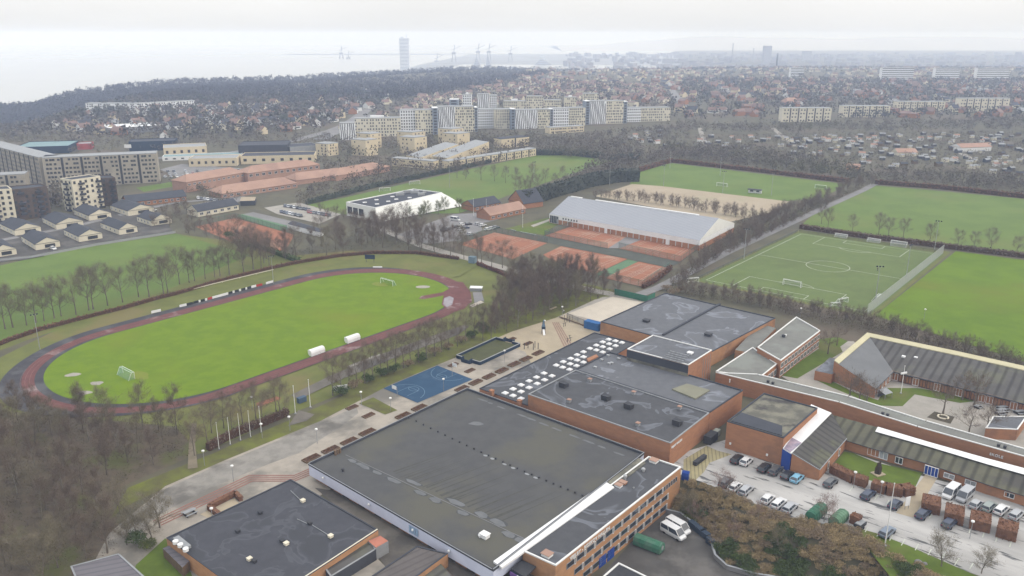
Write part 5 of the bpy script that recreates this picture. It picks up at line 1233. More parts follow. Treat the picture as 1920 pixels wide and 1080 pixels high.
CARS = [(1382, 862, U, 'black', 'black car nearest the corner of the square brick hall', 'estate'), (1399, 866, U, 'white', 'white hatchback at the brick wall beside a black car', 'hatch'),
        (1433, 878, U, 'black', 'black estate car at the brick wall, before the gap after the white hatchback', 'estate'), (1454, 883, U, 'dark grey', 'dark grey estate car left of the tall blue door', 'estate'),
        (1476, 892, U, 'black', 'small black car under the tall blue door', 'hatch'), (1494, 898, U, 'light blue', 'light blue hatchback beside the small black car', 'hatch'),
        (1557, 906, U, 'dark grey', 'dark car alone at the left end of the curved hedge', 'estate'), (1627, 929, U, 'navy', 'navy car parked in the middle of the curved hedge', 'estate'), (1678, 947, U, 'navy', 'navy car at the end of the curved hedge by the white sign', 'hatch'),
        (1361, 905, U, 'dark grey', 'dark grey car first in the lower row against the brown scrub', 'estate'), (1378, 914, U, 'white', 'white car second in the lower row against the brown scrub', 'hatch'), (1399, 920, U, 'silver', 'silver estate third in the lower row against the scrub', 'estate'),
        (1439, 937, U, 'white', 'white hatchback after the gap in the lower row', 'hatch'), (1460, 945, U, 'white', 'white car between the white hatchback and the silver convertible', 'estate'), (1481, 953, U, 'silver', 'silver car at the right end of the lower row', 'estate'),
        (1663, 999, U, 'blue grey', 'blue grey car parked in front of the tall white mast', 'estate'), (1730, 965, U, 'navy', 'navy car before the first brown hedge block', 'estate'), (1780, 982, U, 'navy', 'navy car before the second brown hedge block', 'estate'),
        (1829, 947, U, 'silver', 'silver car behind the second hedge block, right of the vans', 'hatch'), (1854, 951, U, 'greenish grey', 'greenish grey car behind the third hedge block', 'estate'), (1877, 957, U, 'white', 'white car behind the fourth hedge block', 'estate'), (1905, 966, U, 'silver', 'silver car at the right edge behind the hedges', 'estate')]
for c in CARS: car(*c)
car(1782, 926, U, 'white', 'taller white van behind the hedge blocks near the brick wall', 'van', cat='van', flip=True); car(1808, 932, U, 'silver', 'pale van right of the taller white van', 'van', cat='van', flip=True)
car(1262, 1001, (14, 8), 'white', 'white minibus nearer the green container in the sunken yard', 'van', z=-4.5, cat='minibus'); car(1271, 991, (14, 8), 'white', 'white minibus farther back in the sunken yard', 'van', z=-4.5, cat='minibus')
MID = [(833, 431, 'black'), (843, 428, 'dark grey'), (855, 424, 'black'), (864, 429, 'silver'), (867, 420, 'white'), (873, 426, 'navy'), (878, 419, 'black'), (866, 433, 'white'), (897, 419, 'silver'), (905, 421, 'white'), (883, 438, 'silver'), (915, 429, 'white'), (922, 427, 'silver'), (930, 425, 'dark grey')]
for px, py, c in MID: car(px, py, (14, -2.5), c, c + ' car in the small lot before the brick club house', 'hatch', 'cars in the club house lot')
car(854, 411, (14, 2), 'white', 'white van by the trees of the white membrane hall', 'van', cat='van')
for i in range(9): car(535 + i * 5.6, 385 + i * .9, (3, 8), ['navy', 'silver', 'black', 'white', 'navy', 'grey', 'black', 'navy', 'dark grey'][i], 'car in the upper row of the gravel lot by the long shed', 'hatch', 'cars in the gravel lot upper row')
for i in range(8): car(528 + i * 5.2, 396 + i * 1.1, (3, 8), ['navy', 'navy', 'blue grey', 'white', 'silver', 'black', 'grey', 'black'][i], 'car in the lower row of the gravel lot by the long shed', 'hatch', 'cars in the gravel lot lower row')
for i in range(9): car(579 + i * 4.8, 396 + i * .8, (3, 8), ['red', 'red', 'grey', 'black', 'silver', 'black', 'navy', 'red', 'dark grey'][i], 'car at the end of the gravel lot under bare trees', 'hatch', 'cars at the end of the gravel lot')
for i in range(9): car(372 + i * 6, 370 + i * .9, (4, 7), ['white', 'black', 'silver', 'white', 'navy', 'grey', 'black', 'white', 'dark grey'][i], 'car in the lot before the low red roofed school wing', 'hatch', 'cars before the red roofed school')
for j in range(3):
    for i in range(14):
        if random.random() < .25: continue
        car(304 + i * 11 + j * 3, 320 + j * 5 - i * .2, (3, 6), random.choice(['silver', 'white', 'grey', 'black', 'navy', 'dark grey', 'red']), 'car parked in front of the yellow shopping centre', 'hatch', 'cars at the shopping centre')
for px, py, dr_ in ((100, 465, (10, 4)), (135, 413, (12, 2)), (123, 403, (12, 3)), (55, 420, (10, 4)), (287, 393, (12, -2))): car(px, py, dr_, 'white', 'white car on the drive between the bungalows', 'hatch', 'white cars among the bungalows')

# ------------------------------------------------------------------ containers, bins
def container(px, py, dirpx, l, label, mat, z=0.0, rad=1.2, name='round_container'):
    p = G(px, py, z); q = G(px + dirpx[0], py + dirpx[1], z); a = math.atan2(q.y - p.y, q.x - p.x)
    r = thing(name, (p.x, p.y, z), label, 'container', rz=a)
    m = MB(); prof = [(-rad, .25), (-rad, 1.3), (-rad * .75, 1.95), (0, 2.25), (rad * .75, 1.95), (rad, 1.3), (rad, .25)]
    v = [(x, y, zz_) for x in (-l / 2, l / 2) for y, zz_ in prof]; n = len(prof)
    f = [(j, j + 1, n + j + 1, n + j) for j in range(n - 1)] + [tuple(range(n)), tuple(range(2 * n - 1, n - 1, -1)), (0, n, 2 * n - 1, n - 1)]
    m.add(v, f).build('tank', mat, r, local=True)
    for k in range(5): x = -l / 2 + l * (k + .5) / 5; MB().tube([(x, y * 1.03, zz_ * 1.01) for y, zz_ in prof], .06, 4).build('rib', mat, r, local=True)
    MB().box(0, 0, 0, l, rad * 1.2, .25).build('skid', m_dark, r, local=True); MB().tube([(l / 2, 0, 1.2), (l / 2 + .08, 0, 1.2)], .5, 10).build('hatch', m_grey, r, local=True)
container(1216, 1027, (26, 10), 6.2, 'green ribbed steel container in the sunken yard below the office windows', m_green, z=-4.5)
container(1530, 968, (14, -12), 5.5, 'dark green ribbed container at the end of the lower car row', m_green); container(1572, 979, (14, -12), 4.5, 'paler green container beside the round hedge tuft', M('pale_green_steel', (0.16, 0.27, 0.18), (0.12, 0.22, 0.14), sc=.5))
container(1285, 899, (10, 2), 1.6, 'round blue tank at the corner of the office wing', m_blued, rad=.9, name='blue_tank')
def boxcont(px, py, dirpx, l, w_, h, label, mat, name='shipping_container', cat='container', z=0.0):
    p = G(px, py, z); q = G(px + dirpx[0], py + dirpx[1], z); a = math.atan2(q.y - p.y, q.x - p.x); r = thing(name, (p.x, p.y, z), label, cat, rz=a)
    MB().box(0, 0, .1, l, w_, h - .2).build('body', mat, r, local=True)
    for k in range(8): 
        x = -l / 2 + l * (k + .5) / 8; MB().box(x, -w_ / 2 - .03, .2, .12, .06, h - .4).build('rib', mat, r, local=True)
    MB().box(0, 0, h - .1, l * 1.01, w_ * 1.02, .1).build('lid', mat, r, local=True); MB().box(l / 2 + .03, 0, .2, .05, w_ * .85, h - .4).build('door', mat, r, local=True); return r
boxcont(1112, 617, (20, 5), 6.0, 2.6, 2.8, 'blue shipping container at the corner of the court hall', M('container_blue', (0.045, 0.15, 0.36), (0.04, 0.13, 0.32), sc=.5))
boxcont(566, 754, (8, -3), 2.4, 1.3, 1.6, 'small blue grey bin store behind the flagpoles', M('dull_blue', (0.10, 0.15, 0.22)), 'bin_store', 'bin store')
boxcont(886, 493, (8, 1), 3.0, 2.4, 3.0, 'small grey blue kiosk at the track corner by the path', M('kiosk_blue', (0.22, 0.30, 0.36)), 'kiosk', 'kiosk')
boxcont(1332, 828, (10, -8), 4.0, 2.0, 2.2, 'black bin enclosure between the two brick halls', m_dark, 'bin_enclosure', 'bin store'); boxcont(1341, 818, (10, -8), 3.0, 1.3, 1.6, 'pale green bin beside the black bin enclosure', M('pale_bin', (0.4, 0.43, 0.38)), 'waste_bin', 'bin')
boxcont(1312, 866, (12, -9), 5.0, 1.0, 1.0, 'low dark bicycle rack box by the yellow hatching', m_dark, 'bicycle_rack', 'bike rack')
for i, (px, py) in enumerate(((1300, 990), (1312, 1000), (1322, 1008), (1333, 1021))): boxcont(px, py, (12, 9), 2.2, 1.2, 1.4, 'heap of blue grey scrap and bins along the yard wall, ' + ['nearest the minibuses', 'second along', 'beside the red lid', 'at the dark corner'][i], M('scrap_blue', (0.05, 0.07, 0.10)) if i == 0 else bpy.data.materials['scrap_blue'], 'yard_bin', 'bin', z=-4.5)
# retaining wall of the sunken yard
rw = GL([(1249, 955), (1275, 961), (1330, 1002), (1341, 1040), (1363, 1060), (1420, 1076), (1520, 1091), (1620, 1108)], -3.6)
t = thing('retaining_wall', tuple(rw[2] - Vector((0, 0, 1))), 'low grey retaining wall curving round the sunken yard below the scrub', 'wall'); m = MB()
for a, b in zip(rw, rw[1:]): m.wall(a, b, .35, -4.6, -3.6)
m.build('wall', m_road, t); m = MB()
for a, b in zip(rw, rw[1:]): m.wall(a, b, .45, -3.6, -3.5)
m.build('coping', m_grey, t)

# ------------------------------------------------------------------ sport equipment
m_net = bpy.data.materials.new('net_mesh'); m_net.use_nodes = True
b_ = m_net.node_tree.nodes['Principled BSDF']; b_.inputs['Base Color'].default_value = (.55, .6, .58, 1); b_.inputs['Alpha'].default_value = .3
m_fnet = bpy.data.materials.new('fence_mesh'); m_fnet.use_nodes = True
b_ = m_fnet.node_tree.nodes['Principled BSDF']; b_.inputs['Base Color'].default_value = (.42, .44, .46, 1); b_.inputs['Alpha'].default_value = .5
m_dnet = bpy.data.materials.new('dark_wire_mesh'); m_dnet.use_nodes = True
b_ = m_dnet.node_tree.nodes['Principled BSDF']; b_.inputs['Base Color'].default_value = (.10, .12, .11, 1); b_.inputs['Alpha'].default_value = .4
def goal(P, ang, label, wd=7.32, h=2.44, dp=2.0, z=0.0, netm=None, group=None):
    r = thing('football_goal', (P[0], P[1], z), label, 'goal', group, ang)
    m = MB(); w2 = wd / 2; t = .07
    m.tube([(-w2, 0, 0), (-w2, 0, h)], t, 6); m.tube([(w2, 0, 0), (w2, 0, h)], t, 6); m.tube([(-w2, 0, h), (w2, 0, h)], t, 6)
    m.build('goal_frame', m_pole, r, local=True); m = MB()
    for s in (-1, 1): m.tube([(s * w2, 0, h), (s * w2, .8, h), (s * w2, dp, .05), (s * w2, 0, .05)], .05, 5)
    m.tube([(-w2, dp, .05), (w2, dp, .05)], .05, 5); m.tube([(-w2, .8, h), (w2, .8, h)], .04, 5); m.build('net_support', m_pole, r, local=True)
    MB().add([(-w2, 0, h), (w2, 0, h), (w2, .8, h), (-w2, .8, h), (w2, dp, .05), (-w2, dp, .05), (-w2, 0, .05), (w2, 0, .05)], [(0, 1, 2, 3), (3, 2, 4, 5), (0, 3, 5, 6), (1, 7, 4, 2)]).build('net', netm or m_net, r, local=True)
    return r
gn = bpy.data.materials.new('green_net'); gn.use_nodes = True; b_ = gn.node_tree.nodes['Principled BSDF']; b_.inputs['Base Color'].default_value = (.25, .42, .30, 1); b_.inputs['Alpha'].default_value = .35
a, b = G(229, 708), G(254, 711); goal(G(242, 706), TT + math.pi / 2, 'white football goal with pale green net at the left end of the stadium grass', netm=gn)
goal(G(725, 535), TT - math.pi / 2, 'white football goal with green net at the right end of the stadium grass', netm=gn)
q = pit(-1, 13.8); goal(q, PTH, 'white goal standing on the edge of the near penalty area of the artificial pitch')
q = pit(23, 4.5); goal(q, PTH + 1.2, 'white goal turned sideways at the near right corner of the artificial pitch', wd=5, h=2)
q = pit(22, -1.5); goal(q, PTH + .6, 'small white goal lying beside the sideways goal at the near right', wd=3.5, h=1.6, dp=1.2)
q = pit(-34.5, -7); goal(q, PTH + 1.0, 'white goal at the near left corner outside the artificial pitch', wd=5, h=2)
q = pit(14, PLN + 5.5); goal(q, PTH + math.pi, 'white goal behind the far touchline, right of the middle'); 
q = pit(32.2, 17); goal(q, PTH + math.pi / 2, 'small white goal leaning by the tall net of the artificial pitch', wd=5, h=2)
q = pit(-14, PLN + 7); goal(q, PTH + math.pi, 'flat white goal frame behind the far touchline, farther left', wd=6, h=1.6)
q = pit(2, PLN + 7); goal(q, PTH + math.pi, 'low white goal frame behind the middle of the far touchline', wd=6, h=1.6)
goal(G(778, 346), 0.4, 'pale goal on the hazy mown field behind the white hall'); goal(G(722, 359), 0.4, 'pale goal at the left of the hazy mown field')
goal(G(1353, 350), -.6, 'pale goal on the hazy field behind the sand field'); goal(G(1538, 354), -.6, 'green netted goal at the right end of that hazy field', netm=gn)
for px, py, lab in ((661, 640, 'white curved team shelter nearer the middle of the near straight'), (594, 664, 'white curved team shelter farther left on the near straight')):
    p = G(px, py); r = thing('team_shelter', tuple(p), lab, 'shelter', rz=TT)
    prof = [(-.9, 0), (-.95, 1.2), (-.6, 1.95), (.1, 2.15), (.9, 2.0)]; l = 5.4
    v = [(x, y, z) for x in (-l / 2, l / 2) for y, z in prof]; MB().add(v, [(j, j + 1, 6 + j, 5 + j) for j in range(4)]).build('shell', m_white, r, local=True)
    for x in (-l / 2, l / 2): MB().add([(x, y, z) for y, z in prof] + [(x, .9, .9), (x, .2, 0)], [tuple(range(7))]).build('side_panel', m_fab, r, local=True)
    MB().box(0, -.35, .4, l - .3, .4, .08).build('bench', m_wood, r, local=True)
p = G(893, 545); r = thing('mat_cover', tuple(p), 'white roofed high jump mat cover at the outer edge of the right bend', 'mat cover', rz=-.1)
MB().box(0, 0, 1.3, 5, 3, .25).build('roof', m_white, r, local=True); MB().box(0, 0, 0, 4.6, 2.7, 1.28).build('mat', m_grey, r, local=True)
r = thing('scoreboard', tuple(G(694, 492)), 'dark blue scoreboard on two legs above the far bend', 'scoreboard', rz=-.12)
MB().box(0, 0, 1.6, 4.6, .3, 1.9).build('panel', m_navy, r, local=True)
for x in (-1.8, 1.8): MB().box(x, .05, 0, .15, .15, 1.6).build('leg', m_dark, r, local=True)
# advertising boards along the far straight
BR = [(284, 588.5, 302, 584.5, 'white', 'lone white board at the left of the far straight'), (337, 577, 350, 574, 'white', 'white board at the left end of the long row'), (350.5, 574, 362, 571, 'black', 'black board with a white rim next to the first white board'), (363, 570.5, 372, 568, 'black', 'first plain black board'), (373, 568, 376, 567, 'white', 'small white board between two black ones, left'), (377, 567, 384, 565, 'black', 'second plain black board'), (385, 565, 388.5, 564, 'white', 'small white board before the red one'), (390, 563.5, 398, 561, 'red', 'red board left of the long white board'), (398.5, 561, 428, 553, 'white', 'long white board in the middle of the row'), (429, 552.5, 436, 550.5, 'black', 'black board right of the long white one'), (436.5, 550.5, 440, 549.5, 'white', 'small white board after the long one'), (440.5, 549, 448, 547.5, 'black', 'black board in the right half of the row'), (448.5, 547, 452, 546.3, 'white', 'small white board in the right half of the row'), (453, 546, 460, 544, 'black', 'last but one black board'), (460.5, 544, 463.5, 543, 'white', 'small white board near the right end'), (464, 543, 471, 541, 'black', 'last black board'), (471.5, 541, 480.5, 538.5, 'white', 'white board beside the last red one'), (481, 538.5, 492, 536, 'red', 'red board at the right end of the row'), (499, 534, 513, 530, 'white', 'lone white board right of the red one')]
bm_ = {'white': m_white, 'black': M('black_board', (0.035, 0.04, 0.038)), 'red': M('red_board', (0.5, 0.06, 0.05))}
for x0, y0, x1, y1, c, lab in BR:
    a, b = G(x0, y0), G(x1, y1); r = thing('advert_board', tuple((a + b) / 2), lab + ' along the running track', 'advert board', 'boards along the far straight')
    MB().wall(a, b, .12, .15, 1.1).build('panel', bm_[c], r); MB().wall(a.lerp(b, .1), a.lerp(b, .16), .3, 0, .6, off=.18).build('foot', m_dark, r); MB().wall(a.lerp(b, .84), a.lerp(b, .9), .3, 0, .6, off=.18).build('foot', m_dark, r)
W = GL([(206, 586), (300, 560), (400, 534), (513, 507)]); kr = thing('kerb_rail', tuple(W[1]), 'long pale kerb rail on the bank above the far straight', 'rail'); m = MB()
for a, b in zip(W, W[1:]): m.wall(a, b, .3, .35, .55)
m.build('rail', m_cream, kr)
for q in along(W, 8): MB().box(q[0], q[1], 0, .2, .2, .35).build('post', m_cream, kr)
r = thing('white_bench', tuple(G(708, 503)), 'white board bench at the top of the far bend', 'bench'); q = G(708, 503); MB().box(q.x, q.y, .3, 4, .5, .5).build('seat', m_white, r); MB().box(q.x - 1.5, q.y, 0, .2, .4, .3).build('leg', m_dark, r); MB().box(q.x + 1.5, q.y, 0, .2, .4, .3).build('leg', m_dark, r)
# tall net and fences
def fence(pts, h, label, netm, pm, step=5, name='wire_fence', z=0.0, cat='fence', world=False):
    W = [Vector((p[0], p[1], z)) for p in pts] if world else GL(pts, z); r = thing(name, tuple(W[0]), label, cat); m = MB()
    for a, b in zip(W, W[1:]): m.add([a + Vector((0, 0, .05)), b + Vector((0, 0, .05)), b + Vector((0, 0, h)), a + Vector((0, 0, h))], [(0, 1, 2, 3)])
    m.build('mesh_panel', netm, r)
    for i, q in enumerate(along(W, step)):
        if i < 95: MB().tube([(q[0], q[1], z), (q[0], q[1], z + h + .1)], .05, 5).build('post', pm, r)
    m = MB()
    for a, b in zip(W, W[1:]): m.beam(a + Vector((0, 0, h)), b + Vector((0, 0, h)), .07)
    m.build('top_rail', pm, r); return r
fence([pit(34.2, -4), pit(34.2, PLN + 4)], 4.2, 'tall grey ball stop net along the right side of the artificial pitch', m_fnet, m_steel, 4, 'ball_stop_net', world=True)
fence([pit(-34.5, PLN + 3), pit(34, PLN + 3)], 1.3, 'low dark fence behind the far goal line of the artificial pitch', m_dnet, m_dark, 5, world=True)
fence([pit(-35, -3), pit(-35, PLN + 3)], 1.4, 'low dark fence along the left side of the artificial pitch', m_dnet, m_dark, 5, world=True)
fence([(1021, 443), (1077, 423), (1180, 442)], 3, 'green wire fence round the upper clay courts', m_dnet, m_green, 4)
fence([(1139, 467), (1021, 443)], 3, 'wire fence on the near side of the upper left clay court', m_dnet, m_green, 4)
fence([(1160, 466), (1276, 492), (1316, 463)], 3, 'wire fence on the near side of the upper right clay court', m_dnet, m_green, 4)
fence([(1122, 520), (1204, 539), (1255, 504)], 3, 'wire fence round the nearest small clay court', m_dnet, m_green, 4)
fence([(858, 458), (927, 436), (1027, 456)], 3, 'wire fence behind the left clay court', m_dnet, m_green, 4)
fence([(365, 426), (440, 409), (553, 441)], 3, 'dark wire fence behind the far left clay court', m_dnet, m_green, 4)
fence([(1152, 553), (1214, 567), (1228, 560)], 2.6, 'tall green fence behind the pale sand court', M('green_board', (0.055, 0.20, 0.13), (0.05, 0.17, 0.11), sc=.4), m_green, 3, 'board_fence')
fence([(-20, 492), (60, 484), (180, 461), (330, 437)], 1.2, 'grey fence between the bungalows and the mown field', m_fnet, m_grey, 8)
fence([(1752, 352), (1822, 359)], 2.2, 'grey green wall board at the far side of the upper right field', M('tarp', (0.24, 0.30, 0.30)), m_grey, 6, 'hoarding')
fence([(1063, 597), (1100, 612)], 2.0, 'thin wire fence beside the pale sand court', m_dnet, m_dark, 3)
# goal cage with navy boards
CG = GL([(856, 672), (930, 638), (975, 650), (900, 685)], 0)
cg = thing('ball_cage', tuple(sum(CG, Vector()) / 4), 'small ball cage with navy boards and a green floor on the plaza', 'ball court')
MB().sheet(CG, .36).build('floor', M('cage_floor', (0.10, 0.105, 0.05), (0.085, 0.09, 0.045), sc=.4), cg)
for i in range(4):
    a, b = CG[i], CG[(i + 1) % 4]
    parts = [(0, 1)] if i in (0, 2) else [(0, .32), (.68, 1)]
    for t0, t1 in parts:
        o = MB().wall(a.lerp(b, t0), a.lerp(b, t1), .25, 0, 1.15).build('board', m_navy, cg); MB().wall(a.lerp(b, t0), a.lerp(b, t1), .4, 1.15, 1.25).build('rail', m_grey, o)
    if i in (1, 3):
        n = (CG[(i + 2) % 4] - b).normalized() * -1.3; p0, p1 = a.lerp(b, .32), a.lerp(b, .68)
        MB().wall(p0 + n, p1 + n, .2, 0, 1.15).build('goal_recess', m_navy, cg); MB().wall(p0, p0 + n, .2, 0, 1.6).build('goal_side', m_navy, cg); MB().wall(p1, p1 + n, .2, 0, 1.6).build('goal_side', m_navy, cg)
# court markings on the blue court and basketball stands
C4 = GL([(719, 729), (820, 686), (886.5, 712), (783, 756)]); ux = (C4[1] - C4[0]) / 1; uy = (C4[3] - C4[0]) / 1
bl_ = MB()
def cl(p0, p1, w_=.1):
    A = C4[0] + ux * p0[0] + uy * p0[1]; B = C4[0] + ux * p1[0] + uy * p1[1]; d = (B - A).normalized() * w_ / 2; n = Vector((-d.y, d.x, 0)); z = .34 + .003 * (len(bl_.f) % 4)
    bl_.sheet([A - n, B - n, B + n, A + n], z)
ct = thing('court_markings_dummy', (0, 0, 0), 'x', 'x'); bpy.data.objects.remove(ct)
for c0, sg in ((.04, 1), (.96, -1)):
    an = np.linspace(-1.35, 1.35, 15)
    for a, b in zip(an, an[1:]): cl((c0 + sg * .30 * math.cos(a), .5 + .42 * math.sin(a)), (c0 + sg * .30 * math.cos(b), .5 + .42 * math.sin(b)))
    cl((c0 + sg * .2, .36), (c0 + sg * .2, .64)); cl((c0, .36), (c0 + sg * .2, .36)); cl((c0, .64), (c0 + sg * .2, .64))
    an = np.linspace(0, 6.283, 17)
    for a, b in zip(an, an[1:]): cl((c0 + sg * .2 + .06 * math.cos(a), .5 + .12 * math.sin(a)), (c0 + sg * .2 + .06 * math.cos(b), .5 + .12 * math.sin(b)))
bl_.build('court_markings', M('pale_blue_line', (0.25, 0.38, 0.5)), kind='structure')
for i, (px, py) in enumerate(((745, 745), (848, 706))):
    r = thing('basketball_stand', tuple(G(px, py, .02)), ['grey basketball stand on the left side of the blue court', 'grey basketball stand on the right side of the blue court'][i], 'basketball hoop', rz=AX + (math.pi / 2 if i else -math.pi / 2))
    MB().tube([(0, 0, 0), (0, 0, 3.0), (1.0, 0, 3.4)], .08, 6).build('pole', m_grey, r, local=True); MB().box(1.05, 0, 2.9, .05, 1.8, 1.1).build('backboard', m_white, r, local=True)
    MB().tube([(1.3 + .23 * math.cos(t), .23 * math.sin(t), 3.05) for t in np.linspace(0, 6.28, 9)], .02, 4, False).build('hoop', m_tile, r, local=True)

# ------------------------------------------------------------------ poles, lamps, masts
FLG = [(411, 843, 'first'), (432, 834, 'second'), (451, 826, 'third'), (470, 820, 'fourth'), (490, 811, 'fifth')]
for px, py, nm in FLG:
    p = G(px, py); r = thing('flagpole', tuple(p), 'bare white flagpole on the grass verge, %s from the left of five' % nm, 'flagpole', 'five flagpoles on the verge'); MB().tube([(p.x, p.y, 0), (p.x, p.y, 7.4)], [.08, .04], 6).build('pole', m_pole, r); MB().ball((p.x, p.y, 7.45), .1, 6, 4).build('finial', m_pole, r); MB().box(p.x, p.y, 0, .3, .3, .3).build('base', m_grey, r)
for px, py, h, lab in ((554, 776, 8.2, 'tall white flagpole left of the path to the stadium'), (582, 764, 8.2, 'tall white flagpole right of the path to the stadium'), (1659, 1024, 14.2, 'very tall white mast on the lawn strip below the car park'), (1689, 738, 8.5, 'white pole with cross arms on the school lawn'), (980, 427, 12, 'white flagpole on the lawn by the club house'), (912, 410, 11, 'white pole at the edge of the club house lot'), (888, 405, 10, 'thin white pole before the club house')):
    p = G(px, py); r = thing('flagpole', tuple(p), lab, 'flagpole'); MB().tube([(p.x, p.y, 0), (p.x, p.y, h)], [.11, .06], 6).build('pole', m_pole, r); MB().ball((p.x, p.y, h + .08), .14, 6, 4).build('finial', m_pole, r); MB().tube([(p.x, p.y, 0), (p.x, p.y, .25)], .35, 8).build('base', m_grey, r)
    if px == 1689: MB().box(p.x, p.y, h * .72, 2.2, .25, .5, .4).build('cross_arm', m_white, r)
lamp = thing('street_lamp', (0, 0, 0), 'lamp', 'street lamp'); MB().tube([(0, 0, 0), (0, 0, 3.9)], [.07, .05], 6).build('pole', m_grey, lamp, local=True); MB().tube([(0, 0, 3.85), (0, 0, 3.95), (0, 0, 4.2), (0, 0, 4.35)], [.12, .36, .36, .1], 10).build('lamp_head', m_pole, lamp, local=True); LAMP = Proto(lamp)
LP = [(678, 760, 'at the corner of the grass patch on the plaza'), (733, 772, 'right of the grass patch on the plaza'), (544, 808, 'on the verge right of the five flagpoles'), (384, 874, 'on the verge beside the path'), (438, 903, 'on the plaza above the red stripes'), (595, 832, 'in the middle of the plaza'), (492, 822, 'close to the fifth flagpole'), (400, 985, 'at the edge of the wet black roof'), (1021, 622, 'at the edge of the playground verge'), (1054, 595, 'by the path to the sand court'), (832, 735, 'beside the long planters near the blue court'), (474, 770, 'behind the flagpoles by the clay patch'), (946, 680, 'between the ball cage and the planters'), (1600, 915, 'standing in the curved hedge, left one'), (1650, 934, 'standing in the curved hedge, right one'), (1818, 1010, 'at the kerb before the third hedge block'), (1732, 600, 'in the hedge belt behind the yellow banded wing'), (1500, 598, 'behind the classroom wing')]
for px, py, lab in LP: p = G(px, py); LAMP.place((p.x, p.y, 0), 0, 1, 'white headed lamp ' + lab, 'street lamp')
fl = thing('floodlight_mast', (0, 0, 0), 'mast', 'floodlight'); MB().tube([(0, 0, 0), (0, 0, 14)], [.16, .09], 6).build('mast', m_steel, fl, local=True); MB().box(0, 0, 13.9, 2.6, .12, .12).build('crossbar', m_steel, fl, local=True)
for x in (-1.1, 0, 1.1): MB().box(x, -.2, 14.0, .6, .3, .5).build('floodlight_head', m_dark, fl, local=True)
FLM = Proto(fl)
for (px, py, lab) in ((1641, 566, 'near the tall net, nearest one'), (1752, 469, 'at the far right corner of the artificial pitch'), (1699, 520, 'halfway along the tall net'), (1395, 486, 'on the left side of the artificial pitch'), (1446, 367, 'tallest looking one at the right end of the sand field'), (1244, 350, 'between sand field and upper field, left one'), (1355, 362, 'between sand field and upper field, right one'), (1143, 347, 'at the left tip of the sand field'), (1001, 342, 'on the mown field behind the club house'), (1350, 330, 'far side of the upper field, middle'), (1256, 316, 'far side of the upper field, left'), (843, 352, 'on the mown field near the white hall'), (75, 655, 'thin one on the bank at the left bend'), (513, 533, 'thin one at the end of the far straight')):
    p = G(px, py); FLM.place((p.x, p.y, 0), random.uniform(-.8, .8), (.8, .8, .85) if 'thin' in lab else 1, 'floodlight mast ' + lab, 'floodlight')
r = thing('white_signboard', tuple(G(540, 1)), 'x', 'x'); bpy.data.objects.remove(r)
for px, py, w_, h, lab in ((639, 738, 4.0, 1.7, 'blank white signboard in the dark shrubs by the plaza'), (1700, 955, 1.2, 2.2, 'tilted white sign by the garden path in the car park')):
    p = G(px, py); r = thing('signboard', tuple(p), lab, 'sign', rz=.35); MB().box(0, 0, .9, w_, .1, h).build('panel', m_white, r, local=True)
    for x in (-w_ * .4, w_ * .4): MB().box(x, .08, 0, .08, .08, 1.2).build('leg', m_grey, r, local=True)

# ------------------------------------------------------------------ planters, benches, play things
def leafy(m, x0, x1, y0, y1, z0, z1, n, sz):
    for _ in range(n):
        c = Vector((random.uniform(x0, x1), random.uniform(y0, y1), random.uniform(z0, z1))); u = Vector((random.gauss(0, 1), random.gauss(0, 1), random.gauss(0, .8))).normalized() * sz * random.uniform(.6, 1.3); k = Vector((random.gauss(0, 1), random.gauss(0, 1), random.gauss(0, 1))).cross(u).normalized() * sz * .6
        m.add([c - u, c + k, c + u, c - k], [(0, 1, 2, 3)])
pr = thing('planter', (0, 0, 0), 'planter', 'planter'); m = MB()
for x, y, lx, ly in ((0, -.95, 4.4, .15), (0, .95, 4.4, .15), (-2.125, 0, .15, 1.75), (2.125, 0, .15, 1.75)): m.box(x, y, 0, lx, ly, .45)
m.build('timber_frame', m_wood, pr, local=True); MB().box(0, 0, 0, 4.05, 1.72, .36).build('soil', m_soil, pr, local=True); m = MB(); leafy(m, -1.9, 1.9, -.75, .75, .36, .75, 150, .13); m.build('dead_stems', m_beech, pr, local=True); PLN_ = Proto(pr)
v = G(786, 766) - G(584, 860); pa = math.atan2(v.y, v.x)
PLT = [(660, 765, 'left one of two beside the grass patch', .8), (691, 780, 'right one of two beside the grass patch', .8), (786, 766, 'just below the blue court corner', 1), (756, 781, 'at the hall parapet, second below the blue court', 1), (689, 812, 'at the hall parapet, middle of the long row', 1), (655, 829, 'at the hall parapet, fourth from the lower end', 1), (620, 845, 'at the hall parapet, next to the chimney pipes', 1), (584, 861, 'at the far lower end of the hall parapet', 1), (866, 730, 'at the upper tip of the great hall roof', 1), (892, 718, 'first along the skylight roof', 1), (917, 707, 'second along the skylight roof', 1), (941, 696, 'third along the skylight roof', 1), (964, 684, 'fourth along the skylight roof', 1), (986, 674, 'fifth along the skylight roof, with a heap in it', 1), (1009, 663, 'last along the skylight roof', 1), (850, 685, 'between blue court and ball cage, left', .8), (881, 696, 'between blue court and ball cage, right', .8), (959, 637, 'behind the ball cage, left', .8), (990, 645, 'behind the ball cage, right', .8)]
for px, py, lab, s in PLT: p = G(px, py); PLN_.place((p.x, p.y, .02), pa, s, 'brown timber planter ' + lab, 'planter')
for i, (px, py) in enumerate(((983, 655), (990, 653), (1000, 656), (1003, 652), (1009, 655))):
    p = G(px, py); r = thing('play_post', tuple(p), 'dark upright play post in the cluster right of the ball cage', 'play post', 'play posts on the gravel'); MB().tube([(p.x, p.y, 0), (p.x, p.y, 2.2)], .13, 6).build('post', m_slate, r); MB().tube([(p.x, p.y, 2.2), (p.x, p.y, 2.35)], [.17, .05], 6).build('post_cap', m_wood, r)
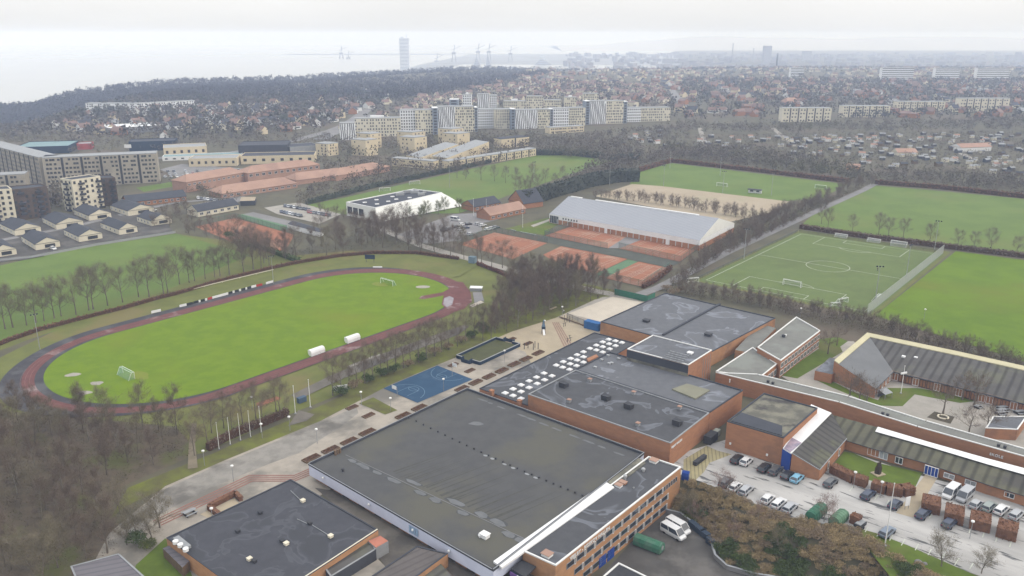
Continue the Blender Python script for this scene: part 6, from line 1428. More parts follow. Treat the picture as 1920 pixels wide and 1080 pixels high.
for i, (px, py) in enumerate(((1058, 604), (1063, 603), (1068, 605), (1057, 613), (1060, 612), (1064, 642), (1070, 640), (1068, 636))):
    p = G(px, py); r = thing('play_post', tuple(p), 'thin post of the play frames near the sand court', 'play post', 'thin posts of the play frames'); MB().tube([(p.x, p.y, 0), (p.x, p.y, 2.6 if i < 3 else 1.5)], .09, 5).build('post', m_dark, r); MB().beam((p.x - .5, p.y, 1.3), (p.x + .5, p.y, 1.4), .07).build('crossbar', m_dark, r)
p = G(1019, 625); sc_ = thing('play_tower', tuple(p), 'narrow blue grey play tower on the gravel playground', 'play tower')
for x, y in ((-.6, -.6), (.6, -.6), (.6, .6), (-.6, .6)): MB().tube([(p.x + x, p.y + y, 0), (p.x + x * .4, p.y + y * .4, 4.6)], .08, 5).build('leg', m_dark, sc_)
MB().box(p.x, p.y, 1.6, 1.3, 1.3, .9).build('platform', m_navy, sc_); MB().add([(p.x - .6, p.y - .6, 2.6), (p.x + .6, p.y - .6, 2.6), (p.x + .6, p.y + .6, 2.6), (p.x - .6, p.y + .6, 2.6), (p.x, p.y, 5.2)], [(0, 1, 4), (1, 2, 4), (2, 3, 4), (3, 0, 4)]).build('spire', M('blue_grey_board', (0.16, 0.24, 0.32)), sc_); MB().beam((p.x, p.y - .6, 1.7), (p.x + .2, p.y - 2.2, .1), .7, .1).build('slide', m_white, sc_)
def beam_thing(name, p0, p1, w_, h, lab, cat, mat):
    a, b = G(*p0), G(*p1); r = thing(name, tuple((a + b) / 2), lab, cat); MB().wall(a, b, w_, h * .5, h).build('seat', mat, r)
    for t in (.1, .9): MB().wall(a.lerp(b, t - .03), a.lerp(b, t + .03), w_ * .8, 0, h * .5).build('leg', mat, r)
beam_thing('timber_beam', (1049, 596), (1098, 613), .4, .6, 'long brown timber beam between playground and sand court', 'beam', m_wood); beam_thing('bench', (1031, 582), (1043, 577), .6, .5, 'pale bench on the verge below the wood', 'bench', m_tan)
beam_thing('bench', (957, 431), (967, 434), .5, .5, 'grey bench beside the club house lawn, left', 'bench', m_grey); beam_thing('bench', (975, 436), (1005, 442), .5, .6, 'long grey bench between lawn and left clay court', 'bench', m_grey)
p = G(1646, 889); r = thing('sculpture', tuple(p), 'dark bronze figure group on a stone slab in the oval lawn', 'sculpture')
MB().box(p.x, p.y, 0, 2.6, 2.2, .25, .4).build('plinth', m_tan, r); m = MB()
for x, y, h in ((-.4, 0, 3.0), (.35, .1, 3.4), (0, -.3, 2.2)): m.tube([(p.x + x, p.y + y, .2), (p.x + x * 1.3, p.y + y, h * .5), (p.x + x * .6, p.y + y, h * .8), (p.x + x * .7, p.y + y, h)], [.45, .34, .26, .2], 7)
m.build('figures', M('bronze', (0.06, 0.045, 0.035), (0.08, 0.06, 0.045), sc=1), r)
p = G(1722, 1055); r = thing('boulder', tuple(p), 'low grey boulder heap on the lawn strip under the bare birch', 'boulder'); m = MB(); m.ball((p.x, p.y, .1), .8, 7, 5, .6); m.build('stone', m_road, r); MB().ball((p.x + 1.1, p.y - .4, .05), .5, 6, 4, .6).build('stone', m_road, r)
p = G(1768, 783); r = thing('tree_ring', tuple(p), 'white stone ring round the yard tree', 'tree ring'); m = MB(); m.tube([(p.x + 1.3 * math.cos(t), p.y + 1.3 * math.sin(t), .25) for t in np.linspace(0, 6.283, 17)], .22, 6, False); m.build('ring', m_cream, r)
p = G(1612, 989); r = thing('trailer', tuple(p), 'small dark trailer parked left of the blue grey car', 'trailer', rz=.7); MB().box(0, 0, .45, 2.6, 1.5, .7).build('load_box', m_dark, r, local=True); MB().beam((1.3, 0, .5), (2.3, 0, .45), .1).build('drawbar', m_dark, r, local=True); MB().box(0, 0, 1.16, 2.2, 1.2, .12).build('cover', m_grey, r, local=True)
for y in (-.8, .8): MB().tube([(0, y - .08, .3), (0, y + .08, .3)], .3, 9).build('wheel', m_tyre, r, local=True)
tb = thing('picnic_table', (0, 0, 0), 'table', 'table'); MB().box(0, 0, .7, 2.2, .9, .07).build('table_top', m_grey, tb, local=True)
for s in (-1, 1): MB().box(0, s * .85, .42, 2.2, .3, .06).build('bench', m_grey, tb, local=True); MB().box(s * .8, 0, 0, .1, 1.7, .41).build('leg', m_dark, tb, local=True)
TBL = Proto(tb)
for px, py, s in ((1879, 768, 1.2), (1878, 773, 1.2), (1876, 778, 1.2), (1912, 770, 1.2), (1911, 776, 1.2)): p = G(px, py); TBL.place((p.x, p.y, .09), .2, s, 'grey picnic table in the stack of tables beside the yard shed', 'table', 'picnic tables in the school yard')
p = G(1834, 765); TBL.place((p.x, p.y, .09), .5, 1, 'lone grey picnic table in the middle of the school yard', 'table')
p = G(356, 965); TBL.place((p.x, p.y, .09), pa, 1.2, 'picnic table on the plaza beside the U shaped hedge', 'table')
p = G(1659, 745); r = thing('bike_shelter', tuple(p), 'small white sloping shelter at the corner of the school lawn', 'shelter', rz=.5); MB().add([(-1.6, -1.2, 1.6), (1.6, -1.2, 1.6), (1.6, 1.2, 2.3), (-1.6, 1.2, 2.3)], [(0, 1, 2, 3)]).build('roof', m_grey, r, local=True); MB().box(0, 1.1, 0, 3.2, .1, 2.2).build('back_wall', m_slate, r, local=True)
for x in (-1.5, 1.5): MB().box(x, -1.1, 0, .1, .1, 1.6).build('post', m_grey, r, local=True)
p = G(1415, 362); p.z = 0; r = thing('team_shelter', tuple(p), 'dark roofed white team shelter at the edge of the sand field', 'shelter', rz=-.5); MB().box(0, 0, 2.2, 9, 3.2, .4).build('roof', m_dark, r, local=True); MB().box(0, .6, 0, 8.4, 1.8, 2.2).build('wall', m_white, r, local=True)
for x in (-2, 2): MB().box(x, -.32, .8, 2, .06, 1).build('window', m_glass, r, local=True)

# ------------------------------------------------------------------ hedges
m_hedge_in = M('hedge_inside', (0.10, 0.055, 0.035), coord='pos')
def hedge(pts, wd, h, label, mat=None, dens=14, sz=.22, world=False, inner=None, z=0.0):
    fill = dens >= 30; inner = inner or (m_beech if fill else None)
    W = [Vector((p[0], p[1], z)) for p in pts] if world else GL(pts, z); r = thing('hedge', tuple(W[len(W) // 2]), label, 'hedge'); m = MB()
    for a, b in zip(W, W[1:]): m.wall(a, b, wd * (.97 if fill else .72), z, z + h * (.98 if fill else .88))
    m.build('inner_branches', inner or m_hedge_in, r); m = MB()
    for a, b in zip(W, W[1:]):
        ln_ = (b - a).length; d = (b - a).normalized(); n = Vector((-d.y, d.x, 0))
        for _ in range(int(ln_ * dens * (wd + 2 * h) / 3)):
            t = random.uniform(0, ln_); e = random.uniform(0, wd + 2 * h)
            if e < h: y, zz_ = -wd / 2, e
            elif e < h + wd: y, zz_ = e - h - wd / 2, h
            else: y, zz_ = wd / 2, e - h - wd
            c = a + d * t + n * (y + random.gauss(0, .1)) + Vector((0, 0, max(.05, zz_ + random.gauss(0, .1))))
            u = Vector((random.gauss(0, 1), random.gauss(0, 1), random.gauss(0, 1))).normalized() * sz * random.uniform(.6, 1.3); k = Vector((random.gauss(0, 1), random.gauss(0, 1), random.gauss(0, 1))).cross(u).normalized() * sz * .7
            m.add([c - u, c + k, c + u, c - k], [(0, 1, 2, 3)])
    m.build('leaves', mat or m_beech, r); return r
hedge([(-60, 672), (20, 639), (75, 620), (150, 600), (230, 580), (300, 560)], 1.3, 1.4, 'long brown beech hedge behind the left bend bank', dens=9, sz=.3)
hedge([(300, 560), (330, 553), (400, 532), (470, 514), (520, 502)], 1.3, 1.4, 'brown beech hedge behind the pale kerb rail', dens=9, sz=.3)
hedge([(520, 502), (570, 492), (640, 481), (700, 476), (780, 476), (860, 487)], 1.3, 1.5, 'brown beech hedge round the far bend below the scoreboard wood', dens=9, sz=.3)
hedge([(895, 497), (930, 510), (955, 522), (968, 535)], 1.3, 1.6, 'reddish hedge round the right bend below the road', mat=M('red_hedge_leaf', (0.20, 0.07, 0.055), (0.15, 0.06, 0.05), sc=1, coord='obj'), dens=9, sz=.3)
hedge([(1560, 884), (1575, 892), (1600, 904), (1625, 912)], 2.3, 2.0, 'left part of the curved brown hedge along the oval lawn', dens=40, sz=.16)
hedge([(1634, 916), (1660, 924), (1690, 928), (1708, 924)], 2.4, 2.1, 'right part of the curved brown hedge along the oval lawn', dens=40, sz=.16)
for i, (x0, y0, x1, y1) in enumerate(((1727, 950, 1762, 958), (1770, 968, 1806, 977), (1817, 981, 1856, 991), (1868, 997, 1906, 1008))): hedge([(x0, y0), (x1, y1)], 4.6, 2.3, 'clipped brown hedge block in the car park, %s from the left' % ['first', 'second', 'third', 'fourth'][i], dens=34, sz=.18)
hedge([(1600, 984), (1607, 978)], 2.0, 2.0, 'rounded brown hedge tuft beside the green container', dens=36, sz=.17)
UH = GL([(412, 970), (392, 955), (442, 929), (452, 940), (447, 943)]); hedge([tuple(p[:2]) for p in UH[:2]], .9, 1.2, 'brown hedge, short left arm of the U round the plaza bed', world=True, dens=30, sz=.15); hedge([tuple(p[:2]) for p in UH[1:3]], .9, 1.2, 'brown hedge, long back of the U round the plaza bed', world=True, dens=30, sz=.15); hedge([tuple(p[:2]) for p in UH[2:4]], .9, 1.2, 'brown hedge, short right arm of the U round the plaza bed', world=True, dens=30, sz=.15)
hedge([(985, 388), (1030, 372), (1080, 358), (1110, 349), (1160, 341), (1198, 340)], 4, 9, 'tall black cypress hedge between the club house and the sand field', mat=m_farg, dens=2.2, sz=.8, inner=m_farg)
hedge([(575, 384), (700, 352), (840, 323), (920, 305), (1005, 291)], 2.5, 3, 'dark hedge along the left edge of the mown field', mat=m_farg, dens=2.2, sz=.7, inner=m_farg)
hedge([(1005, 291), (1070, 291), (1140, 299), (1200, 300)], 3, 5, 'dark hedge at the far end of the mown field', mat=m_farg, dens=1.6, sz=.9, inner=m_farg)
hedge([(1198, 322), (1258, 304), (1400, 320), (1590, 343)], 2.5, 3, 'low brown hedge at the far side of the hazy upper field', dens=1.8, sz=.7)
hedge([(1640, 345), (1760, 354), (1960, 376)], 2.5, 3, 'brown hedge at the far side of the upper right field', dens=1.8, sz=.7)
hedge([(1500, 428), (1620, 446), (1780, 466), (1960, 488)], 3, 2.4, 'dark twiggy hedge strip behind the artificial pitch', mat=m_twig, dens=5, sz=.4)
hedge([(1205, 541), (1230, 528), (1258, 505)], 1.4, 2.0, 'brown hedge along the nearest small clay court', dens=9, sz=.3)
hedge([(440, 455), (500, 470), (560, 492)], 2.5, 2.0, 'dark evergreen hedge below the far left clay court', mat=m_bushg, dens=6, sz=.35, inner=m_bushg)
hedge([(540, 778), (500, 795), (455, 812), (420, 828), (390, 845)], 1.6, 2.2, 'dark tangled hedge behind the five flagpoles', mat=m_twig, dens=16, sz=.25)

# ------------------------------------------------------------------ people
m_skin = M('skin', (0.45, 0.28, 0.2), coord='obj'); m_hair = M('dark_hair', (0.04, 0.03, 0.025), coord='obj')
def skinned(name, verts, edges, rad, mat, parent, root=0):
    me = bpy.data.meshes.new(name); me.from_pydata(verts, edges, []); o = bpy.data.objects.new(name, me); COL.objects.link(o)
    md = o.modifiers.new('skin', 'SKIN'); sv = me.skin_vertices[0].data if me.skin_vertices else None
    if sv is None:
        bpy.context.view_layer.update(); sv = me.skin_vertices[0].data
    for i, r_ in enumerate(rad): sv[i].radius = (r_, r_)
    sv[root].use_root = True
    s = o.modifiers.new('sub', 'SUBSURF'); s.levels = 1; s.render_levels = 1
    dg = bpy.context.evaluated_depsgraph_get(); m2 = bpy.data.meshes.new_from_object(o.evaluated_get(dg)); bpy.data.objects.remove(o)
    o = bpy.data.objects.new(name, m2); COL.objects.link(o); m2.materials.clear(); m2.materials.append(mat); o.parent = parent; return o
def person(px, py, ang, label, top, trou, stride=.28, arm=.2):
    p = G(px, py); r = thing('person', (p.x, p.y, .03), label, 'person', rz=ang)
    V = [(0, 0, .95), (0, 0, 1.2), (0, 0, 1.42), (0.01, 0, 1.52), (.02, 0, 1.64), (.02, 0, 1.74)]; E_ = [(0, 1), (1, 2), (2, 3), (3, 4), (4, 5)]; Rd = [.135, .13, .12, .055, .095, .07]
    for s, k in ((-1, 1), (1, -1)):
        i = len(V); V += [(0, s * .09, .88), (k * stride * .5, s * .09, .48), (k * stride - .05, s * .09, .08), (k * stride + .1, s * .09, .04)]; E_ += [(0, i), (i, i + 1), (i + 1, i + 2), (i + 2, i + 3)]; Rd += [.09, .065, .042, .038]
        i = len(V); V += [(0, s * .19, 1.4), (-k * arm * .4, s * .23, 1.12), (-k * arm, s * .22, .9), (-k * arm * 1.15, s * .22, .8)]; E_ += [(2, i), (i, i + 1), (i + 1, i + 2), (i + 2, i + 3)]; Rd += [.06, .045, .035, .03]
    skinned('body', V, E_, Rd, m_skin, r)
    V2 = [(0, 0, .98), (0, 0, 1.2), (0, 0, 1.43)]; E2 = [(0, 1), (1, 2)]; R2 = [.155, .155, .14]
    for s, k in ((-1, 1), (1, -1)): i = len(V2); V2 += [(0, s * .19, 1.4), (-k * arm * .4, s * .23, 1.12), (-k * arm * .95, s * .22, .92)]; E2 += [(2, i), (i, i + 1), (i + 1, i + 2)]; R2 += [.075, .062, .05]
    skinned('jacket', V2, E2, R2, top, r)
    V3 = [(0, 0, .95)]; E3 = []; R3 = [.15]
    for s, k in ((-1, 1), (1, -1)): i = len(V3); V3 += [(0, s * .09, .88), (k * stride * .5, s * .09, .48), (k * stride - .06, s * .09, .12)]; E3 += [(0, i), (i, i + 1), (i + 1, i + 2)]; R3 += [.105, .08, .062]
    skinned('trousers', V3, E3, R3, trou, r)
    MB().ball((0.0, 0, 1.70), .11, 8, 6, 1.0).build('hair', m_hair, r, local=True)
    for s in (-1, 1): MB().box(s * (stride) if s > 0 else -stride, -s * .09, 0, .27, .1, .09).build('shoe', m_dark, r, local=True)
person(1121, 560, 1.2, 'person in dark clothes walking on the path above the sand court', m_dark, m_dark)
person(1057, 588, .6, 'person in a white jacket and dark trousers walking by the playground verge', m_white, m_slate)
person(1706, 462, 2.5, 'person in dark clothes at the far goal line of the artificial pitch, left one', m_dark, m_navy); person(1710, 462, 1.5, 'person in dark clothes at the far goal line of the artificial pitch, right one', m_dark, m_dark)
person(1645, 508, 2.2, 'person in dark sportswear standing alone on the artificial pitch', m_dark, m_dark, .12)
# ------------------------------------------------------------------ trees
def frame(d):
    u = d.cross(Vector((0, 0, 1)))
    if u.length < 1e-3: u = Vector((1, 0, 0))
    u.normalize(); return u, u.cross(d).normalized()
def bare(seed, h, crown_r, first, nl, ntw, tr=.22, up=.75, stems=1, twl=.9, tww=.045, name='bare_tree', bark=None, twig=None, cat='tree'):
    """bare winter tree: trunk with limbs (one mesh) and a crown of fine twigs (another)"""
    rs = random.Random(seed); r = thing(name, (0, 0, 0), 'tree', cat); T = MB(); tips = []
    for sidx in range(stems):
        a0 = rs.uniform(0, 6.28); lean = Vector((math.cos(a0), math.sin(a0), 0)) * (0.06 if stems == 1 else .22); hh = h * (1 if sidx == 0 else rs.uniform(.75, .98))
        P = [Vector((lean.x * h * t * t + rs.gauss(0, .03) * h * t * .4, lean.y * h * t * t + rs.gauss(0, .03) * h * t * .4, hh * .9 * t - .05)) for t in np.linspace(0, 1, 7)]
        T.tube(P, [tr * (1 - .88 * t) * (1.25 if t == 0 else 1) for t in np.linspace(0, 1, 7)], 6)
        tips.append((P[-1], (P[-1] - P[-2]).normalized(), .8))
        for k in range(nl):
            t = first + (1 - first) * (k + rs.random()) / nl; i = min(5, int(t * 6)); b = P[i].lerp(P[i + 1], t * 6 - i)
            az = k * 2.4 + rs.uniform(-.5, .5); el = up * (.55 + .6 * t) + rs.uniform(-.15, .15); d = Vector((math.cos(az) * math.cos(el), math.sin(az) * math.cos(el), math.sin(el)))
            ln_ = crown_r * (1.15 - .55 * abs(t - .45)) * rs.uniform(.8, 1.15) * (1.2 - .5 * max(0, t - .6))
            q = b; dd = d.copy(); pts = [b]
            for s in range(3):
                dd = (dd + Vector((rs.gauss(0, .16), rs.gauss(0, .16), rs.gauss(.1, .1)))).normalized(); q = q + dd * ln_ / 3; pts.append(q)
            r0 = tr * (1 - .8 * t) * .5; T.tube(pts, [r0, r0 * .7, r0 * .45, r0 * .2], 4, False)
            tips.append((pts[-1], dd, 1)); tips.append((pts[2], dd, .6))
            for s in range(4):
                j = rs.choice((1, 1, 2, 2)); u, w_ = frame(dd); an = rs.uniform(0, 6.28); d2 = (dd * .8 + (u * math.cos(an) + w_ * math.sin(an)) * .8 + Vector((0, 0, .25))).normalized(); l2 = ln_ * rs.uniform(.3, .55)
                e = pts[j].lerp(pts[j + 1], rs.random()); e2 = e + d2 * l2 * .5; d2 = (d2 + Vector((rs.gauss(0, .2), rs.gauss(0, .2), .15))).normalized(); e3 = e2 + d2 * l2 * .5
                T.tube([e, e2, e3], [r0 * .4, r0 * .28, r0 * .12], 3, False); tips.append((e3, d2, .9)); tips.append((e2, d2, .6))
    T.build('trunk', bark or m_bark, r, local=True)
    v = []; f = []
    for k in range(ntw):
        p, d, l = tips[rs.randrange(len(tips))]
        d1 = (d * .7 + Vector((rs.gauss(0, .6), rs.gauss(0, .6), rs.gauss(.25, .5)))).normalized(); p = p - d * rs.uniform(0, 1.2) + Vector((rs.gauss(0, .2), rs.gauss(0, .2), rs.gauss(0, .2))) * crown_r * .6; ln_ = twl * l * rs.uniform(.5, 1.3); w_ = tww * rs.uniform(.7, 1.3)
        u, k2 = frame(d1); a = rs.uniform(0, 3.14); s = (u * math.cos(a) + k2 * math.sin(a)) * w_; mid = p + d1 * ln_ * .5 + Vector((rs.gauss(0, .08), rs.gauss(0, .08), rs.gauss(0, .08))); n = len(v)
        v += [p - s * .5, p + s * .5, mid + s * .45, p + d1 * ln_ + Vector((0, 0, .1 * ln_)), mid - s * .45]; f += [(n, n + 1, n + 2, n + 4), (n + 4, n + 2, n + 3)]
    MB().add(v, f).build('crown', twig or m_twig, r, local=True)
    return Proto(r)
PT = [bare(s, 13.5, 4.1, .25, 14, 3600, tww=.026, twl=1.15) for s in (1, 2, 3, 4)]              # park trees
PS = [bare(s, 7.5, 2.2, .12, 9, 2000, tr=.11, stems=2, tww=.028, twl=.95, name='shrubby_tree', cat='shrub') for s in (5, 6, 7)]   # slim shrubby trees
PO = [bare(s, 8.5, 3.0, .2, 10, 2600, tr=.15, stems=2, tww=.032, twl=1.0, twig=m_twig2, name='bare_tree') for s in (8, 9)]  # olive tinted
PW = [bare(s, 11.5, 2.7, .2, 12, 3000, tr=.15, up=1.0, tww=.03, twl=1.1, bark=m_bark2 if s == 13 else m_bark, name='bare_tree', twig=m_twig2 if s == 12 else m_twig) for s in (10, 11, 12, 13)]  # wood trees
PB = [bare(s, 6.5, 2.3, .25, 9, 900, tr=.09, tww=.03, twig=m_twig3, bark=m_bark2, name='birch_tree') for s in (14, 15)]
PP = [bare(s, 5.4, 2.5, .4, 9, 700, tr=.2, tww=.04, twl=.9, up=.5, name='pruned_tree') for s in (16, 17)]
NT = [0]
def put(P, x, y, label, group, s=1.0, cat=None, z=None, js=.15):
    k = s * random.uniform(1 - js, 1 + js); NT[0] += 1
    return random.choice(P).place((x, y, hz(x, y) if z is None else z), random.uniform(0, 6.28), (k * random.uniform(.9, 1.1), k * random.uniform(.9, 1.1), k), label, cat, group)
def row(P, pts, label, group, s=1.0):
    for px, py in pts: p = G(px, py); put(P, p.x, p.y, label, group, s)
row(PT, [(-14, 628), (10, 617), (24, 614), (50, 610), (68, 605), (83, 602), (102, 597), (115, 593), (143, 590), (167, 582), (175, 580), (202, 573), (230, 567), (260, 557), (280, 557), (307, 552), (315, 550), (337, 533), (355, 530), (365, 527), (385, 523), (403, 520), (413, 518), (430, 515), (457, 510), (475, 505), (490, 503), (505, 498)], 'bare tall tree in the row between mown field and stadium bank', 'tree row between field and stadium', 1.0)
def wood(P, poly, n, mind, label, group, s=1.0):
    W = [tuple(p[:2]) for p in GL(poly)]
    for x, y in sample_poly(W, n, mind): put(P, x, y, label, group, s, js=.22)
wood(PW + PT[:2], [(435, 462), (520, 474), (545, 480), (640, 448), (740, 425), (800, 446), (885, 478), (880, 484), (790, 472), (700, 471), (640, 477), (560, 488), (500, 500), (440, 500)], 46, 5.5, 'bare tree in the dark wood behind the scoreboard', 'wood behind the far bend', .95)
row(PT, [(700, 440), (722, 447), (745, 452), (765, 458), (790, 466), (815, 474), (845, 481), (870, 486), (895, 492), (903, 497), (922, 500), (942, 503), (960, 509), (792, 452), (762, 446)], 'bare tree in the row beside the pale road by the track bend', 'trees along the pale road', .8)
wood(PW, [(938, 572), (962, 532), (985, 518), (1110, 538), (1180, 552), (1105, 568), (1000, 602), (920, 645), (905, 640)], 78, 3.3, 'bare tree in the wood between track bend and sand court', 'wood right of the track', .95)
NS = [(624, 742), (640, 735), (655, 725), (670, 724), (684, 719), (700, 712), (714, 704), (728, 702), (742, 694), (757, 690), (770, 682), (785, 680), (800, 672), (815, 668), (828, 660), (842, 656), (858, 650), (873, 640), (889, 633)]
row(PT, NS, 'slim bare tree in the row between track and plaza', 'tree row between track and plaza', .78)
row(PT, [(365, 855), (390, 838), (397, 812), (420, 803), (436, 815), (455, 795), (480, 785), (493, 795), (518, 775), (525, 785)], 'slim bare tree behind the five flagpoles', 'trees behind the flagpoles', .72)
wood(PW + PO[:1], [(-40, 800), (60, 780), (200, 792), (345, 806), (362, 850), (230, 905), (205, 975), (225, 1010), (215, 1040), (120, 1060), (60, 1110), (-60, 1120)], 64, 3.4, 'bare tree in the dense wood at the lower left', 'wood at the lower left', .9)
row(PO, [(285, 1012), (255, 1000), (238, 1022), (300, 990), (225, 960), (60, 1075), (20, 1070), (110, 1050)], 'olive tinted bare tree at the plaza edge of the lower left wood', 'olive trees at the plaza edge', .9)
# shrub belt between halls and pitches
W = GL([(1275, 552), (1300, 556), (1400, 566), (1500, 590), (1600, 604), (1700, 634), (1800, 660), (1960, 706)])
for x, y in along(W, 2.3, .5, 2.6): put(PS, x, y, 'bare shrubby tree in the dense belt behind the school wing', 'belt between school and pitches', .78)
for pts, st, lab, gr, P, s in (([(1262, 540), (1300, 512), (1370, 470), (1440, 436), (1490, 412)], 4.5, 'bare shrubby tree along the path left of the artificial pitch', 'bushes along the pitch path', PS, .75), ([(1300, 505), (1370, 458), (1420, 430), (1470, 400), (1545, 385)], 5, 'bare shrubby tree between tennis hall and pitch path', 'bushes beside the tennis hall', PS, .85), ([(1470, 408), (1540, 378), (1600, 352), (1640, 345)], 5, 'bare shrubby tree in the belt between the two upper fields', 'belt between upper fields', PS, .9)):
    for x, y in along(GL(pts), st, .5, 3.0): put(P, x, y, lab, gr, s)
row(PT, [(1552, 428), (1598, 436), (1647, 442), (1693, 447), (1742, 462), (1795, 468), (1825, 470), (1857, 474), (1905, 480), (1540, 420), (1665, 446)], 'lone bare tree in the strip behind the artificial pitch', 'trees behind the artificial pitch', .72)
for x, y in along(GL([(1120, 372), (1200, 378), (1300, 392), (1400, 410), (1450, 418)]), 2.6, .5, 3): put(PS, x, y, 'thin bare shrubby tree on the far side of the tennis hall', 'trees behind the tennis hall', .85)
row(PT + PO[:1], [(857, 334), (873, 336), (902, 338), (927, 340), (948, 343), (967, 346), (998, 341), (1022, 346), (1040, 345), (1055, 342), (973, 372), (985, 366), (995, 369), (1008, 362)], 'round crowned bare tree on the hazy mown field', 'trees on the hazy mown field', .85)
m_bud = M('budding_twig', (0.17, 0.18, 0.075), (0.13, 0.14, 0.06), sc=.3, coord='obj')
PG = [bare(s, 7.0, 2.9, .2, 10, 2600, tr=.15, tww=.04, twig=m_bud) for s in (18, 19)]
row(PG, [(768, 412), (793, 408), (800, 402), (822, 402), (833, 396), (862, 398), (790, 414)], 'greenish budding tree before the white membrane hall', 'budding trees by the white hall', .95)
row(PP, [(1591, 755), (1624, 764), (1768, 777), (1815, 818), (1804, 750), (1826, 762), (1552, 664), (1569, 648), (1609, 762), (1850, 812)], 'pruned bare tree in the school yard', 'school yard trees', 1.3)
row(PB, [(1347, 925), (1365, 930), (1552, 985), (1545, 978)], 'reddish birch at the edge of the brown scrub', 'reddish birches', .9)
row(PO, [(1765, 1062), (1840, 1075)], 'leafless pale tree on the lawn strip by the car park', 'trees on the lawn strip', .75)
BT = [G(1375, 1005, -1), G(1460, 1035, -2), G(1290, 950, -2), G(1420, 985, -.5), G(1305, 975, -3)]
for p in BT: put(PB[:1] + PO, p.x, p.y, 'bare pale stemmed tree rising from the brown scrub slope', 'trees in the scrub', .8)
row(PS, [(375, 432), (400, 437), (425, 445), (450, 456), (478, 462), (500, 472), (520, 470), (396, 425), (440, 445), (462, 450), (350, 430), (365, 436), (388, 444), (412, 452), (435, 462), (460, 470), (486, 478), (512, 484), (536, 488), (355, 442), (410, 438), (470, 458), (505, 466), (535, 474), (550, 482)], 'small bare shrubby tree before the far left clay court', 'trees before the left clay court', .85)
row(PS, [(560, 392), (600, 398), (630, 405), (645, 410), (615, 412), (662, 418), (680, 424), (690, 430)], 'small bare shrubby tree at the end of the gravel lot', 'trees by the gravel lot', .85)
row(PS, [(330, 402), (310, 410), (350, 396), (290, 425), (318, 425), (338, 415), (360, 415)], 'bare shrubby tree round the right end of the bungalows', 'trees by the bungalows', .9)
# brown scrub slope of bushes
def bush(seed, mat, rad, h, n, sz, name='bush'):
    rs = random.Random(seed); r = thing(name, (0, 0, 0), 'bush', 'bush'); T = MB()
    for k in range(7):
        a = k * .9; T.tube([(0, 0, -.1), (rad * .4 * math.cos(a), rad * .4 * math.sin(a), h * .5), (rad * .7 * math.cos(a), rad * .7 * math.sin(a), h * .9)], [.05, .03, .01], 4, False)
    T.build('stems', m_bark, r, local=True); m = MB()
    lob = [(rs.uniform(0, 6.28), rs.uniform(.2, .7), rs.uniform(.45, 1)) for _ in range(6)]
    for _ in range(n):
        a, q, t = rs.choice(lob); d = Vector((rs.gauss(0, 1), rs.gauss(0, 1), abs(rs.gauss(0, .8)))).normalized() * rs.uniform(.35, .62)
        c = Vector(((q * math.cos(a) + d.x) * rad, (q * math.sin(a) + d.y) * rad, max(.05, (t * .55 + d.z * .7) * h)))
        u = Vector((rs.gauss(0, 1), rs.gauss(0, 1), rs.gauss(0, 1))).normalized() * sz * rs.uniform(.6, 1.4); k = Vector((rs.gauss(0, 1), rs.gauss(0, 1), rs.gauss(0, 1))).cross(u).normalized() * sz * .5
        m.add([c - u, c + k, c + u, c - k], [(0, 1, 2, 3)])
    m.build('leaves', mat, r, local=True); return Proto(r)
BB = [bush(s, m_bushb, 1.7, 1.9, 900, .14) for s in (31, 32, 33)] + [bush(36, M('grey_bramble', (0.34, 0.26, 0.17), (0.25, 0.19, 0.13), sc=.6, coord='obj'), 1.7, 2.2, 800, .14)]
BG = [bush(s, m_bushg, 1.8, 2.6, 1000, .16) for s in (34, 35)]; BY = [bush(37, m_bushy, 1.5, 1.6, 900, .13)]
SP = [G(1252, 925, -2), G(1290, 902), G(1340, 920), G(1400, 945), G(1470, 975), G(1560, 992), G(1600, 1000), G(1650, 1030), G(1720, 1068), G(1800, 1110), G(1600, 1112, -3), G(1500, 1085, -3), G(1420, 1066, -3), G(1368, 1048, -3), G(1345, 1020, -3), G(1328, 985, -3), G(1270, 952, -3)]
SPw = [(p.x, p.y) for p in SP]
GZ = [(G(1470, 1030, -2), 4.2), (G(1300, 950, -2), 3.2), (G(1365, 1030, -3), 3.0), (G(1490, 1060, -2), 4.0), (G(1560, 1065, -1), 3.0), (G(1700, 1070), 2.5), (G(1400, 1050, -3), 2.5)]
for x, y in sample_poly(SPw, 270, .95):
    gsel = any(math.hypot(x - c.x, y - c.y) < q * .8 for c, q in GZ)
    if gsel: put(BG if random.random() < .8 else BY, x, y, 'dark evergreen bush in the scrub slope below the car park', 'evergreen bushes in the scrub', .9, 'bush')
    else: put(BB, x, y, 'brown leafless bush in the scrub slope below the car park', 'brown bushes in the scrub', .85, 'bush')
for px, py, lab in ((262, 1020, 'green bush behind the ribbed shed'), (278, 1028, 'yellow green bush beside the ribbed shed')): p = G(px, py); put(BG if px < 270 else BY, p.x, p.y, lab, None, 1.2, 'bush')
for px, py in ((640, 742), (665, 728), (690, 716), (715, 705), (740, 698), (765, 688), (790, 678), (815, 666), (840, 655), (865, 643), (885, 634), (905, 622)):
    p = G(px, py); put(BB[3:] + BG[:1], p.x, p.y, 'dark shrub at the foot of the row between track and plaza', 'shrubs below the track row', 1.25, 'bush')
for px, py in ((1250, 545), (1262, 553), (1275, 548)): p = G(px, py); put(BB[3:], p.x, p.y, 'grey brown bush at the fork of the pitch path', 'bushes at the path fork', 1.3, 'bush')
p = G(432, 448); put(BG, p.x, p.y, 'round dark green bush beside the far left clay court', None, 1.6, 'bush')
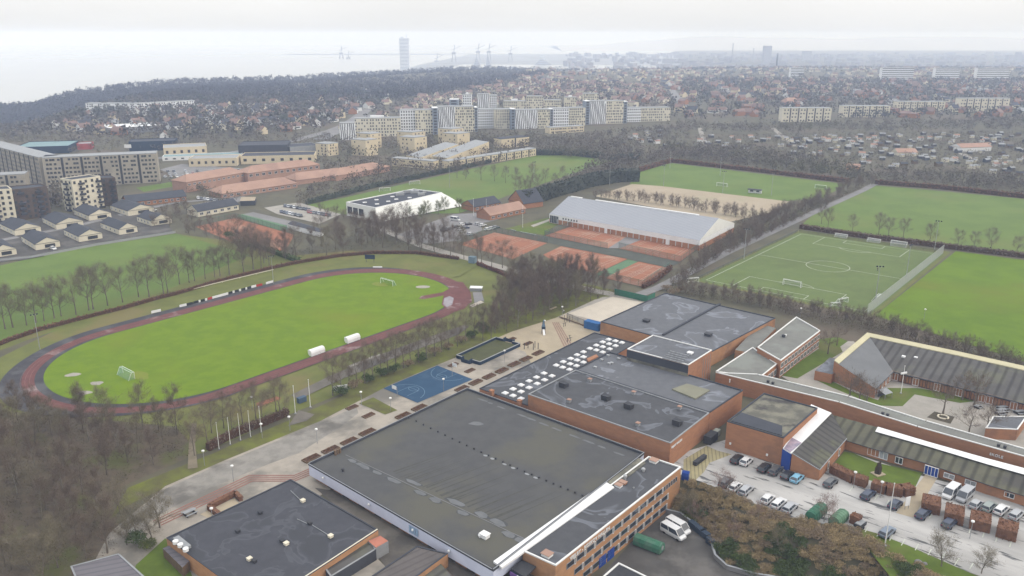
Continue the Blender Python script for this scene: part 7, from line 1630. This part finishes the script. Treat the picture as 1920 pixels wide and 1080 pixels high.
# ---- undergrowth as stuff
def clumps(name, pts, hs, sz, npp, mat, spread=1.0, zf=hz, kind='stuff', flat=.7):
    """one mesh of many leaf or twig clumps: pts (x, y), hs heights"""
    n = len(pts)
    if not n: return
    P = np.array([(x, y, zf(x, y)) for x, y in pts]); H = np.array(hs).reshape(-1, 1)
    C = np.repeat(P, npp, 0); Hh = np.repeat(H, npp, 0); k = len(C)
    d = rng.normal(size=(k, 3)); d /= np.linalg.norm(d, axis=1, keepdims=True); q = rng.random((k, 1)) ** .45
    C[:, :2] += d[:, :2] * q * Hh * .38 * spread; C[:, 2:] += Hh * (.55 + .42 * d[:, 2:] * q)
    u = rng.normal(size=(k, 3)); u /= np.linalg.norm(u, axis=1, keepdims=True); w_ = np.cross(u, rng.normal(size=(k, 3))); w_ /= np.linalg.norm(w_, axis=1, keepdims=True)
    s = sz * Hh * rng.uniform(.6, 1.3, (k, 1)); V = np.stack([C - u * s, C + w_ * s * flat, C + u * s, C - w_ * s * flat], 1).reshape(-1, 3)
    me = bpy.data.meshes.new(name); me.vertices.add(4 * k); me.vertices.foreach_set('co', V.ravel()); me.loops.add(4 * k); me.loops.foreach_set('vertex_index', np.arange(4 * k)); me.polygons.add(k); me.polygons.foreach_set('loop_start', np.arange(k) * 4); me.polygons.foreach_set('loop_total', np.full(k, 4)); me.update(); me.validate()
    o = bpy.data.objects.new(name, me); COL.objects.link(o); me.materials.append(mat); tag(o, kind=kind); return o
def wp(poly, n, mind=0): return sample_poly([tuple(p[:2]) for p in GL(poly)], n, mind)
m_under = M('undergrowth_twigs', (0.16, 0.13, 0.095), (0.115, 0.095, 0.07), sc=.15, c3=(0.13, 0.125, 0.065), sc3=.06)
q = wp([(-60, 800), (60, 775), (200, 790), (350, 805), (366, 850), (235, 908), (212, 975), (230, 1020), (215, 1050), (100, 1075), (-60, 1130)], 900); clumps('undergrowth', q, [random.uniform(1.0, 3.4) for _ in q], .09, 22, m_under, 1.5, flat=.25)
q = wp([(640, 738), (820, 658), (905, 622), (945, 560), (985, 520), (1110, 538), (1185, 552), (1100, 568), (1000, 602), (870, 652), (700, 718)], 800); clumps('undergrowth', q, [random.uniform(1, 3.0) for _ in q], .09, 22, m_under, 1.5, flat=.25)
q = wp([(440, 468), (545, 480), (640, 448), (740, 428), (880, 478), (790, 470), (700, 469), (640, 475), (560, 488)], 420); clumps('undergrowth', q, [random.uniform(1, 3.0) for _ in q], .1, 22, m_under, 1.5, flat=.25)
q = wp([(1278, 546), (1400, 556), (1500, 580), (1620, 600), (1720, 628), (1960, 690), (1960, 715), (1700, 648), (1500, 602), (1400, 576), (1280, 560)], 700); clumps('undergrowth', q, [random.uniform(1.5, 4) for _ in q], .09, 24, m_under, 1.3, flat=.25)
q = wp([(1255, 540), (1300, 508), (1480, 405), (1640, 344), (1600, 362), (1490, 416), (1340, 486), (1270, 545)], 500); clumps('undergrowth', q, [random.uniform(1.5, 4.5) for _ in q], .1, 22, m_under, 1.4, flat=.3)
q = wp([(1325, 480), (1385, 418), (1470, 395), (1400, 445)], 200); clumps('undergrowth', q, [random.uniform(1.5, 4.5) for _ in q], .1, 22, m_under, 1.4, flat=.3)
# ---- belts of trees beyond the fields and in the allotments
def farwood(name, poly, n, h0, h1, mat, npp=26, sz=.11, flat=.35, spread=1.0):
    q = wp(poly, n); clumps(name, q, [random.uniform(h0, h1) for _ in q], sz, npp, mat, spread, flat=flat)
m_mid = M('hedgerow_twigs', (0.165, 0.14, 0.115), (0.12, 0.105, 0.088), sc=.03, c3=(0.14, 0.135, 0.085), sc3=.012)
farwood('distant_woodland', [(1000, 262), (1100, 268), (1200, 282), (1260, 302), (1195, 322), (1100, 352), (1030, 372), (1080, 330), (1140, 302), (1010, 292)], 420, 6, 11, m_mid)
farwood('distant_woodland', [(1195, 318), (1255, 302), (1420, 318), (1590, 342), (1640, 345), (1600, 322), (1500, 300), (1380, 285), (1250, 280)], 520, 6, 11, m_mid)
farwood('distant_woodland', [(1640, 345), (1760, 352), (1980, 374), (1980, 345), (1800, 328), (1640, 322)], 420, 4, 8, m_mid)
farwood('distant_woodland', [(1250, 235), (1470, 238), (1980, 225), (1980, 245), (1500, 252), (1250, 250)], 600, 6, 11, m_mid)
farwood('distant_woodland', [(1060, 262), (1150, 250), (1260, 240), (1300, 262), (1200, 278), (1090, 270)], 240, 5, 9, m_mid)
farwood('garden_shrubs', [(1200, 282), (1300, 256), (1980, 248), (1980, 345), (1640, 320), (1480, 295), (1300, 282)], 3600, 2, 5, m_mid, 14, .13)
farwood('distant_woodland', [(570, 400), (580, 380), (720, 352), (850, 322), (1000, 292), (1000, 286), (840, 314), (735, 326), (600, 352), (560, 372)], 200, 5, 9, m_mid)
farwood('distant_woodland', [(590, 310), (735, 300), (900, 262), (1000, 268), (1000, 290), (860, 300), (740, 330), (610, 332)], 330, 5, 10, m_mid)
farwood('garden_shrubs', [(230, 400), (300, 372), (440, 360), (470, 372), (420, 400), (300, 425)], 90, 2, 5, m_mid)
farwood('distant_woodland', [(600, 300), (640, 262), (760, 262), (900, 255), (1030, 252), (1010, 268), (900, 280), (740, 292), (640, 306)], 240, 5, 11, m_mid)
farwood('garden_shrubs', [(-40, 300), (300, 300), (340, 345), (250, 350), (240, 380), (120, 360), (-40, 330)], 70, 3, 8, m_mid)
farwood('distant_woodland', [(75, 395), (110, 360), (118, 400)], 30, 6, 12, m_mid)
farwood('garden_shrubs', [(290, 345), (350, 362), (420, 385), (440, 372), (360, 352), (300, 340)], 50, 3, 7, m_mid)
farwood('distant_woodland', [(-40, 262), (140, 290), (300, 285), (620, 285), (640, 262), (560, 250), (300, 262), (0, 255)], 420, 4, 9, m_mid)
# ---- allotment huts
hut = []
for i, (wc, rc) in enumerate(((m_cream, m_grey), (m_wood, m_slate), (m_white, m_tile), (m_slate, m_grey))):
    r = thing('garden_hut', (0, 0, 0), 'hut', 'hut'); m = MB().prism([(-2.2, -1.6), (2.2, -1.6), (2.2, 1.6), (-2.2, 1.6)], 0, 2.2, top=False); m.add([(-2.2, -1.6, 2.2), (-2.2, 1.6, 2.2), (-2.2, 0, 3.0)], [(0, 1, 2)]); m.add([(2.2, -1.6, 2.2), (2.2, 1.6, 2.2), (2.2, 0, 3.0)], [(0, 1, 2)]); m.build('wall', wc, r, local=True)
    MB().add([(-2.5, -1.9, 2.1), (2.5, -1.9, 2.1), (2.5, 0, 3.1), (-2.5, 0, 3.1), (2.5, 1.9, 2.1), (-2.5, 1.9, 2.1)], [(0, 1, 2, 3), (4, 5, 3, 2)]).build('roof', rc, r, local=True); hut.append(Proto(r))
HL = [('cream garden hut with a grey roof in the allotments', 'cream allotment huts'), ('brown garden hut with a dark roof in the allotments', 'brown allotment huts'), ('white garden hut with a red roof in the allotments', 'white allotment huts'), ('dark garden hut with a pale roof in the allotments', 'dark allotment huts')]
for poly, n in (([(1225, 282), (1310, 258), (1960, 250), (1960, 340), (1650, 316), (1480, 290), (1320, 280)], 200), ([(1130, 262), (1240, 246), (1250, 268), (1150, 278)], 16)):
    for x, y in wp(poly, n, 7): k = random.choice((0, 0, 1, 2, 3, 3)); hut[k].place((x, y, 0), random.uniform(-.5, .5), random.uniform(.7, 1.2), HL[k][0], 'hut', HL[k][1])
# ---- houses of the suburbs
def hproto(wc, rc, wx, wy, e, rg):
    r = thing('suburban_house', (0, 0, 0), 'house', 'house'); m = MB().prism([(-wx, -wy), (wx, -wy), (wx, wy), (-wx, wy)], -1, e, top=False)
    for x in (-wx, wx): m.add([(x, -wy, e), (x, wy, e), (x, 0, rg)], [(0, 1, 2)])
    m.build('wall', wc, r, local=True); o = .4
    rf = MB().add([(-wx - o, -wy - o, e - .2), (wx + o, -wy - o, e - .2), (wx + o, 0, rg + .15), (-wx - o, 0, rg + .15), (wx + o, wy + o, e - .2), (-wx - o, wy + o, e - .2)], [(0, 1, 2, 3), (4, 5, 3, 2)]).build('roof', rc, r, local=True)
    MB().box(wx * .4, 0, rg - .3, .7, .7, 1.2).build('chimney', m_brick, rf, local=True)
    for y in (-wy - .04, wy + .04):
        MB().box(0, y, 1.0, wx * 1.2, .06, 1.3).build('window_row', m_glass2, r, local=True)
    return Proto(r)
m_tile2 = M('orange_tile', (0.26, 0.175, 0.145), (0.21, 0.145, 0.125), sc=.1)
HP = [(hproto(m_white, m_tile2, 5.5, 4, 3.4, 6.6), 'white house with a red tiled roof'), (hproto(m_brick, m_tile2, 6, 4, 3.2, 6.4), 'brick house with an orange tiled roof'), (hproto(m_cream, m_slate, 5.5, 4.2, 3.4, 6.6), 'cream house with a dark roof'), (hproto(m_white, m_grey, 7, 4.5, 3.8, 6.4), 'white house with a pale grey roof'), (hproto(m_sandst, m_tile2, 4.5, 4, 5.4, 8.6), 'tall yellow house with a red roof')]
REG = [([(1240, 222), (1280, 175), (1440, 160), (1900, 158), (1990, 175), (1990, 222), (1560, 198)], 120, 'right suburb', (0, 1, 1, 2, 3, 4)), ([(850, 178), (960, 140), (1240, 138), (1280, 165), (1240, 200), (1100, 185)], 70, 'middle suburb beyond the flats', (0, 1, 1, 2, 4)), ([(60, 240), (180, 218), (400, 198), (600, 194), (700, 190), (690, 210), (600, 240), (420, 262), (200, 262)], 100, 'left suburb below the wooded ridge', (0, 0, 1, 2, 2, 3, 4))]
def wpt(poly, n, mind=0):
    W = [tuple(GT(*p)[:2]) for p in poly]; return sample_poly(W, n, mind)
hc = 0
for poly, n, nm, ks in REG:
    for x, y in wpt(poly, n, 13):
        k = random.choice(ks); HP[k][0].place((x, y, hz(x, y)), random.choice((.3, .3 + math.pi / 2, -.5, 1.0)) + random.uniform(-.1, .1), random.uniform(.9, 1.35), HP[k][1] + ' in the ' + nm, 'house', HP[k][1] + 's in the ' + nm); hc += 1
m_tfar = M('dull_red_roof', (0.27, 0.19, 0.165), (0.22, 0.155, 0.14), sc=.1)
def housemass(name, pts, wc, rc):
    mw, mr_ = MB(), MB()
    for x, y in pts:
        a = random.uniform(0, 3.1); c, s = math.cos(a), math.sin(a); z = hz(x, y); wx, wy, e, rg = random.uniform(4, 8), random.uniform(3.5, 5), random.uniform(3, 6), random.uniform(6.5, 9.5)
        T = lambda p: (x + p[0] * c - p[1] * s, y + p[0] * s + p[1] * c, z + p[2])
        mw.add([T(p) for p in ((-wx, -wy, -1), (wx, -wy, -1), (wx, wy, -1), (-wx, wy, -1), (-wx, -wy, e), (wx, -wy, e), (wx, wy, e), (-wx, wy, e), (-wx, 0, rg), (wx, 0, rg))], [(0, 1, 5, 4), (1, 2, 6, 5), (2, 3, 7, 6), (3, 0, 4, 7), (4, 7, 8), (5, 6, 9)])
        mr_.add([T(p) for p in ((-wx - .4, -wy - .4, e - .2), (wx + .4, -wy - .4, e - .2), (wx + .4, 0, rg + .2), (-wx - .4, 0, rg + .2), (wx + .4, wy + .4, e - .2), (-wx - .4, wy + .4, e - .2))], [(0, 1, 2, 3), (4, 5, 3, 2)])
    o = mw.build(name, wc, kind='stuff', local=True); 
    for p in mr_.v: pass
    me = o.data; n0 = len(mw.v); V = mw.v + mr_.v; Fq = mw.f + [tuple(i + n0 for i in f) for f in mr_.f]; m2 = bpy.data.meshes.new(name); m2.from_pydata(V, [], Fq); m2.materials.append(wc); m2.materials.append(rc); m2.polygons.foreach_set('material_index', [0] * len(mw.f) + [1] * len(mr_.f)); m2.update(); o.data = m2; return o
FR = [[(960, 150), (1000, 127), (1230, 126), (1980, 126), (1990, 170), (1500, 165), (1240, 168)], [(1240, 222), (1280, 150), (1990, 150), (1990, 222)], [(60, 245), (400, 195), (760, 168), (690, 208), (420, 255)]]
for poly, n, wc, rc in ((FR[0], 330, m_cream, m_tfar), (FR[0], 260, m_cream, m_tile2), (FR[0], 260, m_grey, m_slate), (FR[1], 130, m_brick, m_tfar), (FR[2], 30, m_white, m_slate)): housemass('distant_houses', wpt(poly, n), wc, rc)
mt = MB()
for x, y in [((px - 960) / FPX * d, d) for px, d in [(random.uniform(1060, 1980), random.uniform(3600, 6200)) for _ in range(420)]]: mt.box(x, y, -43, random.uniform(15, 60), random.uniform(12, 30), random.uniform(8, 26), random.uniform(0, 3))
tag(mt.build('distant_town', M('far_town_wall', (0.36, 0.35, 0.36), (0.24, 0.23, 0.24), sc=.01)), kind='stuff')
# ---- trees of the suburbs and the wooded ridge
RSEG = [(GT(*a), GT(*b), w_) for a, b, w_ in (((1250, 158), (1292, 207), 11), ((1330, 155), (1414, 197), 11), ((620, 247), (700, 214), 10), ((600, 262), (690, 205), 10), ((430, 288), (560, 262), 9), ((1310, 236), (1326, 282), 4), ((1446, 238), (1490, 275), 4), ((1790, 282), (1830, 302), 4))]
def clear(x, y):
    for a, b, w_ in RSEG:
        dx, dy = b.x - a.x, b.y - a.y; t = max(0, min(1, ((x - a.x) * dx + (y - a.y) * dy) / (dx * dx + dy * dy)))
        if math.hypot(x - a.x - dx * t, y - a.y - dy * t) < w_: return False
    return True
def suburb(poly, n, h0, h1, mat, npp=12, sz=.16, flat=.6, name='suburb_trees'): q = [k for k in wpt(poly, n) if clear(*k)]; clumps(name, q, [random.uniform(h0, h1) for _ in q], sz, npp, mat, 1.0, flat=flat)
suburb([(600, 255), (700, 188), (830, 172), (1000, 150), (1260, 165), (1260, 205), (1000, 212), (760, 215), (650, 240)], 1500, 5, 11, m_wood_far)
housemass('distant_houses', wpt([(640, 245), (720, 192), (860, 176), (1000, 150), (1250, 165), (1250, 198), (1000, 208), (760, 212)], 170, 9), m_cream, m_tfar)
suburb([(1240, 226), (1280, 150), (1990, 150), (1990, 226)], 2400, 7, 13, m_wood_far); suburb([(1240, 226), (1280, 150), (1990, 150), (1990, 226)], 500, 6, 13, m_farg)
suburb([(700, 190), (950, 140), (1000, 126), (1990, 126), (1990, 155), (1250, 175), (1100, 190), (900, 182)], 2200, 7, 13, m_wood_far, 10); suburb([(700, 190), (950, 140), (1000, 126), (1990, 126), (1990, 155), (1250, 175)], 600, 7, 14, m_farg, 10)
suburb([(-60, 250), (60, 200), (400, 190), (640, 188), (720, 192), (600, 245), (420, 265), (0, 262)], 2600, 7, 14, m_wood_far); suburb([(-60, 250), (60, 200), (400, 190), (800, 165), (690, 208), (600, 245)], 700, 6, 15, m_farg)
RDG = [(-300, 1200, 1500), (0, 1250, 1650), (75, 1250, 1650), (300, 1300, 1950), (600, 1230, 2350), (760, 1310, 2650), (900, 1600, 2950), (1040, 2250, 3000)]
SKY_ = [(-300, 198), (0, 189), (60, 187), (75, 181), (130, 165), (240, 150), (330, 143), (480, 139), (560, 138), (620, 133), (700, 129), (760, 127), (840, 121), (920, 120), (960, 122), (1060, 129)]
def interp(T, x, j=1):
    for a, b in zip(T, T[1:]):
        if x <= b[0]: t = (x - a[0]) / (b[0] - a[0]); return a[j] + (b[j] - a[j]) * t
    return T[-1][j]
pts = []; zs = {}
for _ in range(11500):
    px = random.uniform(-280, 1040); d0, d1 = interp(RDG, px), interp(RDG, px, 2); t = random.random(); d = d0 + (d1 - d0) * t; X = (px - 960) / FPX * d * .972
    ztop = CAMZ - d1 * .965 * (interp(SKY_, px) - 65) / FPX - 9
    z = max(-46, hz(X, d) * (1 - t) + ztop * t if t < 1 else ztop); pts.append((X, d)); zs[(X, d)] = z
clumps('forest', pts, [random.uniform(9, 14) for _ in pts], .13, 20, M('forest_twigs', (0.066, 0.064, 0.063), (0.05, 0.049, 0.05), sc=.004), 1.3, zf=lambda x, y: zs[(x, y)], flat=.6)
# the wooded ridge itself
nv = []; nf = []; PXs = np.linspace(-290, 1050, 90); TS = np.linspace(0, 1.25, 12)
for px in PXs:
    d0, d1 = interp(RDG, px), interp(RDG, px, 2); ztop = CAMZ - d1 * .965 * (interp(SKY_, px) - 65) / FPX - 9
    for t in TS:
        d = d0 + (d1 - d0) * t; X = (px - 960) / FPX * d * .972; z = hz(X, d) * (1 - min(t, 1)) + ztop * min(t, 1)
        if t > 1: z = ztop - (t - 1) / .25 * (ztop + 47)
        nv.append((X, d, z - .5 + (0 if t else -3)))
nT = len(TS)
for i in range(len(PXs) - 1):
    for j in range(nT - 1): nf.append((i * nT + j, (i + 1) * nT + j, (i + 1) * nT + j + 1, i * nT + j + 1))
MB().add(nv, nf).build('hill', M('forest_floor', (0.05, 0.047, 0.045), (0.04, 0.038, 0.036), sc=.02), kind='structure', local=True, sm=True)
for pr_ in PROTOS:                   # drop patterns that were never placed
    if not pr_.used:
        for c_, gs_ in pr_.parts:
            for q_ in [*gs_, c_]: bpy.data.objects.remove(q_)
        bpy.data.objects.remove(pr_.root)
# ------------------------------------------------------------------ haze over the whole scene
hz_m = bpy.data.materials.new('haze_air'); hz_m.use_nodes = True
nt = hz_m.node_tree; nt.nodes.clear()
vo = nt.nodes.new('ShaderNodeVolumePrincipled'); ou = nt.nodes.new('ShaderNodeOutputMaterial')
vo.inputs['Color'].default_value = (0.60, 0.715, 1.0, 1); vo.inputs['Absorption Color'].default_value = (0.78, 0.80, 0.86, 1); vo.inputs['Density'].default_value = 0.00022; vo.inputs['Anisotropy'].default_value = 0.0
nt.links.new(vo.outputs[0], ou.inputs['Volume'])
hb = MB(); hb.prism([(-7600, -80), (7600, -80), (7600, 11900), (-7600, 11900)], -52, 124, True, True)
hb.build('haze', hz_m, kind='stuff')
